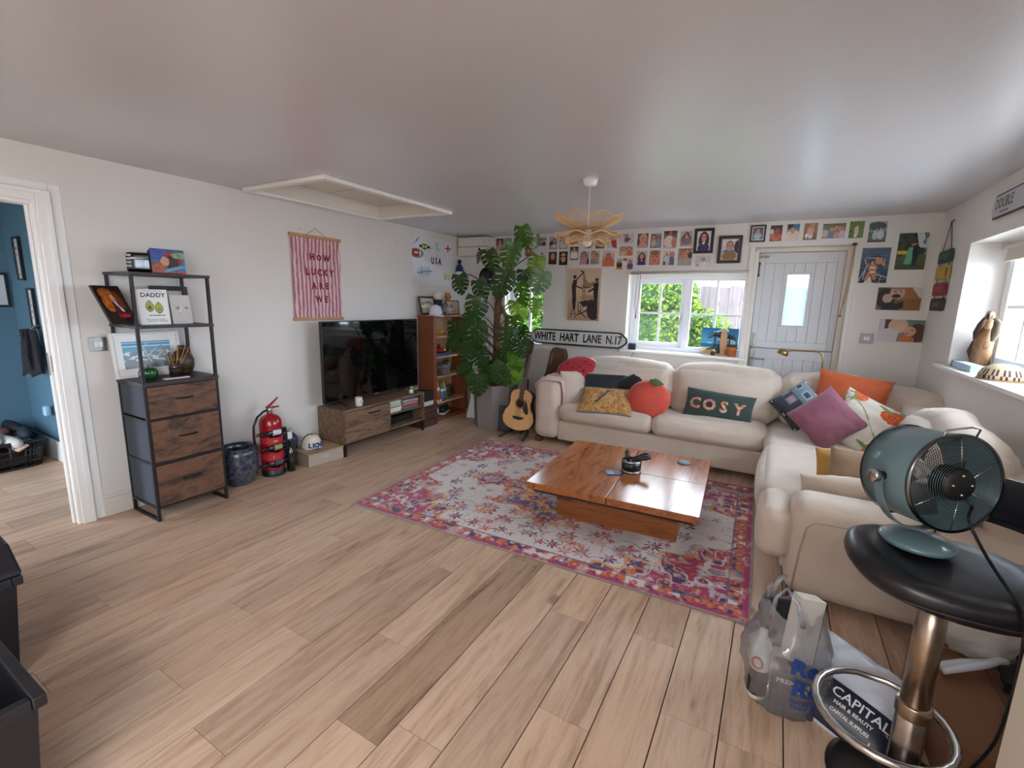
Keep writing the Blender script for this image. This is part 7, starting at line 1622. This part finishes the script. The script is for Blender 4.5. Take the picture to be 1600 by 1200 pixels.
# throw over the left arm
t = thing('pink_throw', 'pale pink blanket draped over the left sofa arm', 'blanket', (-2.05, 4.66, .68))
PR = [(.165, -.20), (.158, -.06), (.135, .004), (.06, .022), (-.03, .024), (-.10, .012), (-.148, -.03), (-.158, -.10)]
def thr(u, v):
    e = u*(len(PR)-1); i = min(int(e), len(PR)-2); f = e-i; x = PR[i][0]*(1-f)+PR[i+1][0]*f; z = PR[i][1]*(1-f)+PR[i+1][1]*f
    k = max(0, 1-u*3.2)                          # the inner flap hangs lower towards the front
    z -= k*(.16*(1-v)-.10*v); y = -.285+.45*v+.03*math.sin(u*7)
    wv = .007*math.sin(v*23+u*5)+.005*math.sin(v*41+u*11)
    return (x+.012+wv*(1 if abs(x) > .12 else .2)+.004, y, z+.012+wv*(1 if abs(x) < .14 else .2)-(.02*(1-v)**4))
g = G(); g.grid(thr, 44, 50); o = g.obj('blanket', cloth('blush_fleece', (206, 176, 172), .5, .95, 16), t); sm = o.modifiers.new('s', 'SOLIDIFY'); sm.thickness = .014; sm.offset = 1

# ================================================================ bar stool and fan
lea = mat('black_leather', C(24, 22, 28), .34, bump=(60, .12, .004), spec=.5)
SX, SY = .485, 1.675
t = thing('bar_stool', 'black leather bucket bar stool on a chrome pedestal, nearest thing at the right', 'bar stool', (SX, SY, 0))
G().lathe([(.19, 0), (.19, .006), (.17, .014), (.10, .026), (.05, .045), (.042, .06)], 40).obj('base', mat('dark_base_metal', C(70, 62, 60), .3, .8), t)
G().lathe([(.040, .05), (.040, .30), (.036, .305)], 28).obj('lower_column', chrome, t)
warm_brown = mat('warm_reflect_chrome', C(170, 152, 136), .3, 1.0, var=(7, .25)); G().lathe([(.036, .28), (.036, .72)], 28).obj('upper_column', warm_brown, t)  # brown put into the chrome colour for its warm reflection
G().lathe([(.043, .285), (.045, .29), (.045, .325), (.043, .33)], 28).obj('collar', warm_brown, t)
g = G(); P = [(.0, .036, .30)]
for k in range(25):
    a = PI/2+.25+k/24*(2*PI-.5); P.append((-.09+.165*math.cos(a)*1.0, -.02+.175*math.sin(a)-.06, .305-.0*k))
P.append((.0, -.03, .30)); g.tube([(x, y, z) for x, y, z in P[1:-1]], .0115, 10, closed=True); g.obj('foot_ring', chrome, t)
def se(a, n=2.5): c, s = math.cos(a), math.sin(a); return (abs(c)**(2/n)*(1 if c >= 0 else -1), abs(s)**(2/n)*(1 if s >= 0 else -1))
prof = [(.02, .708), (.16, .710), (.200, .722), (.221, .750), (.217, .777), (.196, .790), (.15, .786), (.08, .780), (.001, .778)]
g = G(); V = []; F = []; n = 56
for (r, z) in prof:
    for k in range(n):
        x, y = se(2*PI*k/n); V.append((r*x*1.04, r*y, z+(.018*(max(0, -x)) if r > .1 else 0)))
for i in range(len(prof)-1):
    for k in range(n): k2 = (k+1) % n; F.append((i*n+k, i*n+k2, (i+1)*n+k2, (i+1)*n+k))
F.append(tuple(range(n))[::-1]); g.add(V, F, 0, True); g.obj('seat', lea, t)
g = G(); P = [(.2205*se(a)[0]*1.04, .2205*se(a)[1], .748) for a in [PI*1.36+k/20*(PI*.60) for k in range(21)]]
g.tube(P, .0022, 6); g.obj('seat_stitching', mat('grey_thread', C(60, 56, 60), .8), t)
# wraparound back: rises from the left side of the seat
g = G(); V = []; F = []; m = 40; q = 10
for i in range(m+1):
    k = i/m; a = PI*.66-k*PI*.78
    e = min(1, k*2.6); e = e*e*(3-2*e); e2 = min(1, (1-k)*3.5); e2 = e2*e2*(3-2*e2)
    r = .205+.085*e; zc = .86+.07*e; hz = .014+.058*e
    for j in range(q):
        b = 2*PI*j/q; V.append(((r+(.010+.012*e)*math.cos(b)+.02*math.sin(b)*e)*math.cos(a)*1.02, (r+(.010+.012*e)*math.cos(b)+.02*math.sin(b)*e)*math.sin(a), zc+hz*math.sin(b)))
for i in range(m):
    for j in range(q): j2 = (j+1) % q; F.append((i*q+j, (i+1)*q+j, (i+1)*q+j2, i*q+j2))
F.append(tuple(range(q))); F.append(tuple(m*q+j for j in range(q))[::-1]); g.add(V, F, 0, True); g.obj('backrest', lea, t)
for a in (PI*.45, PI*.16): G().tube([(.20*math.cos(a), .20*math.sin(a), .72), (.27*math.cos(a), .27*math.sin(a), .76), (.30*math.cos(a), .30*math.sin(a), .88)], .012, 8).obj('back_bracket', chrome, t)

FX, FY, FZ = .444, 1.775, .7915
t = thing('desk_fan', 'teal metal drum desk fan standing on the black bar stool', 'fan', (FX, FY, FZ))
teal = mat('teal_enamel', C(104, 130, 136), .28, coat=.3)
G().lathe([(.088, 0), (.094, .004), (.095, .014), (.088, .020), (.05, .030), (.02, .034), (1e-4, .035)], 44).obj('base', teal, t)
DR = .142
nrm = Vector((.52, -.84, .10)).normalized(); side = Vector((0, 0, 1)).cross(nrm).normalized(); upv = nrm.cross(side)
DM = Matrix((side, upv, nrm)).transposed().to_4x4(); DC = Vector((.004, .030, .212)); DM = T(*DC) @ DM      # local z = out of the grille
dark_in = mat('dark_fan_inside', C(16, 20, 22), .6); wire = mat('fan_wire', C(90, 104, 108), .3, .7)
G().lathe([(DR-.004, -.085), (DR, -.082), (DR, .078), (DR-.003, .082), (DR-.006, .080), (DR-.007, -.085)], 56, 0, DM, False).obj('drum', teal, t)
G().lathe([(DR-.001, .076), (DR+.004, .080), (DR+.004, .088), (DR-.004, .090)], 56, 0, DM, False).obj('rim', mat('dark_chrome', C(104, 106, 108), .25, 1.0), t)
G().lathe([(DR-.001, -.090), (DR+.003, -.086), (DR+.003, -.080)], 56, 0, DM, False).obj('rim', black_plastic, t)
for nm, zz, sg in (('grille', .086, 1), ('front_grille', -.088, -1)):
    g = G()
    for k in range(14):
        r = .052+.0066*k; g.tube([(r*math.cos(2*PI*i/48), r*math.sin(2*PI*i/48), zz+sg*.014*(1-(r/DR)**2)) for i in range(48)], .0011, 5, 0, DM, closed=True)
    g.obj(nm, wire, t)['kind'] = 'stuff'
g = G()
for k in range(6): a = k*PI/3+.5; g.tube([(.045*math.cos(a), .045*math.sin(a), .098), (.10*math.cos(a), .10*math.sin(a), .092), (.14*math.cos(a), .14*math.sin(a), .085)], .0018, 5, 0, DM)
g.obj('grille_spokes', chrome, t)['kind'] = 'stuff'
hub = G().lathe([(1e-4, .106), (.030, .105), (.045, .100), (.049, .094), (.049, .05)], 32, 0, DM, False).obj('motor_hub', mat('hub_black', C(20, 20, 22), .5), t)
for (x, y) in ((0, .028), (.028, 0), (0, -.028), (-.028, 0)): G().ball(.0045, 8, 6, 0, DM @ T(x, y, .1055)).obj('screw', chrome, hub)
for k in range(4):
    a0 = k*PI/2
    def bl(u, v, a0=a0): r = .03+.10*u; a = a0+(-.45+.9*v)*(1-.15*u); return (r*math.cos(a), r*math.sin(a), -.02+.035*(v-.5))
    G().grid(bl, 6, 6, 0, DM).obj('blade', mat('grey_blade', C(60, 70, 74), .4), t)
yk = [DM @ Vector((s_*(DR+.012), 0, -.005)) for s_ in (-1, 1)]
base_v = Vector((0, 0, .03))
P = []
for k in range(21):
    th = PI*k/20; P.append(DM.to_translation()+side*(-(DR+.012)*math.cos(th))+Vector((0, 0, -1))*((DR+.03)*math.sin(th)))
g = G(); V = []; F = []; 
for p in P:
    for (a, b) in ((-.014, -.002), (.014, -.002), (.014, .002), (-.014, .002)):
        dirp = (p-DM.to_translation()).normalized(); V.append(p+nrm*a+dirp*b)
for i in range(20):
    for j in range(4): j2 = (j+1) % 4; F.append((i*4+j, i*4+j2, (i+1)*4+j2, (i+1)*4+j))
g.add(V, F); g.obj('yoke', teal, t)
for s_ in (-1, 1):
    k_ = DM.to_translation()+side*s_*(DR-.004); k2 = DM.to_translation()+side*s_*(DR+.020); k3 = DM.to_translation()+side*s_*(DR+.036)
    kn = G().tube([k_, k2], .014, 16).obj('pivot', black_plastic, t); G().tube([k2, k2.lerp(k3, .8), k3], [.020, .020, .017], 20).obj('knob', chrome, kn)
g = G(); HP = [DM @ Vector((x, y, z)) for x, y, z in ((-.05, .132, .084), (-.045, .155, .088), (.03, .165, .09), (.055, .160, .09), (.05, .135, .084))]; g.tube(HP, .003, 6); g.obj('carry_wire', chrome, t)
FW = lambda x, y, z: Vector((x-FX, y-FY, z-FZ))
cab = [DM @ Vector((.0, -.03, .105)), DM @ Vector((.006, -.05, .13)), FW(.545, 1.76, .90), FW(.575, 1.70, .83), FW(.590, 1.60, .798), FW(.585, 1.475, .790), FW(.583, 1.440, .71), FW(.60, 1.48, .56), FW(.64, 1.62, .30), FW(.62, 1.75, .03), FW(.66, 1.95, .006)]
def smooth(P, n=6):
    P = [Vector(p) for p in P]; o = []
    for i in range(len(P)-1):
        a, b, c, d = P[max(0, i-1)], P[i], P[i+1], P[min(len(P)-1, i+2)]
        for k in range(n):
            t_ = k/n; o.append(.5*((2*b)+(c-a)*t_+(2*a-5*b+4*c-d)*t_*t_+(3*b-a-3*c+d)*t_**3))
    return o+[P[-1]]
G().tube(smooth(cab), .0042, 8).obj('power_cable', black_plastic, t)

# ================================================================ kitchen island end (right foreground)
t = thing('kitchen_island', 'cream kitchen island end panel at the right edge, beside the bar stool', 'kitchen island', (.487, 1.2, 0))
crm = mat('cream_cabinet', C(214, 206, 190), .45)
G().box(0, .58, -2.4, 0, .08, .86).obj('cabinet', crm, t, bevel=.003); G().box(.02, .56, -2.38, -.03, 0, .08).obj('plinth', crm, t); G().box(0.0, .60, -2.42, .0, .862, .90).obj('worktop', mat('pale_worktop', C(206, 196, 180), .3), t, bevel=.004)
# ================================================================ bags by the sofa arm
def lumpy(w, d, h, seed, n=28, m=22, amp=.12, top=.6, flare=0.0):
    g = G(); V = []; F = []
    for j in range(m+1):
        k = j/m; z = h*k
        s = (.82+.22*math.sin(PI*min(1, k*1.2)))*(1-(1-top)*max(0, (k-.45)/.55)**1.3)+flare*max(0, k-.8)
        for i in range(n):
            a = 2*PI*i/n; q = 1+amp*noise.noise((math.cos(a)*2.2+seed, math.sin(a)*2.2, k*3.2))+amp*.6*noise.noise((math.cos(a)*6+seed, math.sin(a)*6, k*8))
            V.append((w/2*s*q*math.cos(a), d/2*s*q*math.sin(a), z*(1+(.16*noise.noise((math.cos(a)*2, math.sin(a)*2, seed+4)) if k > .7 else 0))))
    for j in range(m):
        for i in range(n): i2 = (i+1) % n; F.append((j*n+i, j*n+i2, (j+1)*n+i2, (j+1)*n+i))
    F.append(tuple(range(n))[::-1]); g.add(V, F, 0, True); return g
filmm = glass('clear_carrier_film', (.86, .88, .90, 1), .35, .12, .22, (.78, .80, .84, 1))
BX, BY = .165, 1.895
t = thing('clear_carrier_bag', 'see-through plastic carrier bag with blue lettering, full of packets, by the sofa arm', 'bag', (BX, BY, .002))
g = lumpy(.29, .26, .40, 3, 36, 28, .16, .80, .2); g.obj('film', filmm, t)
blue_pr = mat('blue_bag_print', C(34, 66, 140), .5)
g = G()
for tx, sz, x, z in (('Reu', .085, .045, .245), ('Re', .085, .035, .165), ('Recycled &', .026, .045, .115), ('Thank you', .024, .04, .092)):
    q = G(); q.text(tx, sz, 0, T(x, 0, z) @ RY(.10), bold=.003 if sz > .05 else .0006); q.v = [(p[0], -math.sqrt(max(.0005, .146**2-(p[0]-.0)**2*1.0))-.006, p[2]) for p in q.v]; g.v += []; b0 = len(g.v); g.add(q.v, q.f)
o = g.obj('lettering', blue_pr, t); o.rotation_euler = (0, 0, .18); o['kind'] = 'stuff'
for s_ in (-1, 1): G().tube([(s_*.05-.02, -.08*s_, .37), (s_*.03-.02, -.085*s_, .45), (-.03, -.05*s_, .485), (-.06, -.05*s_, .44), (-.07, -.06*s_, .36)], [.010, .007, .006, .007, .010], 8).obj('bag_handle', filmm, t)
t = thing('white_bottle', 'white bottle with a red ring and black lower label inside the clear carrier bag', 'bottle', (BX-.085, BY-.05, .012))
G().lathe([(.030, 0), (.034, .006), (.034, .12), (.034, .20), (.03, .235), (.016, .26), (.014, .285), (1e-4, .286)], 22).obj('body', mat('white_bottle_plastic', C(222, 220, 214), .4), t)
G().lathe([(.0345, .02), (.0345, .125)], 22, 0, None, False).obj('label', mat('black_label', C(28, 28, 34), .4), t)
g = G(); g.tube([(.018*math.cos(a*PI/10), -.0345, .16+.022*math.sin(a*PI/10)) for a in range(20)], .004, 6, closed=True); g.v = [tuple(RZ(-.25) @ Vector(p)) for p in g.v]; g.obj('red_ring', mat('red_print', C(190, 40, 40), .5), t)
t = thing('white_carton', 'open white carton with a black edge standing in the clear carrier bag', 'box', (BX+.03, BY-.02, .20), .5)
M_ = RY(.18) @ RX(-.15); G().box(-.045, .045, -.03, .03, 0, .24, 0, M_).obj('body', mat('carton_white', C(214, 208, 198), .6), t, bevel=.002); G().box(.0455, .0475, -.03, .03, 0, .24, 0, M_).obj('edge', black_plastic, t)
t = thing('black_pouch', 'black pouch at the top of the clear carrier bag', 'pouch', (BX-.02, BY+.055, .19)); g = G(); g.rbox(.15, .07, .18, .03, 4, .01, 0, T(0, 0, .09) @ RY(-.2)); g.obj('body', mat('black_cloth', C(16, 16, 20), .8), t)
t = thing('dark_packet', 'dark packet with white print low in the clear carrier bag', 'packet', (BX+.03, BY-.04, .008), .1)
G().box(-.07, .07, -.05, .04, 0, .17).obj('body', mat('charcoal_packet', C(58, 58, 66), .4), t, bevel=.01)
g = G(); g.text('PREMIUM', .026, 0, T(-.01, -.0505, .135), .0008); g.text('BAR', .024, 0, T(.02, -.0505, .11), .0008); tag(g.obj('lettering', wl, t), kind='stuff')
# white carrier bag with navy panel
t = thing('white_carrier_bag', 'crumpled white carrier bag with a navy CAPITAL panel lying by the stool column', 'bag', (.40, 1.925, .085))
wf = mat('white_polythene', C(206, 210, 220), .35, bump=(9, .5, .02))
g = cushion(.38, .34, .14, 30, .03, None, 21, .035); t.rotation_euler = (RZ(.0) @ RX(-.95) @ RY(.42)).to_euler(); weld(g.obj('film', wf, t))
def bulge(p, w=.38, h=.34, d=.14): u, v = 2*p[0]/w, 2*p[2]/h; return d/2*(max(0, (1-u**4)*(1-v**4))**.5*.72+max(0, (1-u*u)*(1-v*v))*.28)
g = G(); g.grid(lambda u, v: (-.12+.27*u, 0, -.165+.15*v), 14, 10); g.v = [(p[0], -bulge(p)-.012, p[2]) for p in g.v]; g.obj('navy_panel', mat('navy_panel', C(24, 28, 48), .35), t)
g = G()
for tx, sz, x, z in (('CAPITAL', .046, .02, -.05), ('HAIR & BEAUTY', .017, .01, -.083), ('CAPITAL SUPPLIES', .015, .01, -.11), ('1', .03, .08, -.135)): g.text(tx, sz, 0, T(x, 0, z), .0006)
g.v = [(p[0], -bulge(p)-.0145, p[2]) for p in g.v]; tag(g.obj('lettering', wl, t), kind='stuff')
G().tube([(.15, .0, .12), (.22, .02, .17), (.27, .03, .16), (.22, .02, .13), (.16, .0, .09)], [.018, .014, .012, .014, .018], 8).obj('bag_handle', wf, t)
t = thing('white_bag_handles', 'twisted white carrier bag handles lying on the cardboard box right of the stool column', 'bag', (.74, 2.12, .205))
G().tube([(-.10, -.04, .015), (-.02, .0, .03), (.06, .05, .03), (.10, .07, .045), (.11, .06, .05), (.03, .0, .045), (-.09, -.07, .02)], [.012, .016, .014, .012, .012, .014, .012], 8).obj('film', wf, t)
t = thing('cardboard_box', 'brown cardboard box with black print on its lid under the bar stool', 'box', (.80, 2.06, .0))
cb = mat('brown_cardboard', C(128, 88, 62), .85, var=(3, .06))
G().box(-.20, .22, -.33, .20, 0, .185).obj('carton', cb, t, bevel=.004)
for s_ in (-1, 1): G().box(-.205 if s_ < 0 else .0095, .0065 if s_ < 0 else .225, -.33, .20, .187, .191).obj('flap', cb, t)
g = G(); g.box(-.02, .02, -.12, -.10, .1915, .1922); g.box(-.02, .0, -.16, -.10, .1915, .1922); g.box(.04, .07, -.23, -.215, .1915, .1922); g.box(-.03, .02, -.28, -.268, .1915, .1922); tag(g.obj('print', black_plastic, t), kind='stuff')
t = thing('paper_bag', 'crumpled white paper bag on the cardboard box, under the stool seat', 'bag', (.80, 2.30, .20), group='white paper bags under the stool')
pw = mat('white_paper', C(200, 196, 188), .85, bump=(7, .6, .02)); g = lumpy(.24, .18, .20, 8, 20, 14, .30, .8, .3); g.obj('paper', pw, t)
t['label'] = 'crumpled white paper bag standing open on the cardboard box, nearest the sofa arm'
t = thing('paper_bag', 'flattened white paper bag leaning behind the stool column', 'bag', (.64, 2.34, .195), group='white paper bags under the stool'); weld(cushion(.26, .20, .06, 18, .02, None, 31, .03).obj('paper', pw, t)); t.rotation_euler = (-.5, .2, .15); t.location = (.80, 2.44, .30)
t = thing('black_bag', 'black cloth bag slumped on the cardboard box at the far right', 'bag', (.90, 2.10, .20)); lumpy(.17, .15, .11, 5, 20, 12, .3, .7).obj('cloth', mat('black_cloth', C(16, 16, 20), .8), t)

# ================================================================ bins, left foreground
def bin_(label, loc, w, d, h, lid=False):
    t = thing('storage_bin', label, 'bin', loc); m = mat('black_bin_plastic', C(24, 24, 30), .42)
    def ring(s, z): return [(sx*(w/2)*s, sy*(d/2)*s, z) for sx, sy in ((-1, -1), (1, -1), (1, 1), (-1, 1))]
    g = G(); V = ring(.86, 0)+ring(1, h)+ring(.97, h)+ring(.84, .012); F = [(3, 2, 1, 0)]
    for o in (0, 4, 8): F += [(o+i, o+(i+1) % 4, o+4+(i+1) % 4, o+4+i) for i in range(4)]
    F.append((12, 13, 14, 15)); g.add(V, F); g.obj('body', m, t, bevel=.006)
    g = G(); x, y = w/2+.014, d/2+.014
    g.box(-x, x, -y, -y+.03, h-.03, h+.006); g.box(-x, x, y-.03, y, h-.03, h+.006); g.box(-x, -x+.03, -y+.03, y-.03, h-.03, h+.006); g.box(x-.03, x, -y+.03, y-.03, h-.03, h+.006); g.obj('rim', m, t, bevel=.005)
    if lid:
        g = G(); P = [(-x, -.0), (-x, .05), (-x*.5, .13), (x*.55, .10), (x, .02), (x, .0)]; g.prism(P, -y, y, 0, T(0, 0, h+.006) @ RX(PI/2)); g.obj('lid', m, t, bevel=.012)
    return t
bin_('black plastic bin with a hinged lid, farther of the two at the left edge', (-2.64, .255, 0), .46, .42, .42, True)
bin_('open black plastic bin, nearer of the two in the bottom left corner', (-1.84, .10, 0), .46, .42, .43)

# ================================================================ the hall
def htext(lines, w, h, sz, m=.0):
    g = G()
    for i, s in enumerate(lines): g.text(s, sz, 0, T(0, -.0135, h-.045-(h-.09)*i/(max(1, len(lines)-1))), .0012, sx=.85)
    return g
paperart = paint(('g', C(206, 208, 210), C(212, 214, 216)),)
t = picture('framed_print', 'upper narrow black-framed typographic print on the blue hall wall', .14, .36, (-5.65, 1.428, 1.57), 0, paperart, .018, .022, roll=0, glossy=False)
tag(htext(('NO', 'WORRY', 'HAPPY', 'TO', 'BE', 'HERE'), .1, .36, .032).obj('lettering', gy_ink := mat('grey_print2', C(84, 84, 88), .7), t), kind='stuff')
t = picture('framed_print', 'lower narrow black-framed typographic print on the blue hall wall beside the coats', .13, .34, (-5.50, 1.428, 1.165), 0, paperart, .016, .022, glossy=False)
tag(htext(('LA', 'LIFE', 'LOVE', 'LAUGH', 'LIVE', 'A'), .1, .34, .030).obj('lettering', gy_ink, t), kind='stuff')
t = picture('framed_print', 'square black-framed quotation print on the left hall wall', .44, .30, (-5.988, 1.20, 1.335), PI/2, paperart, .02, .022, glossy=False)
g = G()
for s, x, z in (('AND', .10, .23), ('IS', .10, .195), ('ONE', .10, .13), ('LIES', .10, .095), ('IT IS', .10, .06)): g.text(s, .042, 0, RZ(PI/2) @ T(x, -.0135, z), .0014)
tag(g.obj('lettering', black_plastic, t), kind='stuff')
t = thing('hanging_coat', 'black coat hanging on the blue hall wall behind the door jamb', 'coat', (-5.40, 1.40, .80))
def coat(u, v): a = (u-.5)*PI; return (.13*math.sin(a)*(1.1-.55*v)+.015*math.sin(u*22), -.02-.085*math.cos(a)*(1.05-.4*v)+.012*math.sin(u*31+v*4), .37*v-.02*math.cos(u*17)*(1-v))
o = G().grid(coat, 28, 14).obj('cloth', mat('black_wool', C(28, 26, 34), .9), t); sm = o.modifiers.new('s', 'SOLIDIFY'); sm.thickness = .012
G().tube([(0, .035, .40), (0, -.01, .395), (0, -.02, .37)], .006, 6).obj('hook', steel, t)
t = thing('wall_socket', 'steel wall socket with a pale blue plug on the hall wall above the basket', 'socket', (-5.36, 1.434, .46)); G().box(-.07, .07, -.005, .005, -.043, .043).obj('plate', steel, t, bevel=.002)
g = G(); g.rbox(.06, .05, .09, .018, 4, 0, 0, T(-.075, -.035, .0)); g.obj('plug', mat('pale_blue_plastic', C(150, 186, 220), .4), t)
t = thing('shoe_basket', 'black plastic laundry basket full of shoes on the hall floor', 'basket', (-5.66, 1.13, 0))
bm_ = mat('basket_black', C(22, 20, 22), .45); w, d, h = .56, .46, .22; rings = []
def bp(a, z): x, y = se(a, 5); k = .88+.12*z/h; return (w/2*x*k, d/2*y*k, z)
nb_ = 60
for z in (.0, .05, .10, .15, h): rings.append(z)
g = G()
for z, rr_ in zip(rings, (.010, .009, .009, .009, .016)): g.tube([bp(2*PI*i/nb_, z+.012) for i in range(nb_)], rr_, 6, closed=True)
tag(g.obj('rails', bm_, t), kind='stuff'); g = G()
for i in range(nb_): a = 2*PI*i/nb_; g.tube([bp(a, .01), bp(a, h)], .0075, 5)
tag(g.obj('bars', bm_, t), kind='stuff'); G().prism([bp(2*PI*i/nb_, 0)[:2] for i in range(nb_)], .004, .012).obj('bottom', bm_, t)
g = G(); g.rbox(.5, .40, .14, .05, 4, 0, 0, T(0, 0, .09)); g.obj('lining', mat('dark_heap', C(36, 26, 24), .9, var=(20, .6)), t)
shm = [(mat('grey_white_upper', C(190, 186, 178), .8), mat('tan_sole', C(190, 160, 140), .6)), (mat('slate_upper', C(52, 60, 70), .8), mat('white_sole', C(214, 210, 206))), (mat('brown_upper', C(92, 54, 44), .7), mat('brown_sole', C(110, 66, 52), .6)), (mat('black_upper', C(22, 20, 24), .7), mat('black_sole', C(30, 28, 30), .6)), (mat('olive_upper', C(84, 84, 66), .8), mat('white_sole', C(214, 210, 206)))]
for i, (lb, x, y, z, rz, tl, k) in enumerate((('white and grey trainer at the front of the shoe basket, toe towards the room', .10, -.02, .205, -.3, .15, 0), ('dark slate trainer with white sole on the right of the shoe basket', .02, .14, .20, -.15, -.2, 1), ('brown sandal on the back left of the shoe basket', -.17, .02, .215, .5, .1, 2), ('black shoe at the far left end of the shoe basket', -.12, -.16, .20, .9, 0, 3), ('olive shoe half under the white and grey trainer', .12, -.17, .195, .4, .3, 4), ('black boot at the back of the shoe basket by the wall', -.16, .13, .235, .1, 0, 3), ('pale worn trainer low on the basket front edge', .19, .06, .185, .1, .5, 0))):
    shoe(lb, (-5.66+x, 1.13+y, z), rz, shm[k][0], shm[k][1], .27, 'shoes in the hall basket', tilt=tl)
